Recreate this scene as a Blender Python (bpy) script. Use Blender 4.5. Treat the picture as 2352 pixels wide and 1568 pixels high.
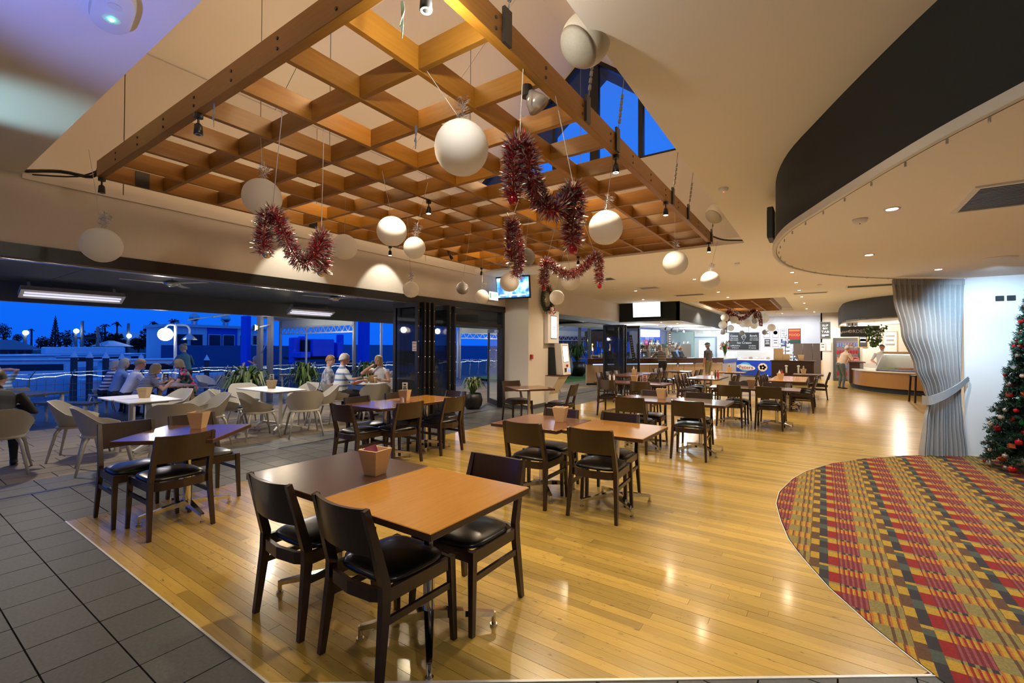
import bpy, math, random
from math import sin, cos, pi, radians as R, sqrt, atan2
from mathutils import Vector as V, Matrix
for o in list(bpy.data.objects): bpy.data.objects.remove(o)
SC = bpy.context.scene
COL = SC.collection
RND = random.Random(11)
# ------------------------------------------------------------ camera (level eye height 1.5 m, 16 mm lens)
FPX, YAW, PIT, ROL, EYE = 1045.3, R(34.28), R(0.72), R(0.25), 1.5
cam_d = bpy.data.cameras.new('camera'); cam = bpy.data.objects.new('camera', cam_d); COL.objects.link(cam)
cam_d.sensor_width = 36.0; cam_d.lens = FPX/2352*36.0; cam_d.clip_start = .05; cam_d.clip_end = 600
cam.location = (0, 0, EYE)
def ray(u, v):
    r, up, w = u-1176, 784-v, FPX
    r0 = r*cos(ROL)-up*sin(ROL); u0 = r*sin(ROL)+up*cos(ROL)
    u1 = u0*cos(PIT)+w*sin(PIT); w1 = -u0*sin(PIT)+w*cos(PIT)
    return V((r0*cos(YAW)-w1*sin(YAW), r0*sin(YAW)+w1*cos(YAW), u1))
def at(u, v, z=None, x=None, y=None, d=None):       # point of the place seen at a spot of the photograph, on a known plane or depth
    q = ray(u, v)
    if z is not None: t = (z-EYE)/q.z
    elif x is not None: t = x/q.x
    elif y is not None: t = y/q.y
    else: t = d/FPX
    return V((0, 0, EYE))+q*t
_f = ray(1176, 784).normalized(); _r = (ray(1177, 784)-ray(1176, 784)).normalized(); _u = _r.cross(_f)
cam.rotation_euler = Matrix(((_r.x, _u.x, -_f.x), (_r.y, _u.y, -_f.y), (_r.z, _u.z, -_f.z))).to_euler()
SC.camera = cam
# ------------------------------------------------------------ world: clear dusk sky
W = bpy.data.worlds.new('dusk_sky'); SC.world = W; W.use_nodes = True
nt = W.node_tree; nt.nodes.clear()
tc = nt.nodes.new('ShaderNodeTexCoord'); sp = nt.nodes.new('ShaderNodeSeparateXYZ'); rp = nt.nodes.new('ShaderNodeValToRGB')
bg = nt.nodes.new('ShaderNodeBackground'); wo = nt.nodes.new('ShaderNodeOutputWorld')
nt.links.new(tc.outputs['Generated'], sp.inputs[0]); nt.links.new(sp.outputs['Z'], rp.inputs[0])
rp.color_ramp.elements[0].position = 0.0; rp.color_ramp.elements[0].color = (.004, .115, .82, 1)
rp.color_ramp.elements[1].position = .30; rp.color_ramp.elements[1].color = (.003, .17, .90, 1)
e = rp.color_ramp.elements.new(.62); e.color = (.035, .15, .66, 1)
nt.links.new(rp.outputs[0], bg.inputs[0]); bg.inputs[1].default_value = 1.12; nt.links.new(bg.outputs[0], wo.inputs[0])
# ------------------------------------------------------------ exposure
vs = SC.view_settings; vs.view_transform = 'Standard'; vs.look = 'None'; vs.gamma = 1.0; vs.use_curve_mapping = False; vs.exposure = 0.0
SC.cycles.max_bounces = 7; SC.cycles.diffuse_bounces = 4; SC.cycles.glossy_bounces = 3; SC.cycles.transmission_bounces = 5; SC.cycles.transparent_max_bounces = 8
SC.cycles.sample_clamp_indirect = 4.0; SC.cycles.use_denoising = True
SC.cycles.caustics_reflective = False; SC.cycles.caustics_refractive = False
# ------------------------------------------------------------ lamps of the room and added fill
WARM = (1.0, .79, .52); WARMW = (1.0, .89, .74); COOL = (.62, .82, 1.0)
def spot(name, loc, to, power, color, size=100, blend=.6, rad=.05):
    l = bpy.data.lights.new(name, 'SPOT'); l.energy = power; l.color = color; l.spot_size = R(size); l.spot_blend = blend; l.shadow_soft_size = rad
    o = bpy.data.objects.new(name, l); COL.objects.link(o); o.location = loc
    o.rotation_euler = (V(to)-V(loc)).to_track_quat('-Z', 'Y').to_euler(); return o
def point(name, loc, power, color, rad=.1):
    l = bpy.data.lights.new(name, 'POINT'); l.energy = power; l.color = color; l.shadow_soft_size = rad
    o = bpy.data.objects.new(name, l); COL.objects.link(o); o.location = loc; return o
LK = 1.0
# lamps clipped to the timber grid, aimed down
GRID_LAMPS = [(-4.35, 6.2), (-3.0, 5.0), (-1.62, 3.55), (-1.62, 5.2), (-1.6, 7.75), (-3.9, 7.5), (-2.3, 1.75), (-3.3, 2.9), (-4.9, 4.6)]
for i, (x, y) in enumerate(GRID_LAMPS):
    spot('grid_lamp_light', (x, y, 3.02), (x+.15*(i % 3-1), y-.1, 0), 112*LK, WARM, 125, .5, .03)
# up-lighting of the raised roof above the grid
for x, y, p in ((-2.6, 2.3, 33), (-5.0, 3.4, 30), (-2.4, 5.0, 42), (-4.9, 6.6, 40)):
    point('roof_glow_light', (x, y, 3.75), p*LK, (1, .70, .38), .2)
# recessed downlights of the flat ceiling
DOWN = [(-.55, y) for y in (10.0, 11.9, 13.8, 15.7, 17.7, 20.2, 23.2)]+[(-2.6, y) for y in (9.6, 11.8, 14.9, 16.6)]+[(-4.4, 10.4), (-4.6, 13.3), (-5.2, 15.8), (-.3, 25.3), (-1.6, 25.6), (-3.0, 25.4), (-3.9, 20.2)]
for x, y in DOWN: spot('downlight_light', (x, y, 3.17), (x, y, 0), 160*LK, (WARM if y < 17 else WARMW), 140, .6, .04)
LOWDOWN = [(.42, 4.25), (.42, 6.2), (1.22, 7.8), (1.9, 5.2)]
for x, y in LOWDOWN: spot('low_downlight_light', (x, y, 2.47), (x, y, 0), 75*LK, (1, .93, .84), 140, .6, .03)
point('hall_fill_lamp_light', (-3.2, 21.3, 3.6), 60*LK, WARM, .2)
# added up-lights without fittings in the open aisles, imitating bounce off the floor
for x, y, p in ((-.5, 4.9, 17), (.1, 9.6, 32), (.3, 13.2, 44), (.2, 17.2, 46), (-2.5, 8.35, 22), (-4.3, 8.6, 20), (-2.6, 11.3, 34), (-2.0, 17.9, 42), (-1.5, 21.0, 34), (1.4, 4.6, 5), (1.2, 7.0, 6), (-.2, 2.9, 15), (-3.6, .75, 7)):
    spot('added_bounce_light', (x, y, .5), (x, y, 3), p*LK, (1, .83, .60), 165, .8, .45)
# lamps behind the camera side of the room
for x, y in ((-4.6, -.6), (-1.8, -.9), (1.2, .6), (3.2, 3.0), (3.4, 6.4)): spot('near_downlight_light', (x, y, 3.1 if x < 1 else 2.4), (x, y, 0), (26 if x < 1 else 120)*LK, WARM if x < 1 else (1, .94, .88), 140, .6, .05)
# cool wall washers beside the curtain, bar and kitchen lights
spot('wall_washer_light', (1.72, 7.75, 2.45), (2.0, 8.95, 1.35), 150*LK, (.50, .76, 1), 110, .8, .05)
spot('column_washer_light', (-5.3, 6.4, 2.95), (-6.25, 9.3, 1.1), 95*LK, (1, .93, .74), 46, .25, .03)
_p = at(957, 2, z=3.08); point('corner_lamp_light', (_p.x+.1, _p.y+.06, 3.0), 34*LK, (1, .93, .78), .03)
for x, y in ((-6.6, 19.4), (-5.2, 21.6), (-5.6, 24.6), (-4.9, 26.4)): point('bar_light', (x, y, 2.3), 95*LK, (.80, .92, 1), .06)
for x, y in ((1.3, 23.2), (2.4, 22.2), (1.9, 24.8)): point('kitchen_light', (x, y, 2.3), 95*LK, WARMW, .06)
for x in (-3.6, -1.9, -.7): spot('wall_picture_light', (x, 26.6, 3.12), (x, 28, 1.5), 85*LK, (.78, .86, 1), 110, .7, .05)
spot('wall_picture_light', (.3, 25.2, 3.12), (.3, 26.2, 1.5), 80*LK, WARMW, 110, .7, .05)
# coloured projector at the near left corner of the ceiling
_p = at(235, 30, z=3.2); spot('blue_projector_light', (_p.x+.3, _p.y-1.0, 1.9), tuple(_p), 95*LK, (.22, .30, 1), 62, .9, .05)
_p = at(0, 235, z=3.2); spot('cyan_projector_light', (_p.x-.3, _p.y-.9, 2.1), tuple(_p), 70*LK, (.48, .88, 1), 44, .9, .05)
# terrace lights
for x, y in ((-12.6, 1.2), (-12.4, 4.0), (-12.8, 6.6), (-13.5, 9.5), (-14.0, 13.5)): point('deck_light', (x, y, 2.1), 26*LK, WARMW, .1)
for y, w_ in ((3.75, 40), (5.45, 42)): spot('wall_grazer_light', (-6.02, y, 3.20), (-6.6, y+.02, 2.30), w_*LK, (1, .93, .72), 72, .30, .03)
for x, y, z in ((-17.2, 9.3, 2.0), (-15.2, 9.0, 2.0), (-14.5, 16.5, 1.9), (-13.0, 20.5, 1.9), (-11.5, 24.0, 1.9)): point('marquee_light', (x, y, z), 38*LK, (1, .96, .85), .1)
for x, y in ((-8.9, 1.4), (-8.4, 4.4), (-8.8, 7.4), (-8.6, 12.2), (-9.0, 15.4)): spot('terrace_light', (x, y, 2.5), (x, y, 0), 150*LK, WARMW, 160, .6, .06)
spot('terrace_light', (-11.2, 6.3, 2.3), (-9.0, 6.0, 0), 90*LK, WARM, 120, .6, .05)
# ============================================================ materials (all procedural)
MATS = {}
def mat(name, col=0, rough=.5, metal=0.0, var=.10, scale=12.0, col2=None, emit=0, bump=0.0, coat=0.0, alpha=1.0, trans=0.0, spec=None, stretch=None, ecol=None, obj=True):
    if name in MATS: return MATS[name]
    m = bpy.data.materials.new(name); m.use_nodes = True; n = m.node_tree; b = n.nodes['Principled BSDF']
    c1 = tuple(col)+(1,)
    c2 = tuple(col2)+(1,) if col2 else tuple(max(0, x*(1-var)) for x in col)+(1,)
    t = n.nodes.new('ShaderNodeTexCoord'); mp = n.nodes.new('ShaderNodeMapping'); nz = n.nodes.new('ShaderNodeTexNoise'); mx = n.nodes.new('ShaderNodeMix'); mx.data_type = 'RGBA'
    n.links.new(t.outputs['Object' if obj else 'Generated'], mp.inputs[0]); n.links.new(mp.outputs[0], nz.inputs['Vector'])
    if stretch: mp.inputs['Scale'].default_value = stretch
    nz.inputs['Scale'].default_value = scale; nz.inputs['Detail'].default_value = 4
    n.links.new(nz.outputs[0], mx.inputs['Factor']); mx.inputs[6].default_value = c1; mx.inputs[7].default_value = c2
    n.links.new(mx.outputs[2], b.inputs['Base Color'])
    b.inputs['Roughness'].default_value = rough; b.inputs['Metallic'].default_value = metal
    if coat: b.inputs['Coat Weight'].default_value = coat; b.inputs['Coat Roughness'].default_value = .12
    if spec is not None: b.inputs['Specular IOR Level'].default_value = spec
    if emit: b.inputs['Emission Color'].default_value = tuple(ecol or col)+(1,); b.inputs['Emission Strength'].default_value = emit
    if trans: b.inputs['Transmission Weight'].default_value = trans
    if alpha < 1: b.inputs['Alpha'].default_value = alpha
    if bump:
        bp = n.nodes.new('ShaderNodeBump'); bp.inputs['Strength'].default_value = bump; bp.inputs['Distance'].default_value = .01
        n.links.new(nz.outputs[0], bp.inputs['Height']); n.links.new(bp.outputs[0], b.inputs['Normal'])
    MATS[name] = m; return m
def nodes(m): return m.node_tree, m.node_tree.nodes['Principled BSDF']
def wood(name, c1, c2, rough=.35, axis=0, coat=.3, scale=7, rnd=0.0):
    """wood grain stretched along an axis; rnd mixes a different tone per object"""
    st = [14, 14, 14]; st[axis] = 1.0
    m = mat(name, c1, rough, 0, .2, scale, c2, coat=coat, stretch=st)
    if rnd:
        n, b = nodes(m); oi = n.nodes.new('ShaderNodeObjectInfo'); hs = n.nodes.new('ShaderNodeHueSaturation'); mr = n.nodes.new('ShaderNodeMapRange')
        mr.inputs[3].default_value = 1-rnd; mr.inputs[4].default_value = 1+rnd*.7
        n.links.new(oi.outputs['Random'], mr.inputs[0]); n.links.new(mr.outputs[0], hs.inputs['Value'])
        src = b.inputs['Base Color'].links[0].from_socket; n.links.new(src, hs.inputs['Color']); n.links.new(hs.outputs[0], b.inputs['Base Color'])
    return m
def island_tint(m, amt):
    """tone that differs piece by piece inside one joined mesh"""
    n, b = nodes(m); g = n.nodes.new('ShaderNodeNewGeometry'); hs = n.nodes.new('ShaderNodeHueSaturation'); mr = n.nodes.new('ShaderNodeMapRange')
    mr.inputs[3].default_value = 1-amt; mr.inputs[4].default_value = 1+amt*.8
    n.links.new(g.outputs['Random Per Island'], mr.inputs[0]); n.links.new(mr.outputs[0], hs.inputs['Value'])
    src = b.inputs['Base Color'].links[0].from_socket; n.links.new(src, hs.inputs['Color']); n.links.new(hs.outputs[0], b.inputs['Base Color'])
def speck(m, scale, thr, col, stretch=(1, 1, 1)):
    """small dark wear marks"""
    n, b = nodes(m); t = n.nodes.new('ShaderNodeTexCoord'); mp = n.nodes.new('ShaderNodeMapping'); mp.inputs['Scale'].default_value = stretch
    g = n.nodes.new('ShaderNodeNewGeometry'); nz = n.nodes.new('ShaderNodeTexNoise'); nz.inputs['Scale'].default_value = scale; nz.inputs['Detail'].default_value = 6; nz.inputs['Roughness'].default_value = .7
    n.links.new(g.outputs['Position'], mp.inputs[0]); n.links.new(mp.outputs[0], nz.inputs['Vector'])
    n2 = n.nodes.new('ShaderNodeTexNoise'); n2.inputs['Scale'].default_value = .9; n.links.new(g.outputs['Position'], n2.inputs['Vector'])
    ad = n.nodes.new('ShaderNodeMath'); ad.operation = 'MULTIPLY_ADD'; n.links.new(n2.outputs[0], ad.inputs[0]); ad.inputs[1].default_value = .22; n.links.new(nz.outputs[0], ad.inputs[2])
    mr = n.nodes.new('ShaderNodeMapRange'); mr.inputs[1].default_value = thr; mr.inputs[2].default_value = thr+.06; n.links.new(ad.outputs[0], mr.inputs[0])
    mx = n.nodes.new('ShaderNodeMix'); mx.data_type = 'RGBA'; n.links.new(mr.outputs[0], mx.inputs['Factor'])
    src = b.inputs['Base Color'].links[0].from_socket; n.links.new(src, mx.inputs[6]); mx.inputs[7].default_value = tuple(col)+(1,); n.links.new(mx.outputs[2], b.inputs['Base Color'])
def stripes(name, cols, freq, axis='Z', rough=.8, wob=0.0):
    """cloth with printed bands"""
    if name in MATS: return MATS[name]
    m = mat(name, cols[0], rough); n, b = nodes(m); t = n.nodes.new('ShaderNodeTexCoord'); s = n.nodes.new('ShaderNodeSeparateXYZ')
    n.links.new(t.outputs['Object'], s.inputs[0]); mu = n.nodes.new('ShaderNodeMath'); mu.operation = 'MULTIPLY'; n.links.new(s.outputs[axis], mu.inputs[0]); mu.inputs[1].default_value = freq
    fr = n.nodes.new('ShaderNodeMath'); fr.operation = 'FRACT'; n.links.new(mu.outputs[0], fr.inputs[0]); r = n.nodes.new('ShaderNodeValToRGB'); r.color_ramp.interpolation = 'CONSTANT'
    n.links.new(fr.outputs[0], r.inputs[0]); el = r.color_ramp.elements; k = len(cols)
    el[0].position = 0; el[0].color = tuple(cols[0])+(1,); el[1].position = 1/k; el[1].color = tuple(cols[1])+(1,)
    for i in range(2, k): e = el.new(i/k); e.color = tuple(cols[i])+(1,)
    n.links.new(r.outputs[0], b.inputs['Base Color']); return m
def patches(name, cols, scale, rough=.8):
    """flower or leaf print: cells of several colours"""
    if name in MATS: return MATS[name]
    m = mat(name, cols[0], rough); n, b = nodes(m); t = n.nodes.new('ShaderNodeTexCoord'); vo = n.nodes.new('ShaderNodeTexVoronoi'); vo.inputs['Scale'].default_value = scale
    n.links.new(t.outputs['Object'], vo.inputs['Vector']); s = n.nodes.new('ShaderNodeSeparateColor'); n.links.new(vo.outputs['Color'], s.inputs[0])
    r = n.nodes.new('ShaderNodeValToRGB'); r.color_ramp.interpolation = 'CONSTANT'; n.links.new(s.outputs[0], r.inputs[0]); el = r.color_ramp.elements; k = len(cols)
    el[0].position = 0; el[0].color = tuple(cols[0])+(1,); el[1].position = 1/k; el[1].color = tuple(cols[1])+(1,)
    for i in range(2, k): e = el.new(i/k); e.color = tuple(cols[i])+(1,)
    n.links.new(r.outputs[0], b.inputs['Base Color']); return m
def emis(name, col, s): return mat(name, col, .5, emit=s, var=0)
WALL = mat('wall_paint', (.66, .61, .57), .85, var=.04, scale=3)
WALLG = mat('wall_paint_grey', (.50, .47, .46), .85, var=.04, scale=3)
WALLW = mat('wall_paint_white', (.80, .80, .80), .8, var=.03, scale=3)
CEIL = mat('ceiling_paint', (.86, .82, .78), .9, var=.03, scale=2)
CEILW = mat('ceiling_paint_white', (.90, .87, .86), .9, var=.03, scale=2)
CHAR = mat('charcoal_paint', (.013, .019, .024), .75, var=.15, scale=4)
CHARL = mat('charcoal_grey_paint', (.055, .062, .068), .6, var=.12, scale=4)
BLACKF = mat('black_powder_coat', (.012, .012, .013), .35, var=.2)
BLACKP = mat('black_plastic', (.012, .012, .014), .4, var=.2)
STEEL = mat('brushed_steel', (.62, .62, .63), .25, 1.0, var=.15, scale=20)
CHROME = mat('chrome', (.75, .75, .77), .10, 1.0, var=.05)
ALU = mat('painted_aluminium', (.62, .62, .60), .4, .3, var=.08)
GREYST = mat('grey_painted_steel', (.16, .165, .17), .45, .2, var=.1)
WALNUT = wood('dark_walnut', (.032, .0145, .009), (.016, .0075, .005), .36, 2, .25, 5)
LEATHER = mat('black_leather', (.008, .0075, .0075), .30, 0, .3, 60, bump=.05, coat=.15)
TTOP = [wood('tabletop_amber', (.46, .215, .026), (.34, .15, .016), .24, 1, .45, 4), wood('tabletop_dark', (.062, .028, .014), (.040, .017, .009), .30, 1, .3, 4), wood('tabletop_mahogany', (.17, .060, .022), (.11, .038, .015), .24, 1, .45, 4)]
TEDGE = mat('tabletop_edge', (.07, .03, .016), .4, var=.3)
BOXW = wood('pale_box_wood', (.66, .47, .27), (.52, .35, .18), .55, 0, 0, 6)
OREGON = wood('oregon_beam', (.36, .160, .014), (.22, .092, .007), .5, 0, .1, 5, rnd=.25)
OREGONY = wood('oregon_beam_cross', (.36, .160, .014), (.22, .092, .007), .5, 1, .1, 5, rnd=.25)
PLANK = wood('strip_floor', (.49, .335, .080), (.32, .20, .038), .28, 0, .4, 5, rnd=.30); speck(PLANK, 26, .72, (.13, .075, .03), (.5, 1.6, 1))
PLANKS = wood('strip_floor_far', (.49, .335, .080), (.34, .215, .042), .28, 0, .35, 5); island_tint(PLANKS, .28)
GAP = mat('floor_gap', (.10, .05, .02), .8)
TILE = mat('charcoal_stone_tile', (.088, .094, .096), .55, 0, .5, 60, (.036, .039, .040), bump=.08)
TILEL = mat('charcoal_stone_tile_far', (.125, .128, .130), .55, 0, .4, 40, (.075, .078, .08)); island_tint(TILEL, .12)
GROUT = mat('tile_grout', (.03, .03, .03), .9)
PAVER = mat('sandstone_paver', (.27, .21, .135), .75, 0, .4, 3, (.17, .145, .10), bump=.1)
PAVERS = mat('sandstone_paver_far', (.27, .21, .135), .75, 0, .4, 3, (.17, .145, .10)); island_tint(PAVERS, .22)
PAVG = mat('paver_joint', (.12, .10, .085), .9)
DECKB = mat('weathered_deck_board', (.075, .078, .085), .6, 0, .3, 10); island_tint(DECKB, .2)
SHELLP = mat('taupe_moulded_plastic', (.52, .49, .43), .45, var=.05)
CUSH = mat('navy_seat_cushion', (.012, .035, .085), .8, var=.3, scale=50)
WTOP = mat('white_laminate', (.86, .86, .82), .3, var=.03)
PAPER = mat('white_tissue_paper', (.92, .91, .90), .8, var=.05, scale=30)
_n, _b = nodes(PAPER); _tr = _n.nodes.new('ShaderNodeBsdfTranslucent'); _tr.inputs[0].default_value = (.96, .95, .92, 1); _mx = _n.nodes.new('ShaderNodeMixShader'); _mx.inputs[0].default_value = .55; _out = [k for k in _n.nodes if k.type == 'OUTPUT_MATERIAL'][0]
_n.links.new(_b.outputs[0], _mx.inputs[1]); _n.links.new(_tr.outputs[0], _mx.inputs[2]); _n.links.new(_mx.outputs[0], _out.inputs[0])
PAPERS = mat('silver_wire_ball', (.55, .55, .58), .35, .7, var=.3, scale=40)
FOILR = mat('red_foil', (.42, .015, .03), .28, .6, var=.4, scale=40)
FOILS = mat('silver_foil', (.78, .76, .80), .2, .9, var=.2, scale=40)
CORDM = mat('clear_cord', (.5, .48, .45), .6)
GLASS = mat('tinted_door_glass', (.03, .035, .04), .03, var=0, alpha=.45, spec=.6)
GLASSC = mat('clear_glass', (.85, .93, .92), .03, var=0, alpha=.16, spec=.7)
GLASSS = mat('clear_gable_glass', (.6, .7, .9), .03, var=0, alpha=.04, spec=.3)
LEAF = [mat('dark_leaf', (.03, .085, .022), .5, var=.5, scale=8), mat('bright_leaf', (.10, .20, .03), .5, var=.4, scale=8), mat('pale_leaf', (.35, .42, .22), .5, var=.4, scale=8)]
FIR = mat('fir_needles', (.020, .055, .030), .6, var=.5, scale=20)
POTB = mat('black_glazed_pot', (.018, .018, .019), .3, var=.3)
SKIN = mat('skin', (.58, .33, .24), .55, var=.08, scale=10)
SKINR = mat('ruddy_skin', (.58, .27, .20), .55, var=.08, scale=10)
HAIRW = mat('white_hair', (.72, .70, .66), .7, var=.25, scale=60)
HAIRB = mat('ash_blonde_hair', (.36, .27, .14), .6, var=.4, scale=60)
HAIRG = mat('grey_hair', (.40, .38, .35), .7, var=.3, scale=60)
HAIRD = mat('dark_hair', (.05, .03, .02), .6, var=.4, scale=60)
HAIRL = mat('light_blonde_hair', (.62, .47, .25), .6, var=.35, scale=60)
CURT = mat('grey_drape', (.36, .37, .38), .85, var=.12, scale=30)
SCREENW = emis('lit_screen_white', (.95, 1, .98), 2.2)
LAMP = emis('warm_lamp_face', (1, .84, .58), 14)
LAMPW = emis('white_lamp_face', (1, .93, .82), 12)
# ============================================================ geometry helpers
class MB:
    def __init__(s): s.v = []; s.f = []; s.m = []; s.cur = 0
    def add(s, vs, fs):
        k = len(s.v); s.v += [tuple(p) for p in vs]; s.f += [tuple(k+i for i in f) for f in fs]; s.m += [s.cur]*len(fs); return s
    def box(s, a, b):
        x0, y0, z0 = a; x1, y1, z1 = b
        return s.add([(x0, y0, z0), (x1, y0, z0), (x1, y1, z0), (x0, y1, z0), (x0, y0, z1), (x1, y0, z1), (x1, y1, z1), (x0, y1, z1)],
                     [(0, 3, 2, 1), (4, 5, 6, 7), (0, 1, 5, 4), (1, 2, 6, 5), (2, 3, 7, 6), (3, 0, 4, 7)])
    def cbox(s, c, d): return s.box([c[i]-d[i]/2 for i in range(3)], [c[i]+d[i]/2 for i in range(3)])
    def bev(s, a, b, r):
        """box with chamfered edges"""
        x0, y0, z0 = a; x1, y1, z1 = b
        prof = [(z0, r), (z0+r, 0), (z1-r, 0), (z1, r)]; vs = []
        for z, i in prof:
            c = r*1.0
            x, X, y, Y = x0+i, x1-i, y0+i, y1-i
            vs += [(x+c, y, z), (X-c, y, z), (X, y+c, z), (X, Y-c, z), (X-c, Y, z), (x+c, Y, z), (x, Y-c, z), (x, y+c, z)]
        fs = [tuple(range(7, -1, -1)), tuple(range(24, 32))]
        for k in range(3):
            for i in range(8): fs.append((k*8+i, k*8+(i+1) % 8, k*8+8+(i+1) % 8, k*8+8+i))
        return s.add(vs, fs)
    def prism(s, poly, z0, z1):
        n = len(poly); vs = [(p[0], p[1], z0) for p in poly]+[(p[0], p[1], z1) for p in poly]
        return s.add(vs, [tuple(range(n-1, -1, -1)), tuple(range(n, 2*n))]+[(i, (i+1) % n, n+(i+1) % n, n+i) for i in range(n)])
    def sweep(s, pts, sizes, up=(0, 0, 1)):
        """rectangular section swept along points; sizes (w, h) per point"""
        vs = []; n = len(pts); P = [V(p) for p in pts]
        for i in range(n):
            t = (P[min(i+1, n-1)]-P[max(i-1, 0)]).normalized(); u = V(up)
            if abs(t.dot(u)) > .95: u = V((0, 1, 0))
            a = t.cross(u).normalized(); b = a.cross(t).normalized(); w, h = sizes[i] if isinstance(sizes, list) else sizes
            vs += [P[i]-a*w/2-b*h/2, P[i]+a*w/2-b*h/2, P[i]+a*w/2+b*h/2, P[i]-a*w/2+b*h/2]
        fs = [(3, 2, 1, 0), tuple(4*(n-1)+j for j in range(4))]
        for i in range(n-1):
            for j in range(4): fs.append((4*i+j, 4*i+(j+1) % 4, 4*i+4+(j+1) % 4, 4*i+4+j))
        return s.add(vs, fs)
    def bar(s, p, q, w, h=None, up=(0, 0, 1)): return s.sweep([p, q], (w, h or w), up)
    def tube(s, pts, r, n=8):
        vs = []; P = [V(p) for p in pts]; k = len(P); a = None
        for i in range(k):
            t = (P[min(i+1, k-1)]-P[max(i-1, 0)]).normalized()
            if a is None: a = t.cross(V((0, 0, 1)) if abs(t.z) < .9 else V((1, 0, 0))).normalized()
            else: a = (a-t*a.dot(t)).normalized()
            b = t.cross(a); rr = r[i] if isinstance(r, (list, tuple)) else r
            vs += [P[i]+(a*cos(2*pi*j/n)+b*sin(2*pi*j/n))*rr for j in range(n)]
        fs = [tuple(range(n-1, -1, -1)), tuple((k-1)*n+j for j in range(n))]
        for i in range(k-1):
            for j in range(n): fs.append((i*n+j, i*n+(j+1) % n, (i+1)*n+(j+1) % n, (i+1)*n+j))
        return s.add(vs, fs)
    def lathe(s, prof, n=20, c=(0, 0, 0), pleat=0.0):
        """prof: list of (radius, z)"""
        vs = []; k = len(prof)
        for r, z in prof:
            for j in range(n):
                rr = r*(1-(pleat if j % 2 else 0)); vs.append((c[0]+rr*cos(2*pi*j/n), c[1]+rr*sin(2*pi*j/n), c[2]+z))
        fs = []
        for i in range(k-1):
            for j in range(n): fs.append((i*n+j, i*n+(j+1) % n, (i+1)*n+(j+1) % n, (i+1)*n+j))
        if prof[0][0] > 1e-5: fs.append(tuple(range(n-1, -1, -1)))
        if prof[-1][0] > 1e-5: fs.append(tuple((k-1)*n+j for j in range(n)))
        return s.add(vs, fs)
    def cyl(s, c, r, h, n=16, r2=None): return s.lathe([(r, 0), (r if r2 is None else r2, h)], n, c)
    def ball(s, c, r, n=14, m=9, sc=(1, 1, 1)):
        vs = []; fs = []
        for i in range(m+1):
            th = pi*i/m
            for j in range(n): vs.append((c[0]+r*sc[0]*sin(th)*cos(2*pi*j/n), c[1]+r*sc[1]*sin(th)*sin(2*pi*j/n), c[2]-r*sc[2]*cos(th)))
        for i in range(m):
            for j in range(n): fs.append((i*n+j, i*n+(j+1) % n, (i+1)*n+(j+1) % n, (i+1)*n+j))
        return s.add(vs, fs)
    def quad(s, a, b, c, d): return s.add([a, b, c, d], [(0, 1, 2, 3)])
    def blade(s, p, q, w, side):
        """thin pointed leaf or foil strip"""
        p = V(p); q = V(q); sd = V(side).normalized()*w; m = p.lerp(q, .5)
        return s.add([p, m+sd, q, m-sd], [(0, 1, 2, 3)])
    def grid(s, fn, nu, nv, closed=False):
        vs = [fn(i/nu, j/nv) for j in range(nv+1) for i in range(nu+1)]
        fs = [(j*(nu+1)+i, j*(nu+1)+i+1, (j+1)*(nu+1)+i+1, (j+1)*(nu+1)+i) for j in range(nv) for i in range(nu)]
        return s.add(vs, fs)
    def mesh(s, name, mats, smooth=False):
        me = bpy.data.meshes.new(name); me.from_pydata(s.v, [], s.f)
        for m in (mats if isinstance(mats, (list, tuple)) else [mats]): me.materials.append(m)
        if any(s.m): me.polygons.foreach_set('material_index', s.m)
        if smooth: me.polygons.foreach_set('use_smooth', [True]*len(s.f))
        me.update(); return me
    def build(s, name, mats, parent=None, smooth=False, loc=None, rot=None, auto=False):
        o = bpy.data.objects.new(name, s.mesh(name, mats, smooth)); COL.objects.link(o)
        if auto:
            try: o.data.set_sharp_from_angle(angle=R(38))
            except Exception: pass
        if parent: o.parent = parent
        if loc is not None: o.location = loc
        if rot is not None: o.rotation_euler = rot
        return o
def place(me, name, parent=None, loc=(0, 0, 0), rot=(0, 0, 0), scale=None):
    o = bpy.data.objects.new(name, me); COL.objects.link(o); o.location = loc; o.rotation_euler = rot
    if scale: o.scale = scale
    if parent: o.parent = parent
    return o
def tag(o, label=None, cat=None, group=None, kind=None):
    if label: o['label'] = label
    if cat: o['category'] = cat
    if group: o['group'] = group
    if kind: o['kind'] = kind
    return o
def thing(name, label, cat, loc=(0, 0, 0), rz=0.0, group=None):
    o = bpy.data.objects.new(name, None); COL.objects.link(o); o.empty_display_size = .1
    o.location = loc; o.rotation_euler = (0, 0, rz); return tag(o, label, cat, group)
def struct(o): o['kind'] = 'structure'; return o
def senty(name):
    o = bpy.data.objects.new(name, None); COL.objects.link(o); o['kind'] = 'structure'; return o
def copy_tree(o, parent=None):
    c = o.copy(); COL.objects.link(c)
    if parent: c.parent = parent
    for ch in o.children: copy_tree(ch, c)
    return c
def dup(root, loc, rz, label, group=None):
    c = copy_tree(root); c.location = loc; c.rotation_euler = (0, 0, rz); c['label'] = label
    if group: c['group'] = group
    return c
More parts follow.
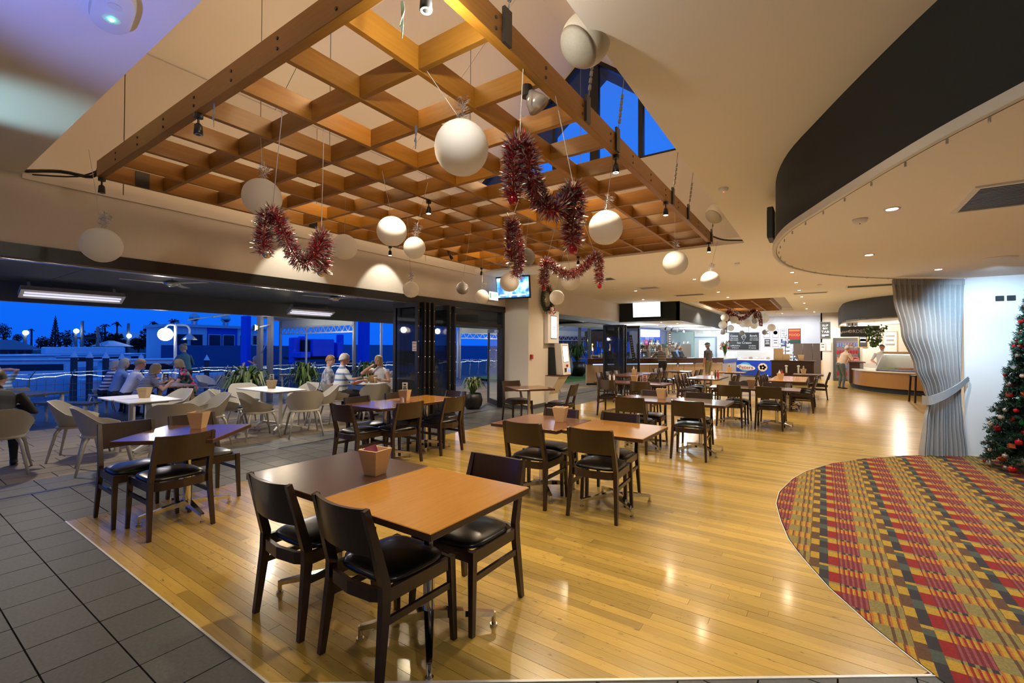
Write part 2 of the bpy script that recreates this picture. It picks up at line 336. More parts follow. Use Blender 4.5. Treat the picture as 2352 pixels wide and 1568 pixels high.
def text(s, size, material, name='lettering', parent=None, loc=(0, 0, 0), rot=(pi/2, 0, 0), align='CENTER', extr=.002, sx=1.0):
    cu = bpy.data.curves.new(name, 'FONT'); cu.body = s; cu.size = size; cu.align_x = align; cu.align_y = 'CENTER'; cu.extrude = extr; cu.resolution_u = 2
    tmp = bpy.data.objects.new(name, cu); cu.materials.append(material); me = bpy.data.meshes.new_from_object(tmp); bpy.data.objects.remove(tmp); bpy.data.curves.remove(cu)
    o = bpy.data.objects.new(name, me); COL.objects.link(o)
    o.location = loc; o.rotation_euler = rot; o.scale = (sx, 1, 1)
    if parent: o.parent = parent
    return o
# ============================================================ setting: floors
edge_px = [(2145, 1551), (2075, 1497), (2000, 1436), (1944, 1385), (1906, 1351), (1869, 1310), (1835, 1270), (1812, 1239), (1793, 1194), (1783, 1156), (1790, 1130), (1820, 1100), (1850, 1083), (1910, 1064), (1981, 1053), (2075, 1046.5), (2135, 1044.5)]
EDGE = [at(u, v, z=0) for u, v in edge_px]; EDGE = [(p.x, p.y) for p in EDGE]
EDGE = [(2.9, -.2), (1.75, 1.15), (1.1, 1.98)]+EDGE+[(1.66, 8.93)]
def edge_x(y):
    for (x0, y0), (x1, y1) in zip(EDGE, EDGE[1:]):
        if min(y0, y1) <= y <= max(y0, y1) and abs(y1-y0) > 1e-6: return x0+(x1-x0)*(y-y0)/(y1-y0)
    return EDGE[-1][0]
XL, Y0 = -5.33, 1.08                     # wood begins here
DX0, DY0, DX1, DY1 = -2.03, 1.08, .42, 2.84   # oblique edge towards the carpet tip
def wood_xr(y):
    if y < DY1: return DX0+(DX1-DX0)*(y-DY0)/(DY1-DY0)
    if y < 8.93: return edge_x(y)
    return 5.0
floor = senty('floor'); far = MB(); y = Y0; n_near = 0; PW = .066
wr = random.Random(3)
while y < 28.0:
    y1 = y+PW; xa, xb = wood_xr(y+.001), wood_xr(min(y1, 27.9)); xl = XL; xr = max(xa, xb); x = xl-wr.random()*1.2
    while x < xr:
        x1 = x+wr.uniform(.9, 2.3)
        if xr-x1 < .35: x1 = xr+1
        a = max(x, xl); e0 = min(x1-.0012, xa); e1 = min(x1-.0012, xb)
        if e0-a > .02 or e1-a > .02:
            e0 = max(e0, a+.003); e1 = max(e1, a+.003); dz = wr.uniform(-.0006, .0006)
            poly = [(a, y+.0008), (e0, y+.0008), (e1, y1-.0008), (a, y1-.0008)]
            if n_near < 296 and y < 8:
                b = MB(); b.prism([(p[0]-a, p[1]-y) for p in poly], -.018, 0); b.build('plank', PLANK, floor, loc=(a, y, dz)); n_near += 1
            else: far.prism(poly, -.018, dz)
        x = x1
    y = y1
o = far.build('plank_field', PLANKS, floor); o['kind'] = 'stuff'
MB().box((-20, -4, -.35), (7, 30, -.0195)).build('floor_slab', GAP, floor) if False else None
b = MB(); b.box((-6.6, -3.2, -.12), (6.2, 29, -.0182)); b.build('floor_slab', GAP, floor)
# charcoal tiles
def clip(poly, a, b, c):
    out = []
    for i in range(len(poly)):
        p, q = poly[i], poly[(i+1) % len(poly)]; dp = a*p[0]+b*p[1]-c; dq = a*q[0]+b*q[1]-c
        if dp >= 0: out.append(p)
        if dp*dq < 0: t = dp/(dp-dq); out.append((p[0]+(q[0]-p[0])*t, p[1]+(q[1]-p[1])*t))
    return out
tf = MB(); TW, TD, G = .2975, .281, .0035; ntile = 0
def tile(poly, near):
    global ntile
    if len(poly) < 3: return
    dz = wr.uniform(-.0005, .0005)
    if near and ntile < 280:
        b = MB(); b.prism([(p[0]-poly[0][0], p[1]-poly[0][1]) for p in poly], -.016, 0); b.build('stone_tile', TILE, floor, loc=(poly[0][0], poly[0][1], dz)); ntile += 1
    else: tf.prism(poly, -.016, dz)
nx, ny = DY0-DY1, DX1-DX0              # normal of the oblique edge
cc = nx*DX0+ny*DY0
for i in range(-5, 32):
    for j in range(0, 16):
        x = XL+i*TW; y1 = Y0-j*TD; yb = y1-TD
        if x+TW < -6.6: continue
        p = [(max(x, -6.6)+G, yb+G), (x+TW-G, yb+G), (x+TW-G, y1-G), (max(x, -6.6)+G, y1-G)]
        tile(p, j < 4 and x < -1.4)
for i in range(0, 12):                  # wedge between the oblique edge and the carpet
    for j in range(1, 8):
        x = DX0+i*TW; yb = Y0+(j-1)*TD
        p = clip([(x+G, yb+G), (x+TW-G, yb+G), (x+TW-G, yb+TD-G), (x+G, yb+TD-G)], -nx, -ny, -cc+.004)
        if len(p) >= 3 and x < edge_x(yb)-.05: tile(p, True)
for i in range(5):                      # strip between the timber floor and the folding door track
    for j in range(0, 58):
        x1 = XL-i*TW; x = max(x1-TW, -6.58); yb = Y0+j*TD
        if x1-x > .02: tile([(x+G, yb+G), (x1-G, yb+G), (x1-G, yb+TD-G), (x+G, yb+TD-G)], j < 26)
for i in range(2):                      # outside the track
    for j in range(-8, 62):
        x1 = -6.64-i*.30; tf.prism([(x1-.296, j*.6+.004-3), (x1-.004, j*.6+.004-3), (x1-.004, j*.6+.596-3), (x1-.296, j*.6+.596-3)], -.016, 0)
o = tf.build('stone_tile_field', TILEL, floor); o['kind'] = 'stuff'
b = MB(); b.box((-6.64, -3, -.016), (-6.585, 17.2, .001)); b.build('door_track', BLACKF, floor)
b = MB(); b.sweep([(DX0, DY0, .001), (DX1, DY1, .001)], (.014, .006)); b.sweep([(XL, Y0, .001), (DX0, DY0, .001)], (.012, .006)); b.sweep([(x, y, .001) for x, y in EDGE[3:]], (.012, .006)); b.build('metal_trim', ALU, floor)
# carpet: printed grid of red, mustard, olive and teal
CARP = mat('carpet_pile', (.2, .1, .05), .95, bump=.3, scale=400); n, bs = nodes(CARP)
geo = n.nodes.new('ShaderNodeNewGeometry'); s3 = n.nodes.new('ShaderNodeSeparateXYZ'); n.links.new(geo.outputs['Position'], s3.inputs[0])
def mth(op, a, b=None, c=None):
    m = n.nodes.new('ShaderNodeMath'); m.operation = op
    for i, q in enumerate((a, b, c)):
        if q is None: continue
        if isinstance(q, (int, float)): m.inputs[i].default_value = q
        else: n.links.new(q, m.inputs[i])
    return m.outputs[0]
def ramp(src, stops):
    r = n.nodes.new('ShaderNodeValToRGB'); r.color_ramp.interpolation = 'CONSTANT'; n.links.new(src, r.inputs[0]); el = r.color_ramp.elements
    el[0].position, el[0].color = stops[0][0], tuple(stops[0][1])+(1,); el[1].position, el[1].color = stops[1][0], tuple(stops[1][1])+(1,)
    for p, c in stops[2:]: e = el.new(p); e.color = tuple(c)+(1,)
    return r.outputs[0]
def mixc(f, a, b):
    m = n.nodes.new('ShaderNodeMix'); m.data_type = 'RGBA'; n.links.new(f, m.inputs['Factor']); n.links.new(a, m.inputs[6]); n.links.new(b, m.inputs[7]); return m.outputs[2]
RED, MAR, PINK, MUS, OLI, BRN, TEA, NAV, ORG = (.24, .012, .014), (.15, .012, .018), (.24, .065, .075), (.42, .27, .035), (.23, .19, .065), (.095, .045, .02), (.055, .075, .06), (.022, .018, .024), (.42, .15, .03)
u = mth('FRACT', mth('DIVIDE', mth('SUBTRACT', s3.outputs[0], .03), .457)); vv = mth('DIVIDE', mth('SUBTRACT', s3.outputs[1], .02), .275); v = mth('FRACT', vv); v2 = mth('FRACT', mth('MULTIPLY', vv, .5))
fine = mth('FRACT', mth('MULTIPLY', u, 17.0)); fine2 = mth('FRACT', mth('MULTIPLY', u, 11.3))
strA = ramp(fine, [(0, MAR), (.55, PINK)]); strB = ramp(fine, [(0, (.26, .02, .012)), (.42, MUS), (.75, ORG)]); strC = ramp(fine2, [(0, OLI), (.62, BRN)]); strD = ramp(fine2, [(0, MUS), (.5, (.16, .05, .02)), (.75, ORG)]); strN = ramp(fine2, [(0, NAV), (.6, OLI)])
def seg(lo, hi): return mth('MULTIPLY', mth('GREATER_THAN', u, lo), mth('LESS_THAN', u, hi))
rowR = mth('LESS_THAN', v, .56)
k1 = n.nodes.new('ShaderNodeRGB'); k1.outputs[0].default_value = tuple(OLI)+(1,)
redblk = ramp(v, [(0, RED), (.56, MUS), (.90, OLI)]); browblk = ramp(mth('FRACT', mth('ADD', v, .35)), [(0, BRN), (.58, MUS)]); tealblk = ramp(v2, [(0, NAV), (.34, TEA), (.55, NAV), (.8, TEA), (.93, MUS)])
c = mixc(rowR, strB, strA)
navrow = mth('GREATER_THAN', v, .88); c = mixc(navrow, c, strN)
c2 = mixc(rowR, strD, strC); plain = mth('MULTIPLY', seg(.42, .54), rowR); c2 = mixc(plain, c2, k1.outputs[0]); c = mixc(seg(.42, .77), c, c2)
c = mixc(mth('LESS_THAN', u, .125), c, redblk); c = mixc(seg(.77, .885), c, browblk); c = mixc(mth('GREATER_THAN', u, .885), c, tealblk)
hz = n.nodes.new('ShaderNodeHueSaturation'); nz = n.nodes.new('ShaderNodeTexNoise'); nz.inputs['Scale'].default_value = 90; n.links.new(geo.outputs['Position'], nz.inputs['Vector']); n.links.new(mth('MULTIPLY_ADD', nz.outputs[0], .7, .36), hz.inputs['Value']); hz.inputs['Saturation'].default_value = 1.05; n.links.new(c, hz.inputs['Color']); n.links.new(hz.outputs[0], bs.inputs['Base Color'])
b = MB(); b.prism(EDGE+[(6.1, 8.93), (6.1, -.2)], -.018, .004)
struct(b.build('carpet', CARP))
# terrace pavers and deck
terr = senty('floor_terrace'); pf = MB(); npv = 0; row = 0; x = -7.24
while x > -11.38:
    w = .30; yy = -1.5+(.2 if row % 2 else 0)
    while yy < 24:
        l = wr.choice((.40, .40, .60, .30)); p = [(x-w+.004, yy+.004), (x-.004, yy+.004), (x-.004, yy+l-.004), (x-w+.004, yy+l-.004)]; dz = wr.uniform(-.0015, .001)
        if .4 < yy < 5.4 and npv < 190 and x > -10.3:
            b = MB(); b.prism([(q[0]-x, q[1]-yy) for q in p], -.02, 0); b.build('sandstone_paver', PAVER, terr, loc=(x, yy, dz)); npv += 1
        else: pf.prism(p, -.02, dz)
        yy += l
    x -= w; row += 1
o = pf.build('sandstone_paver_field', PAVERS, terr); o['kind'] = 'stuff'
b = MB(); b.box((-11.42, -3, -.3), (-6.6, 25, -.021)); b.build('paver_bed', PAVG, terr)
DZ = -.12
dk = senty('floor_deck'); b = MB(); x = -11.44
while x > -17.3: b.box((x-.135, -4, DZ-.03), (x, 26, DZ)); x -= .141
o = b.build('deck_board_field', DECKB, dk); o['kind'] = 'stuff'
b = MB(); b.box((-17.3, -4, DZ-.2), (-11.43, 26, DZ-.031)); b.build('deck_joists', BLACKF, dk)
# ============================================================ walls and ceilings
ZC, ZL, XW = 3.2, 2.5, -6.55
def wallbox(name, a, b, m): return struct(MB().box(a, b).build(name, m))
wallbox('wall_left_header', (-6.75, -3.1, 2.5), (XW, 10.9, ZC), WALL)
wallbox('wall_left_header_far', (-6.75, 10.9, 2.5), (XW, 17.1, ZC), WALL)
wallbox('wall_rear', (-6.75, -3.2, 0), (6.2, -3.05, ZC), WALL)
wallbox('wall_side', (6.05, -3.1, 0), (6.2, 9.0, ZC), WALL)
wallbox('wall_right', (1.66, 8.95, 0), (6.2, 9.15, ZC), WALLW)
wallbox('wall_back', (-9.5, 28.0, 0), (0.0, 28.15, ZC), WALLW)
wallbox('wall_back_return', (-.06, 26.2, 0), (.0, 28.0, ZC), WALLW)
wallbox('wall_back_near', (-.06, 26.2, 0), (5.2, 26.3, ZC), WALL)
wallbox('wall_kitchen', (5.0, 9.0, 0), (5.15, 26.3, ZC), WALL)
wallbox('wall_bar', (-9.5, 26.4, 0), (-9.4, 28, ZC), WALLW)
for k, (a, b_) in enumerate((((-6.75, -3.1), (6.2, .97)), ((-1.03, .97), (6.2, 8.15)), ((-6.75, 8.15), (6.2, 17.55)), ((-1.02, 17.55), (6.2, 23.75)), ((-10.2, 17.55), (-4.12, 23.75)), ((-10.2, 23.75), (6.2, 28.2)))):
    wallbox('ceiling', (a[0], a[1], ZC), (b_[0], b_[1], ZC+.10), CEIL)
# trim where the wall meets the raised roof
b = MB(); b.box((XW, .97, 3.15), (XW+.025, 8.15, 3.2)); struct(b.build('trim_1', WALL))
# raised roof well over the near grid: panels with joints, gable glazing
well = senty('ceiling_well'); ZS = 4.96; ZR = 7.27; XM = (-6.62-1.03)/2
for i, (ya, yb) in enumerate(((.97, 1.77), (1.78, 4.17), (4.18, 6.57), (6.58, 8.15))): MB().box((-6.75, ya, ZC+.001), (-6.60, yb, ZS-.01)).build('wall_panel', WALL, well)
MB().box((-1.03, .97, ZC+.10), (-.90, 8.15, ZS)).build('wall_panel', WALL, well)
MB().box((-6.75, 8.15, ZC+.10), (-.90, 8.28, ZS)).build('wall_panel', WALL, well); None
b = MB(); b.add([(-6.75, .97, ZC+.1), (-.9, .97, ZC+.1), (-.9, .97, ZS), (XM, .97, ZR), (-6.75, .97, ZS)], [(0, 1, 2, 3, 4)]); b.add([(-6.75, .85, ZC+.1), (-.9, .85, ZC+.1), (-.9, .85, ZS), (XM, .85, ZR), (-6.75, .85, ZS)], [(4, 3, 2, 1, 0)]); b.build('gable_wall', WALL, well)
for sx in (-1, 1):
    xe = -6.75 if sx < 0 else -.9
    for ya, yb in ((.85, 3.55), (3.56, 6.0), (6.01, 8.28)):
        b = MB(); b.add([(xe, ya, ZS), (XM, ya, ZR), (XM, yb, ZR), (xe, yb, ZS), (xe, ya, ZS+.12), (XM, ya, ZR+.12), (XM, yb, ZR+.12), (xe, yb, ZS+.12)], [(0, 1, 2, 3), (7, 6, 5, 4), (0, 4, 5, 1), (2, 6, 7, 3), (0, 3, 7, 4), (1, 5, 6, 2)]); b.build('roof_panel', CEIL, well)
    b = MB(); b.add([(xe*1.0+sx*.45, 8.3, ZS-.37), (XM, 8.3, ZR), (XM, 9.2, ZR), (xe+sx*.45, 9.2, ZS-.37), (xe+sx*.45, 8.3, ZS-.25), (XM, 8.3, ZR+.14), (XM, 9.2, ZR+.14), (xe+sx*.45, 9.2, ZS-.25)], [(0, 1, 2, 3), (7, 6, 5, 4), (0, 4, 5, 1), (2, 6, 7, 3), (0, 3, 7, 4), (1, 5, 6, 2)]); b.build('verge_overhang', CHARL, well)
    b = MB(); b.bar((xe, 8.2, ZS), (XM, 8.2, ZR), .12, .14); b.build('rafter', BLACKF, well)
gz = senty('window_1')
for xm, w in ((-5.5, .06), (-4.55, .07), (-3.66, .17), (-2.74, .09), (-1.9, .06)):
    zt = ZR-abs(xm-XM)/(XM+6.75)*(ZR-ZS); MB().box((xm-w/2, 8.17, ZS), (xm+w/2, 8.27, zt)).build('mullion', BLACKF, gz)
MB().box((-6.7, 8.16, ZS), (-.95, 8.28, ZS+.04)).build('sill', BLACKF, gz)
b = MB(); b.add([(-6.75, 8.22, ZS), (-.9, 8.22, ZS), (XM, 8.22, ZR)], [(0, 1, 2)]); b.build('pane', GLASSS, gz)
# small well over the far grid
w2 = senty('ceiling_well_far')
for a, b_ in (((-4.2, 17.45, 3.3), (-4.12, 23.85, 4.1)), ((-1.02, 17.45, 3.3), (-.94, 23.85, 4.1)), ((-4.2, 17.45, 3.3), (-.94, 17.55, 4.1)), ((-4.2, 23.75, 3.3), (-.94, 23.85, 4.1)), ((-4.2, 17.45, 4.1), (-.94, 23.85, 4.2))): MB().box(a, b_).build('wall_panel', WALL, w2)
# curved charcoal bulkhead and its lower ceiling
def smooth(pts, k=4):
    out = []
    for i in range(len(pts)-1):
        p0, p1, p2, p3 = pts[max(i-1, 0)], pts[i], pts[i+1], pts[min(i+2, len(pts)-1)]
        for j in range(k):
            t = j/k; out.append(tuple(.5*((2*p1[d])+(-p0[d]+p2[d])*t+(2*p0[d]-5*p1[d]+4*p2[d]-p3[d])*t*t+(-p0[d]+3*p1[d]-3*p2[d]+p3[d])*t**3) for d in range(len(p1))))
    return out+[tuple(pts[-1])]
BC = smooth([(4.6, -3.0), (3.0, -.9), (1.75, .95), (1.1, 1.95), (.70, 2.6), (.47, 2.98), (.22, 3.5), (-.02, 4.05), (-.24, 4.6), (-.37, 5.2), (-.405, 5.8), (-.33, 6.5), (-.1, 7.2), (.25, 7.8), (.75, 8.36), (1.2, 8.72), (1.66, 8.95)])
low = senty('ceiling_low')
b = MB(); m = len(BC)
b.add([(x, y, ZL) for x, y in BC]+[(x, y, ZC) for x, y in BC], [(i, i+1, m+i+1, m+i) for i in range(m-1)])
o = b.build('bulkhead_face', CHAR, low, True)
b = MB(); b.prism([(x+.01, y) for x, y in BC]+[(6.1, 8.95), (6.1, -3.0)], ZL+.012, ZL+.05); b.build('soffit', CEILW, low)
b = MB(); b.sweep([(x-.012, y, ZL+.03) for x, y in BC], (.035, .055)); b.build('curtain_track', mat('track_white', (.72, .71, .68), .35, var=.05), low)
b = MB()
for i in range(14, m, 2): b.tube([(BC[i][0]+.03, BC[i][1], ZL+.012), (BC[i][0]+.03, BC[i][1], ZL-.012)], .006, 6)
b.build('track_glider', ALU, low)
# bar bulkhead and soffit, kitchen bulkhead
bb = senty('ceiling_bar'); MB().box((-10.1, 17.05, 2.5), (-4.29, 17.15, ZC)).build('bulkhead_face', CHAR, bb); MB().box((-4.39, 17.05, 2.5), (-4.29, 28, ZC)).build('bulkhead_face', CHARL, bb); MB().box((-10.1, 17.15, 2.5), (-4.39, 28, 2.54)).build('soffit', CEILW, bb)
KC = smooth([(.62, 26.2), (.60, 24.0), (.62, 22.6), (.66, 21.2), (.85, 20.2), (1.2, 19.4), (1.8, 18.7), (2.6, 18.1), (3.6, 17.7), (5.0, 17.4)], 3)
kb = senty('ceiling_kitchen'); m = len(KC); b = MB(); b.add([(x, y, 2.48) for x, y in KC]+[(x, y, ZC) for x, y in KC], [(i+1, i, m+i, m+i+1) for i in range(m-1)]); b.build('bulkhead_face', CHARL, kb, True)
b = MB(); b.prism(KC+[(5.0, 26.2)], 2.49, 2.53); b.build('soffit', CEILW, kb)
# terrace roof
tr = senty('ceiling_terrace'); TRF = mat('terrace_roof_grey', (.10, .115, .13), .6, var=.1)
for ya, yb in ((-3.1, -.6), (-.59, 1.9), (1.91, 4.4), (4.41, 6.9), (6.91, 9.4), (9.41, 11.9), (11.91, 14.4), (14.41, 17.0)): MB().box((-11.3, ya, 2.58), (-6.75, yb, 2.62)).build('ceiling_sheet', TRF, tr)
MB().box((-11.45, -3.1, 2.24), (-11.3, 17.0, 2.75)).build('fascia', TRF, tr); MB().box((-11.45, -3.1, 2.63), (-6.75, 17.2, 2.75)).build('roof_sheet', CHAR, tr)
# ============================================================ folding doors and door frames
hd = senty('door_1'); MB().box((-6.74, -3, 2.36), (-6.53, 9.28, 2.5)).build('door_head', BLACKF, hd); MB().box((-6.70, -3, 2.345), (-6.60, 7.3, 2.365)).build('head_track', STEEL, hd)
for y in (7.36, 9.2): MB().box((-6.72, y, 0), (-6.56, y+.10, 2.36)).build('door_post', BLACKF, hd)
MB().box((-6.70, 7.46, 1.98), (-6.58, 9.2, 2.06)).build('transom_bar', BLACKF, hd); MB().box((-6.645, 7.46, 2.06), (-6.635, 9.2, 2.36)).build('transom_pane', GLASS, hd); MB().box((-6.66, 7.46, 0), (-6.62, 7.52, 2.0)).build('jamb', BLACKF, hd)
def leaf(name, parent, p, q, z1=2.34, fw=.075, sign=None, studs=True, gm=None):
    """one glazed door leaf standing between two floor points"""
    e = bpy.data.objects.new(name, None); COL.objects.link(e); e.parent = parent
    d = (V(q)-V(p)); L = d.length; e.location = p; e.rotation_euler = (0, 0, atan2(d.y, d.x)); t = .045
    f = MB(); f.box((0, -t/2, .02), (fw, t/2, z1)); f.box((L-fw, -t/2, .02), (L, t/2, z1)); f.box((fw, -t/2, .02), (L-fw, t/2, .16)); f.box((fw, -t/2, z1-.09), (L-fw, t/2, z1)); f.build('leaf_frame', BLACKF, e)
    MB().box((fw, -.006, .16), (L-fw, .006, z1-.09)).build('pane', gm or GLASS, e)
    if studs:
        s = MB()
        for k in range(8): s.ball((L-.0, 0, .15+k*.29), .013, 8, 5)
        s.build('hinge_stud', STEEL, e)
    return e
ld = senty('door_2')
leaf('door_leaf', ld, (-6.92, 6.05, 0), (-6.22, 6.03, 0))
for k in range(3): leaf('door_leaf', ld, (-6.92, 6.16+k*.10, 0), (-6.16+k*.02, 6.14+k*.10, 0))
leaf('door_leaf', ld, (-6.92, 6.90, 0), (-6.2, 6.88, 0)); leaf('door_leaf', ld, (-6.92, 7.10, 0), (-6.24, 7.08, 0))
nl = MB(); nl.box((-6.36, 6.005, 1.42), (-6.25, 6.008, 1.60)); nt_ = nl.build('door_notice', mat('notice_paper', (.72, .70, .70), .6), ld)
for k, (s_, z_) in enumerate((('PLEASE', 1.565), ('PLEASE', 1.50), ('CLOSE', 1.45))): text(s_, .026, mat('notice_ink', (.4, .08, .1), .6), 'lettering', ld, (-6.305, 6.004, z_))
sd = senty('door_3'); e = leaf('swing_leaf', sd, (-6.66, 9.22, 0), tuple(V((-6.66, 9.22, 0))+(at(1122, 926, z=0)-V((-6.66, 9.22, 0))).normalized()*.9), 1.97, .07, None, False, GLASSC)
h = MB()
for sgn in (-1, 1): h.tube(smooth([(.52, sgn*.02, .98), (.52, sgn*.075, 1.0), (.52, sgn*.085, 1.06), (.52, sgn*.085, 1.36), (.52, sgn*.075, 1.42), (.52, sgn*.02, 1.44)]), .014, 8)
h.build('pull_handle', CHROME, e)
MB().box((0, .03, 1.86), (.2, .07, 1.93)).build('door_closer', STEEL, e)
h2 = senty('door_4'); MB().box((-6.74, 10.6, 2.36), (-6.53, 17.05, 2.5)).build('door_head', BLACKF, h2); MB().box((-6.72, 16.95, 0), (-6.56, 17.1, 2.36)).build('door_post', BLACKF, h2)
leaf('door_leaf', h2, (-6.75, 15.95, 0), (-5.95, 15.95, 0)); leaf('door_leaf', h2, (-6.75, 16.15, 0), (-5.93, 16.15, 0)); leaf('door_leaf', h2, (-6.5, 17.0, 0), (-5.72, 17.0, 0))
# wide column with skirting between the two door runs
cl = senty('column'); b = MB(); b.box((-6.75, 9.30, 0), (-5.86, 10.62, ZC)); b.build('column_body', WALL, cl); b = MB(); b.box((-6.56, 9.285, 0), (-5.845, 10.63, .09)); b.build('skirting', CHARL, cl)
# ============================================================ suspended timber grids
def beam(name, parent, a, b, w, z0, z1, m, bolts=()):
    a = V(a); b = V(b); d = b-a; L = d.length; mb = MB(); mb.bev((0, -w/2, z0), (L, w/2, z1), .003)
    o = mb.build(name, m, parent, loc=(a.x, a.y, 0), rot=(0, 0, atan2(d.y, d.x)))
    if bolts:
        for t, side in bolts:
            for dz in (.045, .105): MB().tube([(t, side*(w/2-.004), z0+dz), (t, side*(w/2+.006), z0+dz)], .010, 8).build('bolt_head', BLACKF, o)
    return o
GX0, GX1, GY0, GY1, GZ0, GZ1 = -5.955, -1.48, 1.42, 7.88, 3.175, 3.335
NX, NY = 8, 12; CX = (GX1-GX0)/NX; CY = (GY1-GY0)/NY
g = thing('timber_grid', 'large suspended timber grid with open square cells under the raised roof', 'ceiling grid', (0, 0, 0))
front = beam('edge_beam', g, (GX0, GY0, 0), (GX1, GY0, 0), .06, GZ0, GZ1, OREGON, [(k*CX, -1) for k in range(1, NX)])
beam('edge_beam', g, (GX0, GY1, 0), (GX1, GY1, 0), .06, GZ0, GZ1, OREGON)
beam('edge_beam', g, (GX0, GY0, 0), (GX0, GY1, 0), .06, GZ0, GZ1, OREGON)
beam('edge_beam', g, (GX1, GY0, 0), (GX1, GY1, 0), .06, GZ0, GZ1, OREGON, [(k*CY, -1) for k in range(1, NY)])
for k in range(1, NX): beam('joist', g, (GX0+k*CX, GY0+.03, 0), (GX0+k*CX, GY1-.03, 0), .042, GZ0+.004, GZ1-.004, OREGON)
for k in range(1, NY):                   # cross joists: short lengths between the long joists
    for j in range(NX):
        beam('nogging', g, (GX0+j*CX+.021, GY0+k*CY, 0), (GX0+(j+1)*CX-.021, GY0+k*CY, 0), .042, GZ0+.006, GZ1-.006, OREGON)
for x, y in [(GX1+.04, yy) for yy in (2.05, 3.1, 3.7, 5.45, 6.2, 7.7)]: MB().cbox((x, y, GZ0+.10), (.02, .07, .20)).build('hanger_plate', BLACKF, g)
b = MB()
for yy in (2.05, 3.1, 3.7, 5.45, 6.2, 7.7):
    b.tube([(GX1+.05, yy, GZ0+.2), (GX1+.22, yy+.02, 4.95)], .004, 5)
    for k in range(5): b.tube([(GX1+.055+k*.006, yy, GZ0+.24+k*.05), (GX1+.06+k*.006, yy, GZ0+.275+k*.05)], .012, 6)
for x, y in ((-5.0, 2.5), (-5.0, 6.0), (-3.4, 4.1), (-3.9, 2.6), (-2.9, 6.0)): b.tube([(x, y, GZ1), (x, y, 5.6)], .004, 5)
b.build('suspension_cable', GREYST, g)['kind'] = 'stuff'
for x, y in ((GX0+.035, 1.75), (GX0+.035, 3.0), (GX0+.035, 3.7), (GX0+.035, 5.2)): MB().cbox((x, y, GZ0+.07), (.012, .12, .16)).build('steel_bracket', BLACKF, g)
b = MB(); b.tube(smooth([(GX0-.02, GY0, 3.30), (GX0-.2, GY0-.02, 3.22), (-6.3, 1.2, 3.24), (-6.58, 1.0, 3.24)]), .017, 6); b.tube(smooth([(GX0-.02, GY0, 3.26), (-6.2, 1.3, 3.20), (-6.58, 1.05, 3.22)]), .008, 6); b.tube(smooth([(GX1+.03, GY1, 3.30), (-1.3, 7.95, 3.24), (-1.04, 8.1, 3.23)]), .013, 6); b.build('cable_loom', BLACKP, g)['kind'] = 'stuff'
g2 = thing('timber_grid', 'smaller far timber grid of close slats in the ceiling beyond the tables', 'ceiling grid', (0, 0, 0))
HX0, HX1, HY0, HY1 = -3.75, -1.5, 17.9, 23.2
for x in (HX0, HX1): beam('edge_beam', g2, (x, HY0, 0), (x, HY1, 0), .06, GZ0, GZ1, OREGON)
for y in (HY0, HY1): beam('edge_beam', g2, (HX0, y, 0), (HX1, y, 0), .06, GZ0, GZ1, OREGON)
for k in range(1, 4): beam('joist', g2, (HX0+k*.5625, HY0, 0), (HX0+k*.5625, HY1, 0), .05, GZ0-.01, GZ1-.01, OREGON)
for k in range(1, 11): beam('nogging', g2, (HX0, HY0+k*.48, 0), (HX1, HY0+k*.48, 0), .04, GZ0+.006, GZ1-.006, OREGON)
# lamps clipped under the grid
def grid_lamp(x, y, lit, label, rz=0, tilt=0):
    w_ = (GX1-GX0)/NX; x = GX0+round((x-GX0)/w_)*w_
    y = min(max(y, GY0), GY1)
    t = thing('grid_spotlight', label, 'spotlight', (x, y, GZ0), rz, 'spotlights under the timber grid')
    MB().lathe([(.03, 0), (.03, -.03)], 10).build('mount', BLACKF, t); MB().tube([(0, 0, -.03), (0, 0, -.075)], .008, 6).build('stem', BLACKF, t)
    h = MB(); h.lathe([(.014, -.07), (.026, -.085), (.03, -.15), (.028, -.152)], 12); hd_ = h.build('lamp_housing', BLACKF, t, True, rot=(tilt, 0, 0))
    MB().lathe([(.0, -.150), (.025, -.153), (.027, -.149)], 12).build('lamp_face', LAMP if lit else STEEL, hd_)
    return t
def on_grid(u, v): p = at(u, v, z=GZ0-.08); return p.x, p.y
for u, v, lit, lab in ((455, 278, 0, 'unlit black spotlight under the near left edge of the timber grid'), (237, 425, 0, 'unlit black spotlight at the near left corner of the timber grid'), (990, 475, 1, 'lit spotlight under the middle of the timber grid'), (922, 572, 1, 'lit spotlight beside the small white ball near the left wall'), (1413, 378, 1, 'lit spotlight under the right beam nearest the gable window'), (1528, 480, 1, 'lit spotlight under the right beam halfway to its far corner'), (1630, 568, 1, 'lit spotlight at the far right corner of the timber grid'), (1340, 598, 1, 'lit spotlight above the ball in the M shaped garland'), (1045, 585, 0, 'unlit black spotlight tilted under the far left of the grid'), (1122, 622, 0, 'unlit black spotlight at the far left corner of the grid')):
    x, y = on_grid(u, v); grid_lamp(x, y, lit, lab, 0, .6 if 'tilted' in lab else 0)
x, y = on_grid(957, 2); grid_lamp(x, y, 1, 'bright lit spotlight at the nearest corner of the timber grid')
t = thing('flood_lamp', 'unlit wide reflector flood lamp tilted under the near grid', 'spotlight', tuple(at(1210, 205, z=GZ0-.02)), .5)
MB().cyl((0, 0, -.05), .035, .07, 10).build('lamp_holder', BLACKF, t); MB().lathe([(.03, -.03), (.06, -.09), (.075, -.14), (.0, -.15)], 16).build('reflector_bulb', mat('bulb_glass', (.45, .40, .36), .15, .3), t, True, rot=(0, -.6, 0))
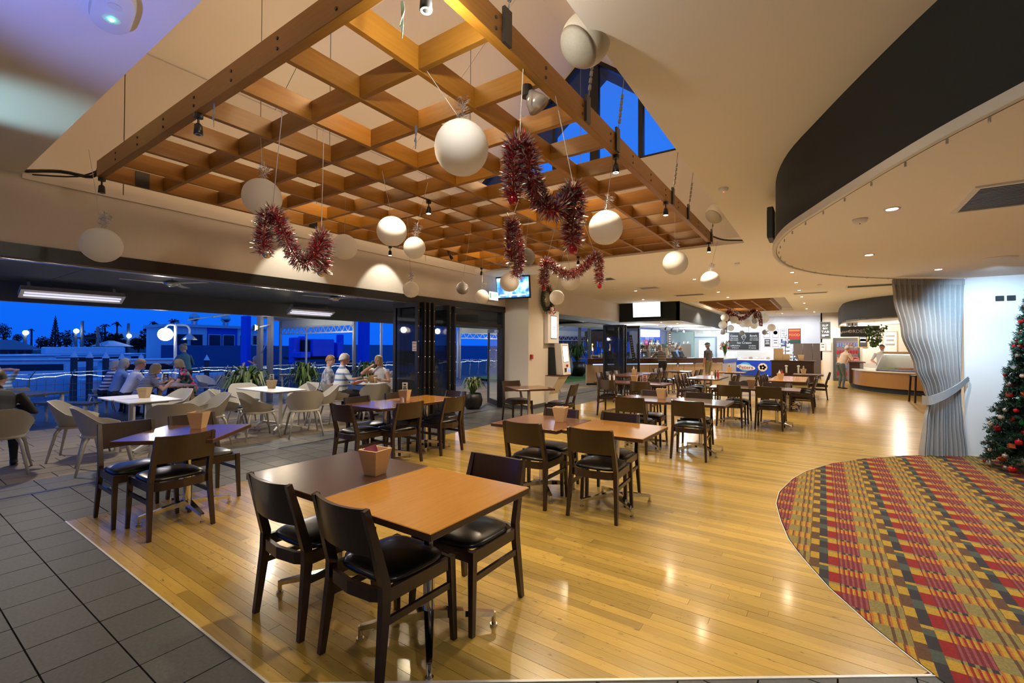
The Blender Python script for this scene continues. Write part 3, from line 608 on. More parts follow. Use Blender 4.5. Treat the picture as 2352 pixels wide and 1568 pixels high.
# ============================================================ dining chairs
def slab(fn_outline, n, z0, z1, dome):
    """cushion: rounded outline with a domed top"""
    mb = MB(); rings = [(1.0, z0), (1.015, z0+(z1-z0)*.35), (1.0, z0+(z1-z0)*.7), (.93, z1), (.75, z1+dome*.55), (.45, z1+dome*.9), (0.0, z1+dome)]
    vs = []
    for k, z in rings:
        for i in range(n): x, y = fn_outline(2*pi*i/n); vs.append((x*k, y*k, z))
    fs = [tuple(range(n-1, -1, -1))]
    for j in range(len(rings)-1):
        for i in range(n): fs.append((j*n+i, j*n+(i+1) % n, (j+1)*n+(i+1) % n, (j+1)*n+i))
    return mb.add(vs, fs)
def sq(a, b, e=4.0):
    return lambda t: (a*math.copysign(abs(cos(t))**(2/e), cos(t)), b*math.copysign(abs(sin(t))**(2/e), sin(t)))
def make_chair(label, group):
    t = thing('dining_chair', label, 'chair', (0, 0, 0), 0, group)
    o = slab(sq(.205, .20), 28, .425, .455, .022).build('seat', LEATHER, t, True); o.location = (0, .01, 0)
    f = MB(); f.bev((-.195, .185, .365), (.195, .215, .428), .004)
    for s in (-1, 1): f.sweep([(s*.205, -.185, .396), (s*.207, .20, .396)], (.024, .062))
    f.sweep([(-.20, -.19, .396), (-.14, -.225, .396), (0, -.243, .396), (.14, -.225, .396), (.20, -.19, .396)], (.022, .062)); f.build('seat_frame', WALNUT, t)
    bk = MB()
    def surf(off):
        def fn(u, v):
            x = (u-.5)*.37; bow = .028*(1-(2*u-1)**2); z = .583+.213*v; y = -.225-.075*(z-.44)/.36-bow+off; return (x, y, z+.006*(2*u-1)**2*v)
        return fn
    n, m = 10, 3; k0 = len(bk.v); bk.grid(surf(.009), n, m); k1 = len(bk.v); bk.grid(surf(-.009), n, m)
    W_ = n+1; rim = [i for i in range(W_)]+[j*W_+n for j in range(1, m+1)]+[m*W_+i for i in range(n-1, -1, -1)]+[j*W_ for j in range(m-1, 0, -1)]
    for i in range(len(rim)): a, b_ = rim[i], rim[(i+1) % len(rim)]; bk.f.append((k0+a, k0+b_, k1+b_, k1+a)); bk.m.append(0)
    bk.build('backrest', WALNUT, t, True, auto=True)
    for s in (-1, 1):
        MB().sweep([(s*.222, -.245, 0), (s*.206, -.205, .36), (s*.203, -.205, .45), (s*.197, -.255, .64), (s*.192, -.30, .80)], [(.026, .030), (.034, .046), (.034, .046), (.032, .038), (.028, .028)]).build('leg', WALNUT, t)
        MB().sweep([(s*.222, .222, 0), (s*.210, .205, .43)], [(.026, .026), (.036, .036)]).build('leg', WALNUT, t)
        MB().sweep([(s*.212, -.21, .285), (s*.214, .205, .285)], (.018, .032)).build('stretcher', WALNUT, t)
    return t
CH = None; GCH = 'dark dining chairs on the timber floor'
def chair(x, y, rz, label):
    global CH
    if CH is None: CH = make_chair(label, GCH); CH.location = (x, y, 0); CH.rotation_euler = (0, 0, R(rz)); return CH
    return dup(CH, (x, y, 0), R(rz), label, GCH)
CHAIRS = [
 (-2.42, 1.57, 0, 'dark wooden chair tucked at the near side of the dark tabletop in front'), (-1.80, 1.57, -2, 'dark wooden chair nearest of all, at the near side of the amber tabletop'), (-1.725, 2.07, 180, 'dark wooden chair facing us across the amber tabletop in front'),
 (-5.0, 1.475, -90, 'dark chair at the tile side of the diamond-set table, nearest the entrance'), (-4.5, 1.55, 90, 'dark chair with its back to the room at the diamond-set table'), (-5.05, 2.02, -90, 'dark chair behind the wooden box at the diamond-set table'),
 (-4.85, 3.71, 0, 'dark chair at the near end of the long table before the folded doors'), (-4.61, 4.08, 85, 'dark chair at the right side of the purple-tinged tabletop before the folded doors'), (-4.58, 4.86, 90, 'dark chair at the right side of the amber tabletop before the folded doors'), (-4.84, 5.22, 180, 'dark chair at the far end of the table before the folded doors'), (-5.09, 4.05, -90, 'dark chair at the terrace side of the table before the folded doors'), (-5.12, 4.78, -90, 'dark chair hidden behind the menu box at the table before the folded doors'),
 (-2.34, 3.88, 2, 'dark chair at the near left of the double table right of the foreground table'), (-1.68, 3.92, 4, 'dark chair at the near right of the double table right of the foreground table'), (-2.42, 4.30, 186, 'dark chair behind the wooden box across the double table'), (-1.77, 4.38, 183, 'dark chair facing us across the right half of the double table'),
 (-5.12, 7.72, -118, 'dark chair left of the small table beside the wide column'), (-4.18, 7.78, 98, 'dark chair right of the small table beside the wide column'),
 (-2.26, 6.58, 0, 'dark chair at the near left of the bluish reflecting double table in the middle'), (-1.50, 6.6, 4, 'dark chair at the near right of the bluish reflecting double table in the middle'), (-2.27, 7.2, 184, 'dark chair behind the box on the bluish reflecting double table'), (-1.59, 7.28, 185, 'dark chair facing us across the right half of the bluish reflecting table'),
 (-3.9, 9.65, 0, 'dark chair at the near left of the double table before the bar doors'), (-3.15, 9.66, 0, 'dark chair at the near right of the double table before the bar doors'), (-3.22, 10.1, 180, 'dark chair facing us across the double table before the bar doors'),
 (-1.47, 9.75, 0, 'dark chair at the near side of the far table with the plain box'), (-1.44, 10.34, 180, 'dark chair facing us across the left far table with a box'), (-.815, 9.8, 0, 'dark chair standing alone at the near side of the rightmost square table'), (-.82, 10.36, 180, 'dark chair facing us across the rightmost square table'),
 (-.42, 12.85, 90, 'first dark chair at the right side of the long far table, nearest us'), (-.42, 13.55, 90, 'second dark chair at the right side of the long far table'), (-.40, 14.2, 90, 'third dark chair at the right side of the long far table'),
 (-1.02, 12.95, -90, 'first dark chair at the left side of the long far table'), (-1.02, 13.6, -90, 'second dark chair at the left side of the long far table'), (-1.0, 14.25, -90, 'third dark chair at the left side of the long far table'),
 (-.12, 16.35, 90, 'dark chair at the right end of the last table before the kitchen counter'), (-2.85, 12.25, -90, 'first dark chair at the left side of the far centre table with sauce bottles'), (-2.85, 12.95, -90, 'second dark chair at the left side of the far centre table with sauce bottles'), (-2.85, 13.6, -90, 'third dark chair at the left side of the far centre table with sauce bottles'),
 (-2.15, 12.9, 90, 'first dark chair at the right side of the far centre table with sauce bottles'), (-2.15, 13.6, 90, 'second dark chair at the right side of the far centre table with sauce bottles'), (-1.95, 16.25, 90, 'dark chair at the right end of the table before the blue freezer'),
 (-4.2, 12.1, 90, 'first dark chair in the row with its backs to us beside the bar doors'), (-4.2, 12.75, 90, 'second dark chair in the row beside the bar doors'), (-4.2, 13.4, 90, 'third dark chair in the row beside the bar doors'), (-4.2, 14.05, 90, 'fourth dark chair in the row beside the bar doors'), (-4.95, 12.1, -90, 'first dark chair on the door side of the table beside the bar doors'), (-4.95, 12.75, -90, 'second dark chair on the door side of the table beside the bar doors'), (-4.95, 13.4, -90, 'third dark chair on the door side of the table beside the bar doors'),
 (-4.35, 15.35, -90, 'first dark chair left of the table right under the bar front'), (-4.35, 16.0, -90, 'second dark chair left of the table right under the bar front'), (-3.6, 15.4, 90, 'first dark chair right of the table right under the bar front'), (-3.6, 16.05, 90, 'second dark chair right of the table right under the bar front'),
]
for c in CHAIRS: chair(*c)
t = thing('bar_stool', 'dark stool half hidden by the grey drape near the kitchen counter', 'stool', (2.28, 17.0, 0), .2)
for sx in (-1, 1):
    for sy in (-1, 1): MB().sweep([(sx*.2, sy*.2, 0), (sx*.17, sy*.17, .72)], (.04, .04)).build('leg', WALNUT, t)
MB().bev((-.2, -.2, .72), (.2, .2, .76), .008).build('seat', LEATHER, t); MB().box((-.18, -.19, .25), (.18, -.165, .28)).build('footrest', WALNUT, t)
# ============================================================ tables
def make_table(name, label, group, top, s=.765, z=.73, th=.034, pole=CHROME, edge=None):
    t = thing(name, label, 'table', (0, 0, 0), 0, group)
    b = MB(); b.bev((-s/2, -s/2, z-th), (s/2, s/2, z), .003); o = b.build('tabletop', [top, edge or TEDGE], t)
    for p in o.data.polygons:
        if p.normal.z < .5: p.material_index = 1
    pl = MB(); pl.cyl((0, 0, .07), .030, z-th-.07, 16); pl.build('pole', pole, t, True, auto=True); MB().cbox((0, 0, z-th-.012), (.36, .36, .022)).build('mounting_plate', BLACKF, t)
    for k in range(4):
        a = pi/4+k*pi/2; c, s_ = cos(a), sin(a); lg = MB()
        lg.sweep([(c*.02, s_*.02, .105), (c*.18, s_*.18, .088), (c*.345, s_*.345, .064)], [(.05, .045), (.040, .032), (.026, .024)]); lo = lg.build('base_leg', pole, t)
        ft = MB(); ft.cyl((c*.345, s_*.345, .018), .012, .055, 10); ft.cyl((c*.345, s_*.345, 0), .020, .012, 12); ft.cyl((c*.345, s_*.345, .010), .012, .012, 10); ft.build('glide_foot', CHROME, lo)
    return t
TB = {}; GTB = 'square pedestal tables on the timber floor'
def table(x, y, rz, kind, label):
    if kind not in TB: t = TB[kind] = make_table('dining_table', label, GTB, TTOP[kind]); t.location = (x, y, 0); t.rotation_euler = (0, 0, R(rz)); return t
    return dup(TB[kind], (x, y, 0), R(rz), label, GTB)
for tt in [(-1.715, 1.75, 0, 0, 'amber square pedestal table nearest the camera'), (-2.487, 1.755, 0, 1, 'dark brown square table under the box with pink napkins'), (-4.70, 1.745, 43, 2, 'diamond-set square table with a box, nearest the terrace tiles'),
 (-4.87, 4.11, 0, 2, 'mahogany square table with salt shaker before the folded doors'), (-4.87, 4.885, 0, 0, 'amber square table at the far end before the folded doors'), (-2.41, 4.10, 0, 2, 'left half of the double table right of the foreground, under the wooden box'), (-1.635, 4.18, 0, 0, 'right half of the double table right of the foreground'),
 (-4.66, 7.42, -38, 2, 'small square table set askew beside the wide column'), (-2.22, 6.9, 0, 2, 'left half of the bluish reflecting double table in the middle'), (-1.45, 6.97, 0, 1, 'right half of the bluish reflecting double table in the middle'), (-3.86, 9.88, 0, 2, 'left half of the double table before the bar doors'), (-3.09, 9.88, 0, 2, 'right half of the double table before the bar doors'),
 (-1.49, 10.05, 0, 1, 'far square table with a plain box, right of centre'), (-.72, 10.05, 0, 1, 'rightmost far square table with a single chair before it'), (-.70, 12.85, 0, 0, 'near part of the long far table with a box'), (-.70, 13.62, 0, 0, 'middle part of the long far table'), (-.70, 14.39, 0, 0, 'last part of the long far table'), (-.35, 16.3, 0, 1, 'last dark table before the kitchen counter with a menu box'),
 (-2.5, 12.5, 0, 2, 'near half of the far centre table with sauce bottles'), (-2.5, 13.27, 0, 2, 'far half of the far centre table with sauce bottles'), (-2.42, 16.15, 0, 0, 'pale topped table before the blue freezer with a menu box'), (-4.57, 12.3, 0, 2, 'near half of the table beside the bar doors'), (-4.57, 13.07, 0, 2, 'middle of the table beside the bar doors'), (-4.57, 13.84, 0, 2, 'far part of the table beside the bar doors'), (-3.98, 15.7, 0, 1, 'dark table right under the bar front with a menu box')]: table(*tt)
# ============================================================ wooden condiment boxes and what they hold
def taper_box():
    mb = MB(); a, b, h, w = .045, .070, .150, .008
    def ring(r, z): return [(-r, -r, z), (r, -r, z), (r, r, z), (-r, r, z)]
    vs = ring(a, 0)+ring(b, h)+ring(b-w, h)+ring(a-w+.002, .008); fs = [(3, 2, 1, 0)]
    for i in range(4): j = (i+1) % 4; fs += [(i, j, 4+j, 4+i), (4+i, 4+j, 8+j, 8+i), (8+i, 8+j, 12+j, 12+i)]
    fs.append((12, 13, 14, 15)); return mb.add(vs, fs)
TBX = None
def cbox(x, y, rz, label, z=.731, sc=1.0):
    global TBX
    if TBX is None: TBX = taper_box().mesh('wooden_box', BOXW)
    o = place(TBX, 'wooden_box', None, (x, y, z), (0, 0, R(rz)), (sc, sc, sc)); return tag(o, label, 'box', 'tapered wooden table boxes')
NAPP, NAPW = mat('pink_napkin', (.62, .25, .42), .8), mat('white_napkin', (.75, .73, .70), .8)
def napkins(x, y, z, m, label, rz=0):
    t = MB()
    for k in range(4): t.add([(-.05, -.012+k*.008, 0), (.05, -.012+k*.008, 0), (.03, -.006+k*.008, .085+.01*(k % 2)), (-.04, -.006+k*.008, .07)], [(0, 1, 2, 3)]); t.add([(-.05, -.010+k*.008, 0), (.05, -.010+k*.008, 0), (.03, -.004+k*.008, .085+.01*(k % 2)), (-.04, -.004+k*.008, .07)], [(3, 2, 1, 0)])
    tag(t.build('napkins', m, None, loc=(x, y, z), rot=(.25, 0, R(rz))), label, 'napkins', 'napkins in wooden boxes')
MENUW, MENUB, MENUP = mat('menu_card_white', (.80, .80, .80), .5), mat('menu_card_black', (.012, .012, .012), .5), mat('menu_card_pink', (.70, .45, .52), .5)
def menu(x, y, z, m, label, rz=0, h=.19, w=.075):
    t = thing('menu_card', label, 'menu', (x, y, z), R(rz), 'menu cards on the tables'); c = MB(); c.bev((-w/2, -.004, 0), (w/2, .004, h), .002); c.build('card', m, t)
    ink = MENUW if m is MENUB else MENUB; k = MB(); k.box((-w*.22, -.006, h*.80), (w*.22, -.0041, h*.90))
    for j in range(4): ww = w*(.28+.08*((j*7) % 3)); k.box((-ww, -.006, h*(.62-.14*j)), (ww, -.0041, h*(.70-.14*j)))
    k.build('print', ink, t); return t
for a in [(-2.24, 1.82, 8, 'pale wooden box with pink napkins on the dark front table'), (-4.83, 1.88, 40, 'pale wooden box on the diamond-set table'), (-4.93, 4.52, 20, 'wooden box with a menu card on the table before the folded doors'), (-2.25, 4.2, 12, 'wooden box on the double table right of the foreground'), (-2.02, 7.0, 4, 'wooden box on the bluish reflecting table'), (-3.45, 9.9, 6, 'wooden box on the double table before the bar doors'), (-1.16, 10.1, 0, 'plain wooden box on the far square table right of centre'), (-.86, 13.1, 15, 'wooden box with bottles on the long far table'), (-.47, 16.3, 10, 'wooden box with a black framed menu on the last far table'), (-2.5, 16.2, 5, 'wooden box with a menu before the blue freezer'), (-4.5, 12.9, 10, 'wooden box with sauce bottles on the table beside the bar doors'), (-4.0, 15.75, 8, 'wooden box with a black menu under the bar front')]: cbox(*a)
napkins(-2.26, 1.81, .815, NAPP, 'folded pink napkins standing in the box on the dark front table', 20); napkins(-4.84, 1.87, .80, NAPW, 'white napkins in the box on the diamond-set table', 30); napkins(-2.25, 4.2, .80, NAPW, 'white napkins in the box on the double table', 10)
menu(-4.93, 4.52, .80, MENUW, 'white menu card standing in the box before the folded doors', 40); menu(-.47, 16.3, .80, MENUB, 'black menu standing in the box on the last far table', 15); menu(-2.5, 16.2, .80, MENUW, 'white menu standing in the box before the blue freezer', 10); menu(-4.0, 15.75, .80, MENUB, 'black menu card standing in the box under the bar front', 15); menu(-3.22, 9.9, .732, MENUP, 'pink folded menu card on the double table before the bar doors', 20, .17, .11)
def bottle_mesh(h, r, neck=.35, n=12): return MB().lathe([(r*.9, 0), (r, .01), (r, h*(1-neck)), (r*.38, h*(1-neck*.45)), (r*.36, h*.97), (r*.42, h*.975), (r*.42, h)], n)
SAUCE = [mat('sauce_bottle_clear', (.75, .78, .80), .2), mat('sauce_bottle_red', (.35, .03, .02), .3), mat('sauce_bottle_brown', (.10, .05, .02), .3)]
def bottle(x, y, z, h, r, m, label, group, cap=None, cat='bottle'):
    t = thing('bottle', label, cat, (x, y, z), 0, group); bottle_mesh(h, r).build('glass_body', m, t, True)
    MB().cyl((0, 0, h), r*.45, .018, 10).build('cap', cap or BLACKP, t); return t
for x, y, z, m, lab in ((-.88, 13.1, .80, 0, 'clear sauce bottle in the box on the long far table'), (-.83, 13.12, .80, 1, 'red sauce bottle in the box on the long far table'), (-4.52, 12.9, .80, 0, 'clear sauce bottle in the box beside the bar doors'), (-4.47, 12.92, .80, 2, 'brown sauce bottle in the box beside the bar doors'), (-2.42, 12.95, .731, 0, 'clear sauce bottle at the left on the far centre table'), (-2.34, 13.0, .731, 2, 'brown sauce bottle on the far centre table'), (-2.27, 12.97, .731, 1, 'red sauce bottle at the right on the far centre table'), (-4.05, 9.95, .731, 0, 'clear sauce bottle left of the box before the bar doors'), (-3.97, 10.0, .731, 0, 'second clear sauce bottle before the bar doors')): bottle(x, y, z, .17, .026, SAUCE[m], lab, 'sauce bottles on the tables')
for x, y, lab in ((-4.80, 4.36, 'white salt shaker beside the box before the folded doors'), (-.55, 13.15, 'white shaker beside the box on the long far table')):
    t = thing('salt_shaker', lab, 'shaker', (x, y, .731), 0, 'white shakers on the tables'); MB().lathe([(.019, 0), (.020, .004), (.017, .055), (.018, .058)], 14).build('body', MENUW, t, True); MB().lathe([(.018, .058), (.016, .068), (0, .071)], 14).build('cap', CHROME, t, True)
# ============================================================ terrace furniture
def make_tub(label, group):
    t = thing('tub_chair', label, 'chair', (0, 0, 0), 0, group); n, m = 26, 7
    def rim(a):
        q = abs(a)/R(128); return .77-.18*max(0, min(1, (q-.24)/.42))**1.3-.05*max(0, (q-.75)/.25)
    def srf(off):
        def fn(u, v):
            a = (u-.5)*2*R(128); z = .44+(rim(a)-.44)*v; r = (.205+.075*v**.8+.02*v*max(0, cos(a)))+off
            return (sin(a)*r*1.05, -cos(a)*r*.98-.02*v, z)
        return fn
    b = MB(); k0 = 0; b.grid(srf(0.006), n, m); k1 = len(b.v); b.grid(srf(-.006), n, m); W_ = n+1
    rimi = [m*W_+i for i in range(W_)]
    for i in range(n): b.f.append((rimi[i], rimi[i+1], k1+rimi[i+1], k1+rimi[i])); b.m.append(0)
    for i in (0, n):
        for j in range(m): b.f.append((j*W_+i, (j+1)*W_+i, k1+(j+1)*W_+i, k1+j*W_+i)); b.m.append(0)
    seat = slab(sq(.225, .225, 3), 26, .415, .445, -.008); k = len(b.v); b.v += seat.v; b.f += [tuple(k+i for i in f) for f in seat.f]; b.m += seat.m
    b.build('shell', SHELLP, t, True, auto=True); o = slab(sq(.195, .195, 3), 24, .447, .472, .012).build('cushion', CUSH, t, True); o.location = (0, .01, 0)
    for sx in (-1, 1):
        for sy in (-1, 1): MB().tube([(sx*.16, sy*.15, .43), (sx*.20, sy*.19, .36), (sx*.265, sy*.26, 0)], [.022, .020, .012], 8).build('leg', ALU, t, True)
    return t
TUB = None; GTUB = 'taupe tub chairs on the terrace'
def tub(x, y, rz, label, z=0):
    global TUB
    if TUB is None: TUB = make_tub(label, GTUB); TUB.location = (x, y, z); TUB.rotation_euler = (0, 0, R(rz)); return TUB
    return dup(TUB, (x, y, z), R(rz), label, GTUB)
WT = [(-7.95, 2.46, 0, 'near half of the white table pair on the terrace nearest the entrance'), (-8.60, 2.44, 0, 'far half of the white table pair on the terrace nearest the entrance'), (-7.92, 4.36, 0, 'near half of the middle white table pair on the terrace'), (-8.56, 4.36, 0, 'far half of the middle white table pair with a menu box'), (-7.95, 6.25, 20, 'white terrace table with beer glasses where three people sit')]
w0 = None
for x, y, rz, lab in WT:
    if w0 is None: w0 = make_table('terrace_table', lab, 'white terrace tables', WTOP, .62, .73, .02, ALU, ALU); w0.location = (x, y, 0); w0.rotation_euler = (0, 0, R(rz))
    else: dup(w0, (x, y, 0), R(rz), lab)
for c in [(-7.95, 1.02, 78, 'taupe tub chair cut by the left edge with a person in black'), (-8.25, 1.80, -25, 'taupe tub chair at the left of the nearer white table pair, side on'), (-7.2, 1.80, -12, 'taupe tub chair with its back to us at the left of the nearer white pair'), (-7.0, 2.45, 68, 'taupe tub chair with its back to us at the right of the nearer white pair'), (-8.95, 3.05, 190, 'taupe tub chair on the water side of the nearer white pair'), (-7.75, 3.12, 175, 'taupe tub chair at the far right of the nearer white pair'), (-8.3, 3.2, 185, 'taupe tub chair behind the box of the nearer white pair'),
 (-8.35, 3.72, -30, 'taupe tub chair left of the middle white pair, seen from the side'), (-7.66, 3.85, -10, 'taupe tub chair with its back to us at the left of the middle white pair'), (-7.25, 4.4, 68, 'taupe tub chair with its back to us at the right of the middle white pair'), (-9.2, 4.4, -95, 'taupe tub chair at the water end of the middle white pair'), (-7.75, 5.05, 155, 'taupe tub chair showing its navy cushion right of the middle white pair'), (-8.5, 5.1, 185, 'taupe tub chair behind the middle white pair'),
 (-8.55, 5.6, -30, 'taupe tub chair under the person in the leaf print top'), (-8.1, 5.62, -12, 'taupe tub chair under the person in the blue striped polo'), (-8.25, 6.98, 190, 'taupe tub chair under the person in the white top on the terrace'), (-7.42, 6.0, 60, 'taupe tub chair beside the folded glass doors'), (-7.5, 6.8, 120, 'taupe tub chair behind the folded glass doors'), (-7.9, 7.9, 60, 'taupe tub chair seen through the glass swing door'), (-8.4, 8.6, -60, 'taupe tub chair by the potted plant outside the glass swing door')]: tub(*c)
for c in [(-14.6, 3.55, 170, 'tub chair with a navy cushion facing us alone on the deck by the rope fence'), (-14.8, 6.0, -60, 'first tub chair beside the small deck table behind the floral dress'), (-14.1, 6.2, 30, 'second tub chair beside the small deck table behind the floral dress'), (-14.5, 7.15, 95, 'tub chair of the person in white on the deck'), (-13.5, 1.85, 112, 'tub chair of the person in green stripes at the far left')]: tub(c[0], c[1], c[2], c[3], DZ)
tag(place(w0.children[0].data, 'deck_table', None, (-14.5, 6.55, DZ), (0, 0, .4)), 'small white table on the deck by the rope fence', 'table'); _dt = COL.objects[-1] if False else None
dl = MB(); dl.cyl((0, 0, .0), .03, .71, 10); dl.cyl((0, 0, 0), .25, .02, 20); dl.build('pedestal', ALU, bpy.data.objects['deck_table'])
cbox(-8.25, 2.5, 40, 'pale wooden box on the white table pair of the terrace'); cbox(-8.3, 4.4, 30, 'pale wooden box with a menu on the middle white pair'); menu(-8.3, 4.4, .79, MENUW, 'white menu card in the box on the middle white table', 45, .2)
cbox(-8.0, 6.42, 20, 'pale wooden box between the beers on the terrace table')
BEER = mat('beer', (.62, .33, .03), .15); FOAM = mat('beer_foam', (.85, .82, .74), .7)
for x, y, lab in ((-7.92, 6.2, 'glass of beer nearest the person in blue stripes'), (-7.78, 6.32, 'glass of beer before the person in the white top'), (-8.1, 6.3, 'tall glass of beer behind the box on the terrace table')):
    t = thing('beer_glass', lab, 'glass', (x, y, .731), 0, 'beer glasses on the terrace table'); MB().lathe([(.024, 0), (.030, .004), (.036, .13), (.034, .13), (.028, .006)], 14).build('glass', GLASSC, t, True); MB().lathe([(.026, .006), (.033, .10), (0, .10)], 14).build('beer', BEER, t, True); MB().lathe([(.033, .10), (.034, .125), (0, .127)], 14).build('foam', FOAM, t, True)
bottle(-7.6, 6.35, .731, .20, .032, GLASSC, 'clear water bottle on the white terrace table', 'water bottles on the terrace', MENUW)
# timber table with benches, metal table and benches on the deck
OAKT = wood('terrace_timber', (.34, .21, .11), (.22, .13, .07), .5, 0, .1, 4)
def plank_table(name, label, cat, x, y, rz, L, Wd, h, n, m, legm, leg=.05, ang=0):
    t = thing(name, label, cat, (x, y, DZ), R(rz)); w = Wd/n
    for k in range(n): MB().bev((-L/2, -Wd/2+k*w+.004, h-.03), (L/2, -Wd/2+(k+1)*w-.004, h), .003).build('slat', m, t)
    for sx in (-1, 1):
        for sy in (-1, 1): MB().sweep([(sx*(L/2-.08-ang), sy*(Wd/2-.06), h-.03), (sx*(L/2-.08), sy*(Wd/2-.06), 0)], (leg, leg)).build('leg', legm, t)
    MB().box((-L/2+.06, -.02, h-.07), (L/2-.06, .02, h-.03)).build('rail', legm, t); return t
plank_table('timber_table', 'timber slatted table on the deck with people leaning on it', 'table', -12.75, 4.15, 0, 2.2, .72, .74, 5, OAKT, OAKT, .07, .12)
plank_table('bench', 'pale metal framed bench under the person in the floral dress', 'bench', -12.85, 4.92, 3, 1.3, .32, .44, 4, DECKB, ALU, .04)
plank_table('bench', 'metal framed bench under the row of four people', 'bench', -12.9, 3.45, 0, 2.7, .32, .44, 4, DECKB, ALU, .04)
plank_table('metal_table', 'slatted metal table before the person in green stripes at the far left', 'table', -12.35, 1.75, 30, 1.5, .7, .74, 6, DECKB, ALU, .045)
plank_table('bench', 'slatted metal bench standing empty at the left of the deck', 'bench', -13.0, 2.6, 30, 1.3, .36, .44, 4, DECKB, ALU, .045)
plank_table('deck_bench_table', 'dark slatted deck table with a black menu behind the palms', 'table', -13.6, 8.3, 60, 1.5, .7, .74, 6, DECKB, ALU, .045)
menu(-13.6, 8.1, .63, MENUB, 'black menu card standing on the dark slatted deck table', 40, .24, .11)
menu(-12.25, 4.1, .63, MENUB, 'black menu card standing on the timber table', 40, .24, .11); cbox(-12.45, 4.2, 30, 'pale wooden box on the timber deck table', .622)
for x, y, m, lab in ((-12.75, 4.2, 0, 'clear bottle left of the box on the timber deck table'), (-12.85, 4.1, 2, 'dark bottle on the timber deck table')): bottle(x, y, .622, .24, .033, SAUCE[m], lab, 'bottles on the timber table')
t = thing('plate_of_chips', 'plate of golden chips on the timber deck table', 'food', (-12.3, 3.95, .622), 0); MB().lathe([(.08, 0), (.13, .018), (.128, .022), (.08, .006), (0, .006)], 20).build('plate', MENUW, t, True)
c = MB(); rr = random.Random(4)
for k in range(26): a = rr.random()*6.3; r = rr.random()*.08; p = V((cos(a)*r, sin(a)*r, .015+rr.random()*.03)); d = V((rr.uniform(-1, 1), rr.uniform(-1, 1), rr.uniform(-.2, .4))).normalized()*.035; c.bar(p-d, p+d, .009)
c.build('chips', mat('fried_chips', (.60, .32, .06), .7), t)['kind'] = 'stuff'
# ============================================================ hanging paper balls
dr = random.Random(21)
def foil_tuft(n, r, h):
    mb = MB()
    for k in range(n):
        z = dr.random()*h; d = V((dr.gauss(0, 1), dr.gauss(0, 1), dr.gauss(0, .5))).normalized(); p = V((d.x*.004, d.y*.004, z)); mb.blade(p, p+d*r*dr.uniform(.6, 1.1), .0022, d.cross(V((dr.random(), dr.random(), 1))))
    return mb
PB = MB(); _p = [(0, -1.0)]+[(sin(pi*i/14), -cos(pi*i/14)) for i in range(1, 14)]+[(0, .985)]; _p[1] = (.20, -.955)
PBM = PB.lathe(_p, 72, pleat=.03).mesh('paper_sphere', PAPER, True)
TUFT = foil_tuft(120, .05, .10).mesh('tinsel_topper', FOILS)
GBALL = 'white tissue paper balls hung from the ceiling'
def hook(c):
    """where a cord from a hanging thing is tied: the nearest joist, else the ceiling"""
    for x0, x1, y0, y1, nx_ in ((GX0, GX1, GY0, GY1, NX), (HX0, HX1, HY0, HY1, 4)):
        if x0-.6 < c.x < x1+.6 and y0-.6 < c.y < y1+.8: w_ = (x1-x0)/nx_; k = min(nx_, max(0, round((c.x-x0)/w_))); return (x0+k*w_-c.x, min(max(c.y, y0), y1)-c.y, GZ0+.07-c.z)
    return (0, 0, 3.203-c.z)
def ball(u, v, rpx, dia, label, top=None, tuft=True, tilt=(0, 0), far=0, sc=1.0):
    d = far or FPX*dia/(2*rpx); dia = 2*rpx*d/FPX; c = at(u, v, d=d); top = top or 3.19; r = dia/2
    t = thing('paper_ball', label, 'paper ball', (c.x, c.y, c.z), dr.random()*3, GBALL)
    place(PBM, 'paper_sphere', t, (0, 0, 0), (tilt[0], tilt[1], 0), (r, r, r))
    cd = MB(); cd.tube([(0, 0, r*.98), hook(c)], .0022, 5); cd.build('cord', CORDM, t)
    if tuft: place(TUFT, 'tinsel_topper', t, (.0, .0, r+.015), (.25, .2, 0), (1.1*sc, 1.1*sc, 1.2*sc))
    return t
for a in [(1060, 340, 62, .32, 'largest white paper ball, nearest the camera under the grid'), (602, 453, 42, .30, 'white paper ball with bluish tuft above the left M shaped garland'), (233, 563, 39, .29, 'lopsided white paper ball before the wall at the left', None, True, (.5, .4)), (900, 531, 34, .30, 'lilac white paper ball without a tuft, under the grid centre', None, False), (791, 567, 29, .30, 'plain white paper ball right of the left M shaped garland', None, False), (952, 569, 25, .22, 'small crumpled white ball beside the lit spotlight on the left', None, True), (944, 665, 18.5, .20, 'brightly lit small white ball above the folded glass doors'), (1391, 523, 39, .30, 'white paper ball with silver tuft right of the hanging red garland'), (1551, 604, 28, .30, 'white paper ball under the far right corner of the grid'), (1631, 644, 21, .30, 'white paper ball right of and below the grid corner'), (1310, 645, 22, .28, 'white paper ball in the middle of the M shaped far garland', None, False), (1279, 683, 17, .26, 'white paper ball right of the wreath', None, False), (1170, 648, 22, .28, 'white paper ball in front of the television on the column', None, False), (1107, 681, 16, .24, 'white paper ball in front of the lit exit sign', None, True)]: ball(*a)
FARB = [(1665, 729, 9, 'topmost left far ball under the second grid'), (1660, 746, 9.2, 'left far ball below the topmost one'), (1678, 753, 7.5, 'oval far ball beside the far television'), (1686, 734, 9, 'far ball among the far garlands at left'), (1697, 737, 8, 'far ball in the middle of the far garlands'), (1707, 743, 9, 'far ball left of the bright pair'), (1716, 742, 9.5, 'brightest far ball in the middle'), (1732, 747, 8, 'far ball under the small grey far ball'), (1754, 731, 11, 'biggest far ball at the right of the far garlands'), (1772, 752, 8.5, 'rightmost far ball before the white posters'), (1733, 728, 6, 'small far ball hidden by the far garland')]
for i, (u, v, rp, lab) in enumerate(FARB): ball(u, v, rp, .36, 'white paper '+lab, None, False, (0, 0), (19.0, 20.5, 22.0)[i % 3])
WS = MB()
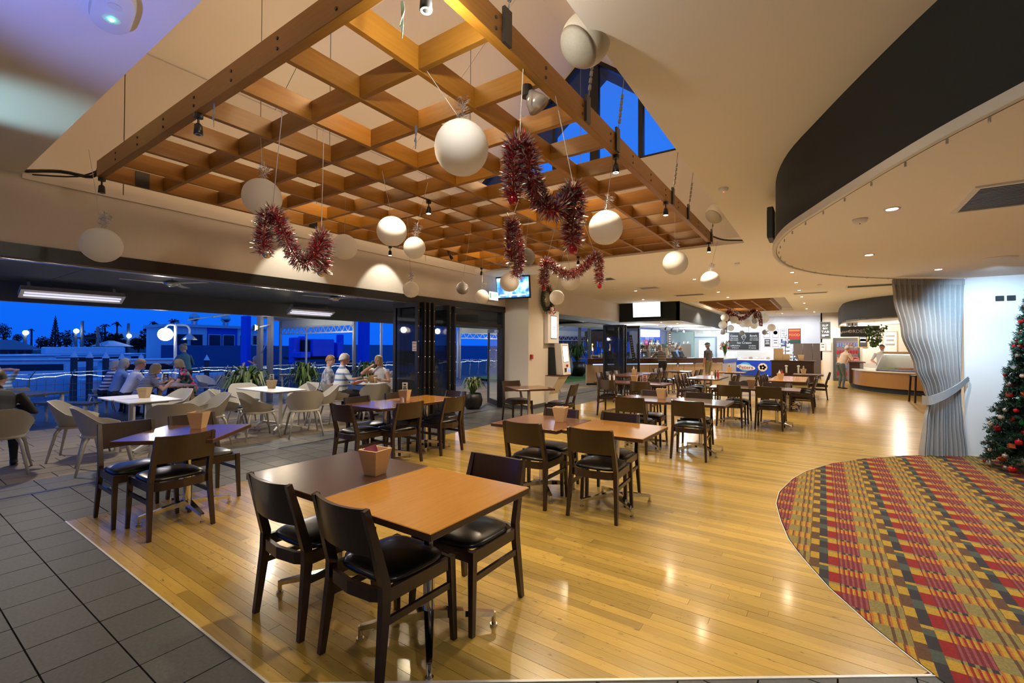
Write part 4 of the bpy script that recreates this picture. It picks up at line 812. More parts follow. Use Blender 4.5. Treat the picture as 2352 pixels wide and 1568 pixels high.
for k in range(22): zz = -.97+1.94*k/21; WS.tube([(sqrt(max(0, 1-zz*zz))*cos(2*pi*j/28), sqrt(max(0, 1-zz*zz))*sin(2*pi*j/28), zz) for j in range(29)], .045, 5)
WSM = WS.mesh('wire_windings', PAPERS, True); WSC = MB().ball((0, 0, 0), .95, 24, 14).mesh('core', mat('silver_ball_core', (.20, .20, .23), .4, .5), True)
for u, v, rp, dia, lab in ((1207, 591, 21, .20, 'grey wire wound ball beside the thin hanging garland'), (1062, 662, 14, .16, 'small silvery wound ball above the glass swing door'), (1660, 762, 6.2, .24, 'dark far ball lowest at the left before the chalkboard'), (1733, 737, 6.2, .24, 'grey far ball under the far garland'), (1704, 764, 5.5, .22, 'grey far ball above the chalkboard'), (1756, 763, 5.6, .22, 'grey far ball before the first poster')):
    d = FPX*dia/(2*rp) if rp > 10 else 20.0; dia = 2*rp*d/FPX; c = at(u, v, d=d); t = thing('wire_ball', lab, 'ball', tuple(c), 0, 'grey wound balls hung from the ceiling'); r = dia/2
    place(WSC, 'core', t, scale=(r, r, r)); place(WSM, 'wire_windings', t, scale=(r, r, r)); cd = MB(); cd.tube([(0, 0, r), hook(c)], .002, 5); cd.build('cord', CORDM, t)
# spherical loudspeakers
SPK = mat('speaker_shell', (.60, .56, .48), .4, var=.05); SPK2 = mat('speaker_grille', (.42, .39, .33), .6, var=.2, scale=80)
for u, v, rp, lab in ((1345, 92, 57, 'round pendant loudspeaker near the camera beside the ceiling edge'), (1645, 490, 22.5, 'small looking round pendant loudspeaker at the far end of the ceiling edge')):
    dia = .28; c = at(u, v, d=FPX*dia/(2*rp)); t = thing('pendant_speaker', lab, 'loudspeaker', tuple(c), 0, 'round pendant loudspeakers'); r = dia/2
    b = MB(); b.ball((0, 0, 0), r, 28, 16); b.build('shell', SPK, t, True)
    b = MB(); b.lathe([(r*sin(a)*1.012, -r*cos(a)*1.012) for a in [x*.15 for x in range(0, 8)]], 28); b.build('grille', SPK2, t, True, rot=(-.55, .5, 0))
    b = MB(); b.tube([(0, 0, r*.95), (0, 0, 4.6-c.z)], .004, 6); b.cyl((0, 0, r*.95), .02, .03, 10); b.build('cord', CORDM, t)
# ============================================================ tinsel garlands with bauble ends
def garland(px, d, label, rad=.085, dens=1000, end=None, group='red and silver tinsel garlands', zt=3.18):
    P = smooth([tuple(at(u, v, d=d+dd)) for u, v, dd in px], 6); o = V(P[len(P)//2]); t = thing('tinsel_garland', label, 'garland', tuple(o), 0, group); L = [V(p)-o for p in P]
    MB().tube(L, .006, 5).build('core_string', FOILR, t)
    hs_ = MB(); pk = [i for i in range(1, len(P)-1) if P[i][2] >= P[i-1][2] and P[i][2] > P[i+1][2]] or [0]
    for i in pk: h_ = hook(V(P[i])); hs_.tube([L[i], tuple(L[i]+V(h_))], .003, 5)
    hs_.build('hanging_cord', CORDM, t)['kind'] = 'stuff'
    b = MB(); tot = sum((L[i+1]-L[i]).length for i in range(len(L)-1)); N = int(tot*dens*3.2)
    seg_ = [(L[i+1]-L[i]).length for i in range(len(L)-1)]
    for k in range(N):
        i = dr.choices(range(len(seg_)), seg_)[0]; p = L[i].lerp(L[i+1], dr.random()); tg = (L[i+1]-L[i]).normalized(); q = V((dr.gauss(0, 1), dr.gauss(0, 1), dr.gauss(0, 1))); q = (q-tg*q.dot(tg)).normalized()
        dd = (q+tg*dr.uniform(-.5, .7)).normalized(); l = rad*dr.uniform(.65, 1.15); b.cur = 1 if dr.random() < .52 else 0
        a = p+dd*(l*.45 if b.cur else 0); b.blade(a, p+dd*l, (.0030+.0010*b.cur)*max(1, d/4), dd.cross(V((dr.random()-.5, dr.random()-.5, dr.random()-.5))))
    b.build('tinsel_fibres', [FOILR, FOILS], t)['kind'] = 'stuff'
    for (u, v, dd, m) in end or []: c = at(u, v, d=d+dd)-o; e = MB(); e.ball(c, .032, 16, 10); e.cyl((c.x, c.y, c.z+.03), .009, .014, 8); e.build('end_bauble', m, t, True)
    return t
BRED = mat('red_bauble', (.40, .004, .01), .12, .3, coat=.6); BSIL = mat('silver_bauble', (.65, .58, .50), .12, .9)
garland([(606, 582, 0), (606, 545, 0), (612, 498, 0), (628, 488, 0), (645, 520, 0), (668, 570, .05), (692, 602, .1), (715, 595, .1), (733, 560, .15), (738, 538, .2), (744, 565, .2), (738, 622, .2)], 3.3, 'left M shaped red and silver garland before the header wall', end=[(613, 583, 0, BSIL), (738, 626, .2, BSIL)])
garland([(1180, 455, 0), (1178, 400, 0), (1180, 340, 0), (1196, 325, 0), (1212, 355, 0), (1218, 400, 0), (1240, 455, .1), (1272, 485, .1), (1300, 460, .2), (1318, 430, .2), (1322, 470, .2), (1314, 520, .2), (1316, 560, .2)], 2.75, 'largest red and silver garland hanging in two loops beside the biggest ball', rad=.088, dens=1200, end=[(1178, 459, 0, BRED), (1316, 573, .2, BRED)])
garland([(1175, 600, 0), (1173, 550, 0), (1175, 505, 0), (1190, 560, 0), (1192, 600, .05), (1185, 635, .1)], 4.1, 'thin red garland hanging before the television', rad=.075, dens=900, end=[(1174, 606, 0, BSIL)])
garland([(1249, 655, 0), (1250, 620, 0), (1253, 600, 0), (1270, 612, .1), (1293, 628, .1), (1320, 628, .1), (1345, 610, .1), (1366, 588, .2), (1374, 595, .2), (1376, 625, .2), (1377, 648, .2)], 5.6, 'far M shaped garland between the wreath and the ceiling grid', rad=.085, dens=700, end=[(1249, 662, 0, BRED), (1377, 657, .2, BRED)])
garland([(1672, 738, 0), (1671, 718, 0), (1674, 712, 0), (1684, 722, 0), (1702, 732, 0), (1720, 722, 0), (1733, 712, 0), (1734, 722, 0), (1736, 730, 0)], 19, 'far red garland loop under the second timber grid', rad=.11, dens=260, group='far garlands')
garland([(1684, 742, 0), (1681, 715, 0), (1700, 718, 0), (1716, 716, 0), (1740, 714, 0), (1747, 738, 0), (1747, 748, 0)], 21, 'farthest red garland behind the far paper balls', rad=.11, dens=200, group='far garlands')
# small hanging ribbons on the grid
for u, v, c_, lab in ((921, 45, (.45, .72, .60), 'pale green foil ribbon hanging from the nearest grid corner'), (953, 315, (.25, .35, .60), 'thin blue ribbon hanging from a grid joint'), (489, 262, (.30, .38, .36), 'thin grey ribbon hanging near the left spotlight')):
    c = at(u, v, z=3.10); b = MB()
    for k in range(4): b.sweep(smooth([(k*.004, 0, .09), (.006*k, .004, .04), (.012-.006*k, 0, -.03), (.004*k, .006, -.09+.02*k)], 3), (.008, .001))
    tag(b.build('ribbon', mat('ribbon_'+lab.split()[1], c_, .3, .4), None, loc=tuple(c)), lab, 'ribbon', 'ribbons on the timber grid')
# ============================================================ christmas trees
def fir(name, label, x, y, h, rb, seed, tiers=15, dense=1.0):
    t = thing(name, label, 'christmas tree', (x, y, 0), 0, None); q = random.Random(seed)
    MB().tube([(0, 0, .0), (0, 0, h*.97)], [.035, .008], 8).build('trunk', mat('fir_trunk', (.06, .035, .02), .8), t)
    s = MB()
    for k in range(3): a = k*2.1; s.tube([(0, 0, .12), (cos(a)*.28, sin(a)*.28, .01)], .012, 6)
    s.build('stand', BLACKP, t); b = MB(); tips = []
    for i in range(tiers):
        f = i/(tiers-1); z0 = h*(.10+.86*f); r = rb*(1-f)**.85+.05; n = max(5, int((17-9*f)*dense))
        for k in range(n):
            a = 2*pi*(k+q.random()*.6)/n+i; rr = r*q.uniform(.78, 1.06); d = V((cos(a), sin(a), 0)); p0 = V((0, 0, z0+.04)); p1 = d*rr+V((0, 0, z0-.10*(1-f)+q.uniform(-.04, .03))); tips.append((p1.copy(), a))
            b.tube([p0, p1], [.006, .002], 4); side = d.cross(V((0, 0, 1)))
            for m in range(int((11+20*(1-f))*dense)):
                u_ = q.uniform(.15, 1.0); c = p0.lerp(p1, u_); sg = q.choice((-1, 1)); w = (1.05-u_)*rr*.34+.03
                e = c+d*w*q.uniform(.4, 1)+side*sg*w*q.uniform(.3, 1)+V((0, 0, q.uniform(-.03, .035)))
                b.cur = 0
                for j in range(11): g_ = j/10; pp = c.lerp(e, g_); nn = (side*q.uniform(-1, 1)+d*q.uniform(0, 1)+V((0, 0, q.uniform(-.7, .9)))).normalized(); b.blade(pp, pp+nn*.045, .0065, d)
    b.build('foliage', FIR, t)['kind'] = 'stuff'; return t, tips
ORN = {'red': BRED, 'silver': mat('silver_glass_bauble', (.62, .62, .66), .15, .9), 'white': mat('pearl_bauble', (.62, .52, .44), .35), 'green': mat('green_bauble', (.01, .14, .04), .15, .4), 'gold': mat('olive_gold_bauble', (.30, .28, .05), .2, .6), 'copper': mat('copper_bauble', (.55, .12, .04), .2, .6)}
TX, TY = 2.2, 8.2
tr_, tips = fir('christmas_tree', 'tall decorated green christmas tree cut by the right edge, on the carpet', TX, TY, 2.42, .46, 5, 21, 1.25)
OM = MB().ball((0, 0, 0), 1, 16, 10); OMESH = {k: OM.mesh('bauble_'+k, m, True) for k, m in ORN.items()}
CAPM = MB().cyl((0, 0, .95), .28, .35, 8).mesh('bauble_cap', CHROME)
q = random.Random(8); sel = [tp for tp in tips if (V((tp[0].x, tp[0].y)).dot(V((-.27, -.96))) > -.22*0)]; q.shuffle(sel)
POSW = ['low', 'lower', 'middle', 'upper', 'high']
bl = []
for i, (p, a) in enumerate(sel[:120]):
    k = q.choices(['red', 'silver', 'white', 'green', 'gold', 'copper'], [34, 24, 18, 10, 6, 8])[0]; r = q.uniform(.018, .036) if k != 'red' else q.uniform(.022, .042)
    bl.append((k, r, p, i))
NTH = 'first second third fourth fifth sixth seventh eighth ninth tenth eleventh twelfth thirteenth fourteenth fifteenth sixteenth seventeenth eighteenth nineteenth twentieth'.split()
def nth(i): return NTH[i] if i < 20 else ('twenty thirty forty fifty'.split()[i//10-2]+('-'+NTH[i % 10] if True else ''))
bl.sort(key=lambda e_: -e_[2].z); cnt = {}
for k, r, p, i in bl:
    c_ = cnt.get(k, 0); cnt[k] = c_+1
    t = thing('bauble', f'{k} bauble, {nth(c_)} {k} one from the top of the tall christmas tree', 'bauble', (TX+p.x*.97, TY+p.y*.97, p.z-r-.01), 0, f'{k} baubles on the tall tree')
    place(OMESH[k], 'glass_ball', t, scale=(r, r, r*(1.0 if i % 6 else 1.5))); place(CAPM, 'cap', t, scale=(r, r, r))
for i, (p, a) in enumerate(sel[120:134]):
    tag(MB().bev((-.03, -.03, -.03), (.03, .03, .03), .006).build('gift_ornament', [BRED, ORN['silver'], ORN['copper']][i % 3], None, loc=(TX+p.x*.98, TY+p.y*.98, p.z-.04), rot=(.4*i, .3, i)), f'small {["red", "silver", "copper"][i % 3]} gift box, {NTH[i//3]} of its colour on the tall christmas tree', 'ornament', f'{["red", "silver", "copper"][i % 3]} gift box ornaments on the tall tree')
p2 = at(1803, 862, z=0); ft = (-1.55, 26.9)
t2, tips2 = fir('christmas_tree', 'far christmas tree covered in white and blue fairy lights before the white wall', ft[0], ft[1], 2.2, .72, 9, 11, .6)
for nm, ci, m in (('fairy_lights_white', (0, 1, 2), emis('fairy_white', (1, .92, .70), 7)), ('fairy_lights_blue', (3,), emis('fairy_blue', (.12, .22, 1), 9))):
    b = MB(); q = random.Random(4)
    for j, (p, a) in enumerate(tips2):
        for s_ in range(2):
            blue = (j % 4) == 3 if .5 < p.z < 1.4 else (j % 2 == 1)
            if blue == (nm == 'fairy_lights_blue'): c = p*(.75+.25*s_)+V((q.uniform(-.05, .05), q.uniform(-.05, .05), .02)); b.ball((c.x*.98, c.y*.98, p.z+.02), .026, 6, 4)
    b.build(nm, m, t2)['kind'] = 'stuff'
# ============================================================ wreath
t = thing('wreath', 'green christmas wreath with a red and white bow on the column above the kiosk', 'wreath', (-5.84, 10.06, 2.72), R(90)); b = MB(); q = random.Random(2)
for k in range(900):
    a = q.random()*6.283; rr = .25+q.gauss(0, .035); c = V((cos(a)*rr, -.05-q.random()*.05, sin(a)*rr*1.12)); d = V((q.gauss(0, 1), q.gauss(0, .8)-.3, q.gauss(0, 1))).normalized(); b.blade(c, c+d*.075, .006, d.cross(V((q.random(), 1, q.random()))))
b.build('fir_sprigs', FIR, t)['kind'] = 'stuff'; MB().tube([(cos(2*pi*k/24)*.25, -.05, sin(2*pi*k/24)*.28) for k in range(25)], .035, 8).build('ring', mat('wreath_ring', (.03, .06, .03), .8), t)
b = MB()
for s_ in (-1, 1): b.grid(lambda u, v: (.06+s_*(.10*sin(pi*u)+.02)+.0, -.14-.04*sin(pi*u), -.25+.07*(v-.5)*(.5+u)), 6, 3); b.add([(.06, -.15, -.26), (.06+s_*.10, -.15, -.40), (.06+s_*.15, -.15, -.36)], [(0, 1, 2)])
b.build('red_bow', mat('red_ribbon', (.42, .01, .02), .5), t); MB().ball((.06, -.16, -.25), .055, 10, 7).build('white_flower', MENUW, t); MB().ball((.06, -.10, .26), .045, 10, 7).build('red_berry', BRED, t, True)
b = MB(); [b.blade((-.2+.02*k, -.11, -.05-.02*k), (-.16+.03*k, -.15, .02-.03*k), .008, (1, 0, 0)) for k in range(9)]; b.build('silver_leaves', FOILS, t)['kind'] = 'stuff'
# ============================================================ drape with tie-back
def drape():
    TOP0, TOP1 = V((.80, 8.36, 0)), V((1.63, 8.86, 0)); nU = 150; nV = 40; mb = MB()
    ctrl = [(0.0, .0, 1.0, .030), (.10, .02, .99, .030), (.3, .12, .97, .034), (.5, .28, .965, .036), (.62, .40, .96, .034), (.665, .44, .965, .024), (.70, .44, .97, .03), (.80, .40, .99, .045), (1.0, .36, 1.03, .065)]
    def ev(v):
        for a, b_ in zip(ctrl, ctrl[1:]):
            if a[0] <= v <= b_[0]: t = (v-a[0])/(b_[0]-a[0]); t = t*t*(3-2*t); return [a[i]+(b_[i]-a[i])*t for i in (1, 2, 3)]
        return ctrl[-1][1:]
    ax = (TOP1-TOP0); L = ax.length; ax.normalize(); nr_ = V((ax.y, -ax.x, 0))
    def fn(u, v):
        l, r, am = ev(v); s = l+(r-l)*u; w = sin(u*2*pi*13+.5*sin(u*7)+.6*v*sin(u*4))*am*(.75+.25*sin(u*11+1)**2)+.022*sin(u*2*pi*2.6+v*1.5)*v
        sl = 0
        if .5 < v < .8: sl = .08*(u-.5)*(1-abs(v-.65)/.15)
        p = TOP0+ax*(s*L)+nr_*(w+.03+.10*max(0, 1-abs(v-.66)/.35)*(1-u)*.3); return (p.x, p.y, 2.47-2.455*v+sl)
    mb.grid(fn, nU, nV); return mb, ax, nr_, TOP0, L
mb, ax, nr_, T0, L = drape(); t = thing('drape', 'grey floor length drape gathered with a tie-back at the carpet edge', 'curtain', (0, 0, 0))
mb.build('drape_cloth', CURT, t, True)
hd_ = MB(); hd_.grid(lambda u, v: tuple(T0+ax*(u*L)+nr_*(.045+.014*sin(u*2*pi*34))+V((0, 0, 2.485-.085*v))), 170, 2); hd_.build('gathered_heading', CURT, t, True)
tb = MB(); a0 = T0+ax*(.44*L)+nr_*.13+V((0, 0, .79)); a1 = T0+ax*(.62*L)+nr_*.15+V((0, 0, .87)); a2 = T0+ax*(.85*L)+nr_*.10+V((0, 0, .98)); a3 = T0+ax*(1.06*L)+nr_*.02+V((0, 0, 1.09)); am = T0+ax*(.425*L)+nr_*.02+V((0, 0, .78))
pts = smooth([tuple(x) for x in (am, a0, a1, a2, a3)], 6); tb.sweep(pts, [(.012, .135 - .07*(i/len(pts))) for i in range(len(pts))]); tb.build('tie_back', CURT, t); MB().tube([tuple(a3), tuple(a3+V((.0, .06, .0)))], .012, 8).build('wall_hook', STEEL, t)
# ============================================================ things on the column and walls
def screen(name, label, cat, loc, rz, w, h, tilt=0, mt=SCREENW, pic=None, frame=BLACKP, bez=.025, brk=.22):
    t = thing(name, label, cat, loc, rz); b = MB(); b.bev((-w/2, -.03, -h/2), (w/2, .03, h/2), .006); c = b.build('casing', frame, t, rot=(tilt, 0, 0)); s = MB(); s.box((-w/2+bez, -.033, -h/2+bez*1.4), (w/2-bez, -.0302, h/2-bez)); sc_ = s.build('lit_screen', mt, c)
    MB().box((-.06, .028, -.08), (.06, .028+brk, .08)).build('bracket', BLACKP, t); return t, c
SPORT = mat('sport_picture', (.25, .6, 1.0), .3, var=0, emit=1.4, ecol=(.1, .4, .9)); n, b_ = nodes(SPORT); t_ = n.nodes.new('ShaderNodeTexCoord'); nz = n.nodes.new('ShaderNodeTexNoise'); nz.inputs['Scale'].default_value = 5; n.links.new(t_.outputs['Object'], nz.inputs['Vector']); r = n.nodes.new('ShaderNodeValToRGB'); r.color_ramp.elements[0].position = .42; r.color_ramp.elements[0].color = (.02, .12, .5, 1); r.color_ramp.elements[1].position = .6; r.color_ramp.elements[1].color = (.75, .9, 1, 1); e = r.color_ramp.elements.new(.5); e.color = (.1, .5, .9, 1); n.links.new(nz.outputs[0], r.inputs[0]); n.links.new(r.outputs[0], b_.inputs['Emission Color'])
t, c = screen('television', 'television tilted down on the wide column showing blue sport pictures', 'television', (-6.12, 9.02, 2.93), R(8), .90, .53, .12, SPORT)
for x in (-.28, .02, .26): MB().box((x-.07, -.036, -.19), (x+.09, -.0335, -.155)).build('caption_bar', emis('caption_white', (.8, .9, 1), 1.2), c)
screen('television', 'glaring white television on the dark bulkhead above the bar', 'television', (-5.45, 16.98, 2.93), 0, 1.08, .60, .08, SCREENW, brk=.05)
screen('television', 'far white television tilted behind the paper balls', 'television', tuple(at(1694, 750, y=25.0)), R(35), 1.1, .62, .1, emis('far_screen', (.55, .85, 1), 2.0)); _tv = bpy.data.objects['television.002']; MB().tube([(0, .05, 0), (0, .05, 3.22-_tv.location.z)], .025, 8).build('ceiling_pole', BLACKP, _tv)
KW = mat('kiosk_white', (.74, .72, .72), .4, var=.04)
t = thing('wall_light_box', 'white wall cabinet with a lit blue-white screen on the column', 'display', (-5.86, 10.33, 2.02), R(90)); MB().bev((-.29, -.12, -.42), (.29, 0, .42), .01).build('casing', KW, t); MB().box((-.16, -.124, -.30), (.16, -.1205, .30)).build('screen_rim', BLACKP, t); MB().box((-.145, -.128, -.28), (.145, -.1245, .28)).build('lit_screen', emis('pale_blue_screen', (.62, .70, 1), 1.9), t)
b = MB(); [b.box((-.10, -.131, -.06+.05*k), (.10, -.1285, -.03+.05*k)) for k in range(2)]; b.build('screen_print', mat('screen_print_grey', (.5, .5, .7), .5, emit=.6), t)
for k in range(2): MB().ball((.03+.05*k, -.13, .37+.02*k), .016, 8, 5).build('emblem', BLACKP, t)
t = thing('kiosk', 'white wedge shaped self service kiosk with a bright screen on the column', 'kiosk', (-5.86, 10.50, 1.20), R(90)); b = MB(); b.add([(-.20, -.42, -.40), (.22, -.42, -.40), (.22, -.34, .40), (-.20, -.34, .40), (-.20, -.22, -.40), (.22, -.22, -.40), (.22, -.16, .40), (-.20, -.16, .40)], [(0, 1, 2, 3), (7, 6, 5, 4), (0, 4, 5, 1), (3, 2, 6, 7), (0, 3, 7, 4), (1, 5, 6, 2)]); b.build('casing', KW, t)
b = MB(); b.add([(-.24, -.22, -.42), (.20, -.22, -.42), (.20, -.16, .30), (-.24, -.16, .30), (-.24, 0, -.42), (.20, 0, -.42), (.20, 0, .30), (-.24, 0, .30)], [(0, 1, 2, 3), (7, 6, 5, 4), (0, 4, 5, 1), (3, 2, 6, 7), (0, 3, 7, 4), (1, 5, 6, 2)]); b.build('back_box', CHAR, t)
def kp(x, z, o): return (x, -.42+.1*(z+.4)*1.0-o, z)
b = MB(); b.add([kp(-.13, -.08, .001), kp(.16, -.08, .001), kp(.16, .35, .001), kp(-.13, .35, .001)], [(0, 1, 2, 3)]); b.build('screen_rim', BLACKP, t); b = MB(); b.add([kp(-.115, -.065, .004), kp(.145, -.065, .004), kp(.145, .335, .004), kp(-.115, .335, .004)], [(0, 1, 2, 3)]); b.build('lit_screen', SCREENW, t)
b = MB(); b.box((-.10, -.43, -.33), (-.03, -.405, -.23)); b.build('card_slot', BLACKP, t); MB().box((-.0, -.43, -.20), (.06, -.40, -.14)).build('red_scanner', mat('red_button', (.35, .01, .01), .3), t); MB().ball((.13, -.42, -.28), .035, 12, 7).build('blue_reader', emis('blue_ring', (.1, .2, 1), 2), t)
t = thing('kiosk_ledge', 'white angled bracket shelf carrying the kiosk on the column', 'shelf', (-5.86, 10.42, 0), R(90)); MB().box((-.30, -.44, .765), (.20, 0, .785)).build('shelf_board', mat('dark_red_edge', (.10, .02, .02), .5), t); b = MB(); b.add([(-.30, 0, .05), (.20, 0, .05), (.20, 0, .765), (-.30, 0, .765), (-.30, -.10, .05), (.20, -.10, .05), (.20, -.40, .765), (-.30, -.40, .765), (-.30, -.10, .30), (.20, -.10, .30)], [(0, 3, 2, 1), (4, 5, 9, 8), (8, 9, 6, 7), (0, 1, 5, 4), (3, 7, 6, 2), (0, 4, 8, 7, 3), (1, 2, 6, 9, 5)]); b.build('bracket_body', WALL, t)
t = thing('fire_call_point', 'small red call point box on the corner of the column', 'alarm', (-5.86, 9.42, 1.27), R(90)); MB().bev((-.05, -.04, -.055), (.05, 0, .055), .005).build('casing', mat('red_plastic', (.30, .008, .012), .35), t); MB().box((-.03, -.043, -.03), (.03, -.0405, .03)).build('press_pane', mat('red_pane', (.42, .02, .03), .2), t)
t = thing('exit_sign', 'lit green and white exit sign above the glass swing door', 'sign', (-6.53, 8.72, 2.72), R(90)); MB().bev((-.19, -.05, -.11), (.19, 0, .11), .008).build('casing', MENUW, t); MB().box((-.175, -.053, -.095), (.175, -.0505, .095)).build('lit_face', emis('exit_white', (.8, 1, .8), 2.0), t); text('EXIT', .10, emis('exit_green', (.05, .45, .05), .8), 'lettering', t, (.03, -.055, 0)); MB().box((-.15, -.056, -.06), (-.11, -.0535, .06)).build('running_figure', emis('exit_green', 0, 0), t)
t = thing('wall_switch_plate', 'left black socket plate high on the white wall beside the drape', 'socket', (2.02, 8.95, 2.20), 0, 'black plates on the white wall'); MB().bev((-.042, -.012, -.036), (.042, 0, .036), .003).build('plate', CHAR, t); MB().box((-.012, -.016, -.012), (.012, -.0125, .012)).build('button', BLACKP, t)
dup(t, (2.13, 8.95, 2.20), 0, 'right black socket plate high on the white wall beside the drape')
# ceiling fittings
t = thing('emergency_light', 'oval white emergency light with a green lamp on the ceiling at the top left', 'light', tuple(at(258, 18, z=3.2)), R(-9)); b = MB()
ov = [(cos(a)*(.135+.06*(cos(a) > 0)+.0)+math.copysign(.06, cos(a)), sin(a)*.085) for a in [2*pi*k/32 for k in range(32)]]
n_ = len(ov); vs_ = [(x*k, y*k, z) for k, z in ((1, 0), (1, -.02), (.94, -.038), (.80, -.045)) for x, y in ov]; b.add(vs_, [(j*n_+i, j*n_+(i+1) % n_, (j+1)*n_+(i+1) % n_, (j+1)*n_+i) for j in range(3) for i in range(n_)]+[tuple(3*n_+i for i in range(n_))]); b.build('body', MENUW, t, True, auto=True)
MB().lathe([(.0, -.062), (.03, -.052), (.04, -.044)], 16, (-.03, 0, 0)).build('lens', GLASSC, t, True); MB().ball((-.03, 0, -.045), .011, 10, 6).build('green_lamp', emis('green_led', (.1, 1, .5), 25), t); MB().cyl((.10, 0, -.048), .028, .006, 14).build('test_button', KW, t)
b = MB().lathe([(.0, -.010), (.030, -.010), (.030, -.004), (.046, 0)], 16)
DLR = MB().lathe([(.034, -.004), (.048, -.006), (.050, 0)], 20).mesh('trim_ring', MENUW, True); DLF = MB().lathe([(0, -.0075), (.034, -.0062)], 20).mesh('lamp_face', LAMPW)
def downlight(x, y, z, label): t = thing('downlight', label, 'downlight', (x, y, z), 0, 'round recessed ceiling downlights'); place(DLR, 'trim_ring', t); place(DLF, 'lamp_face', t)
for i, (x, y) in enumerate(DOWN): downlight(x, y, 3.2, ['recessed downlight of the row along the curved bulkhead', 'recessed downlight of the row in the middle of the flat ceiling', 'recessed downlight towards the terrace and bar side', 'recessed downlight near the far white wall'][0 if abs(x+.55) < .05 else 1 if abs(x+2.6) < .05 else 2 if y < 22 else 3]+f', {"first second third fourth fifth sixth seventh".split()[[j for j in range(len(DOWN)) if (abs(DOWN[j][0]+.55) < .05) == (abs(x+.55) < .05) and (abs(DOWN[j][0]+2.6) < .05) == (abs(x+2.6) < .05) and (DOWN[j][1] < 22) == (y < 22)].index(i)]} from us')
for (x, y), lab in zip(LOWDOWN, ('recessed downlight in the low ceiling, nearest the curved edge', 'second recessed downlight in the low ceiling', 'recessed downlight in the low ceiling before the drape', 'recessed downlight in the low ceiling beyond the right edge')): downlight(x, y, 2.512, lab)
for i, (x, y) in enumerate(((-5.2, 18.0), (-4.9, 19.2), (-4.8, 20.6), (-4.8, 22.2), (-4.8, 24.0), (-6.0, 20.2), (-6.0, 22.4), (-5.9, 24.6))): downlight(x, y, 2.5, f'recessed downlight in the white bar soffit, {"first second third fourth fifth sixth seventh eighth".split()[i]} along it')
def vent(x, y, z, w, d, label, rz=0, lou=7, dark=True):
    t = thing('ceiling_vent', label, 'vent', (x, y, z), rz, 'ceiling air vents'); f = MB(); e = .03
    f.box((-w/2, -d/2, -.012), (w/2, -d/2+e, 0)); f.box((-w/2, d/2-e, -.012), (w/2, d/2, 0)); f.box((-w/2, -d/2+e, -.012), (-w/2+e, d/2-e, 0)); f.box((w/2-e, -d/2+e, -.012), (w/2, d/2-e, 0)); f.build('frame', MENUW, t); MB().box((-w/2+e, -d/2+e, -.002), (w/2-e, d/2-e, -.001)).build('backing', CHAR, t)
    for k in range(lou): yy = -d/2+e+(k+.5)*(d-2*e)/lou; MB().bar((-w/2+e, yy, -.006), (w/2-e, yy, -.006), .02, .003).build('louvre', KW if not dark else GREYST, t)
vent(1.1, 4.28, 2.512, .62, .66, 'square perforated air vent in the low curved ceiling', 0, 16); vent(-4.4, 10.6, 3.2, .40, .40, 'small square air vent above the far garland'); vent(-4.05, 12.8, 3.2, .55, .45, 'pale square air vent before the bar', 0, 5, False); vent(-3.5, 15.2, 3.2, .9, .35, 'long slot vent before the second timber grid'); vent(1.15, 15.5, 3.2, 1.2, .5, 'large dark vent above the kitchen bulkhead'); vent(-.3, 16.6, 3.2, .9, .3, 'slot vent beside the second timber grid')
def puck(x, y, z, label, name='smoke_detector', r=.05, red=False):
    t = thing(name, label, 'detector', (x, y, z), 0, 'round detectors on the ceilings'); MB().lathe([(r*.5, -.035), (r*.85, -.028), (r, -.01), (r, 0)], 16).build('body', MENUW, t, True); MB().ball((0, 0, -.036), .006, 6, 4).build('indicator', emis('red_led', (1, .05, .02), 6) if red else STEEL, t)
for u, v, z, lab, rd in ((1662, 433, 3.2, 'round detector with a red light in the flat ceiling right of the grid', True), (1693, 604, 3.2, 'small detector in the flat ceiling below the grid corner', False), (1975, 503, 2.512, 'round disc in the low curved ceiling', False), (1410, 662, 3.2, 'flat disc in the ceiling before the bar', False), (1882, 653, 3.2, 'disc in the ceiling before the kitchen bulkhead', False)): p = at(u, v, z=z); puck(p.x, p.y, z, lab, red=rd)
p = at(2298, 592, z=2.512); t = thing('ceiling_speaker', 'flat round white speaker grille in the low ceiling at the right', 'loudspeaker', tuple(p)); MB().lathe([(0, -.006), (.12, -.006)], 24).build('grille', KW, t); MB().lathe([(.12, -.008), (.135, -.006), (.138, 0)], 24).build('rim', MENUW, t, True)
t = thing('wall_box', 'small black box on the edge of the curved bulkhead', 'box', (-.43, 5.75, 2.86), 0); MB().bev((-.06, -.14, -.17), (.0, .14, .17), .006).build('casing', BLACKP, t); MB().box((-.064, -.11, -.14), (-.0605, .11, .14)).build('grille', CHAR, t)
# ============================================================ bar counter and back bar
BARW = wood('dark_bar_timber', (.085, .028, .016), (.05, .016, .010), .3, 0, .4, 4); BARP = wood('pale_bar_panel', (.58, .42, .26), (.46, .32, .19), .45, 2, .1, 5)
BA, BB, BD = V((-7.72, 16.62, 0)), V((-4.6, 21.05, 0)), V((-3.75, 22.6, 0))
bar = thing('bar_counter', 'dark topped angled bar counter with pale panelled front and blue glow', 'counter', tuple(BA), atan2((BB-BA).y, (BB-BA).x)); LB = (BB-BA).length
MB().bev((-.05, -.06, 1.02), (LB, .58, 1.06), .004).build('bar_top', BARW, bar); MB().box((0, -.03, .84), (LB, .0, 1.02)).build('upper_fascia', BARW, bar); MB().box((0, .06, 0), (LB, .10, .84)).build('backing', BARP, bar)
for k in range(9): MB().bev((k*LB/9+.01, .04, .08), ((k+1)*LB/9-.01, .065, .80), .004).build('front_panel', BARP, bar)
MB().box((0, .03, .0), (LB, .06, .08)).build('kick_strip', CHAR, bar); MB().box((.3, .035, .815), (LB-.1, .05, .835)).build('glow_strip', emis('blue_glow', (.25, .4, 1), 6), bar)
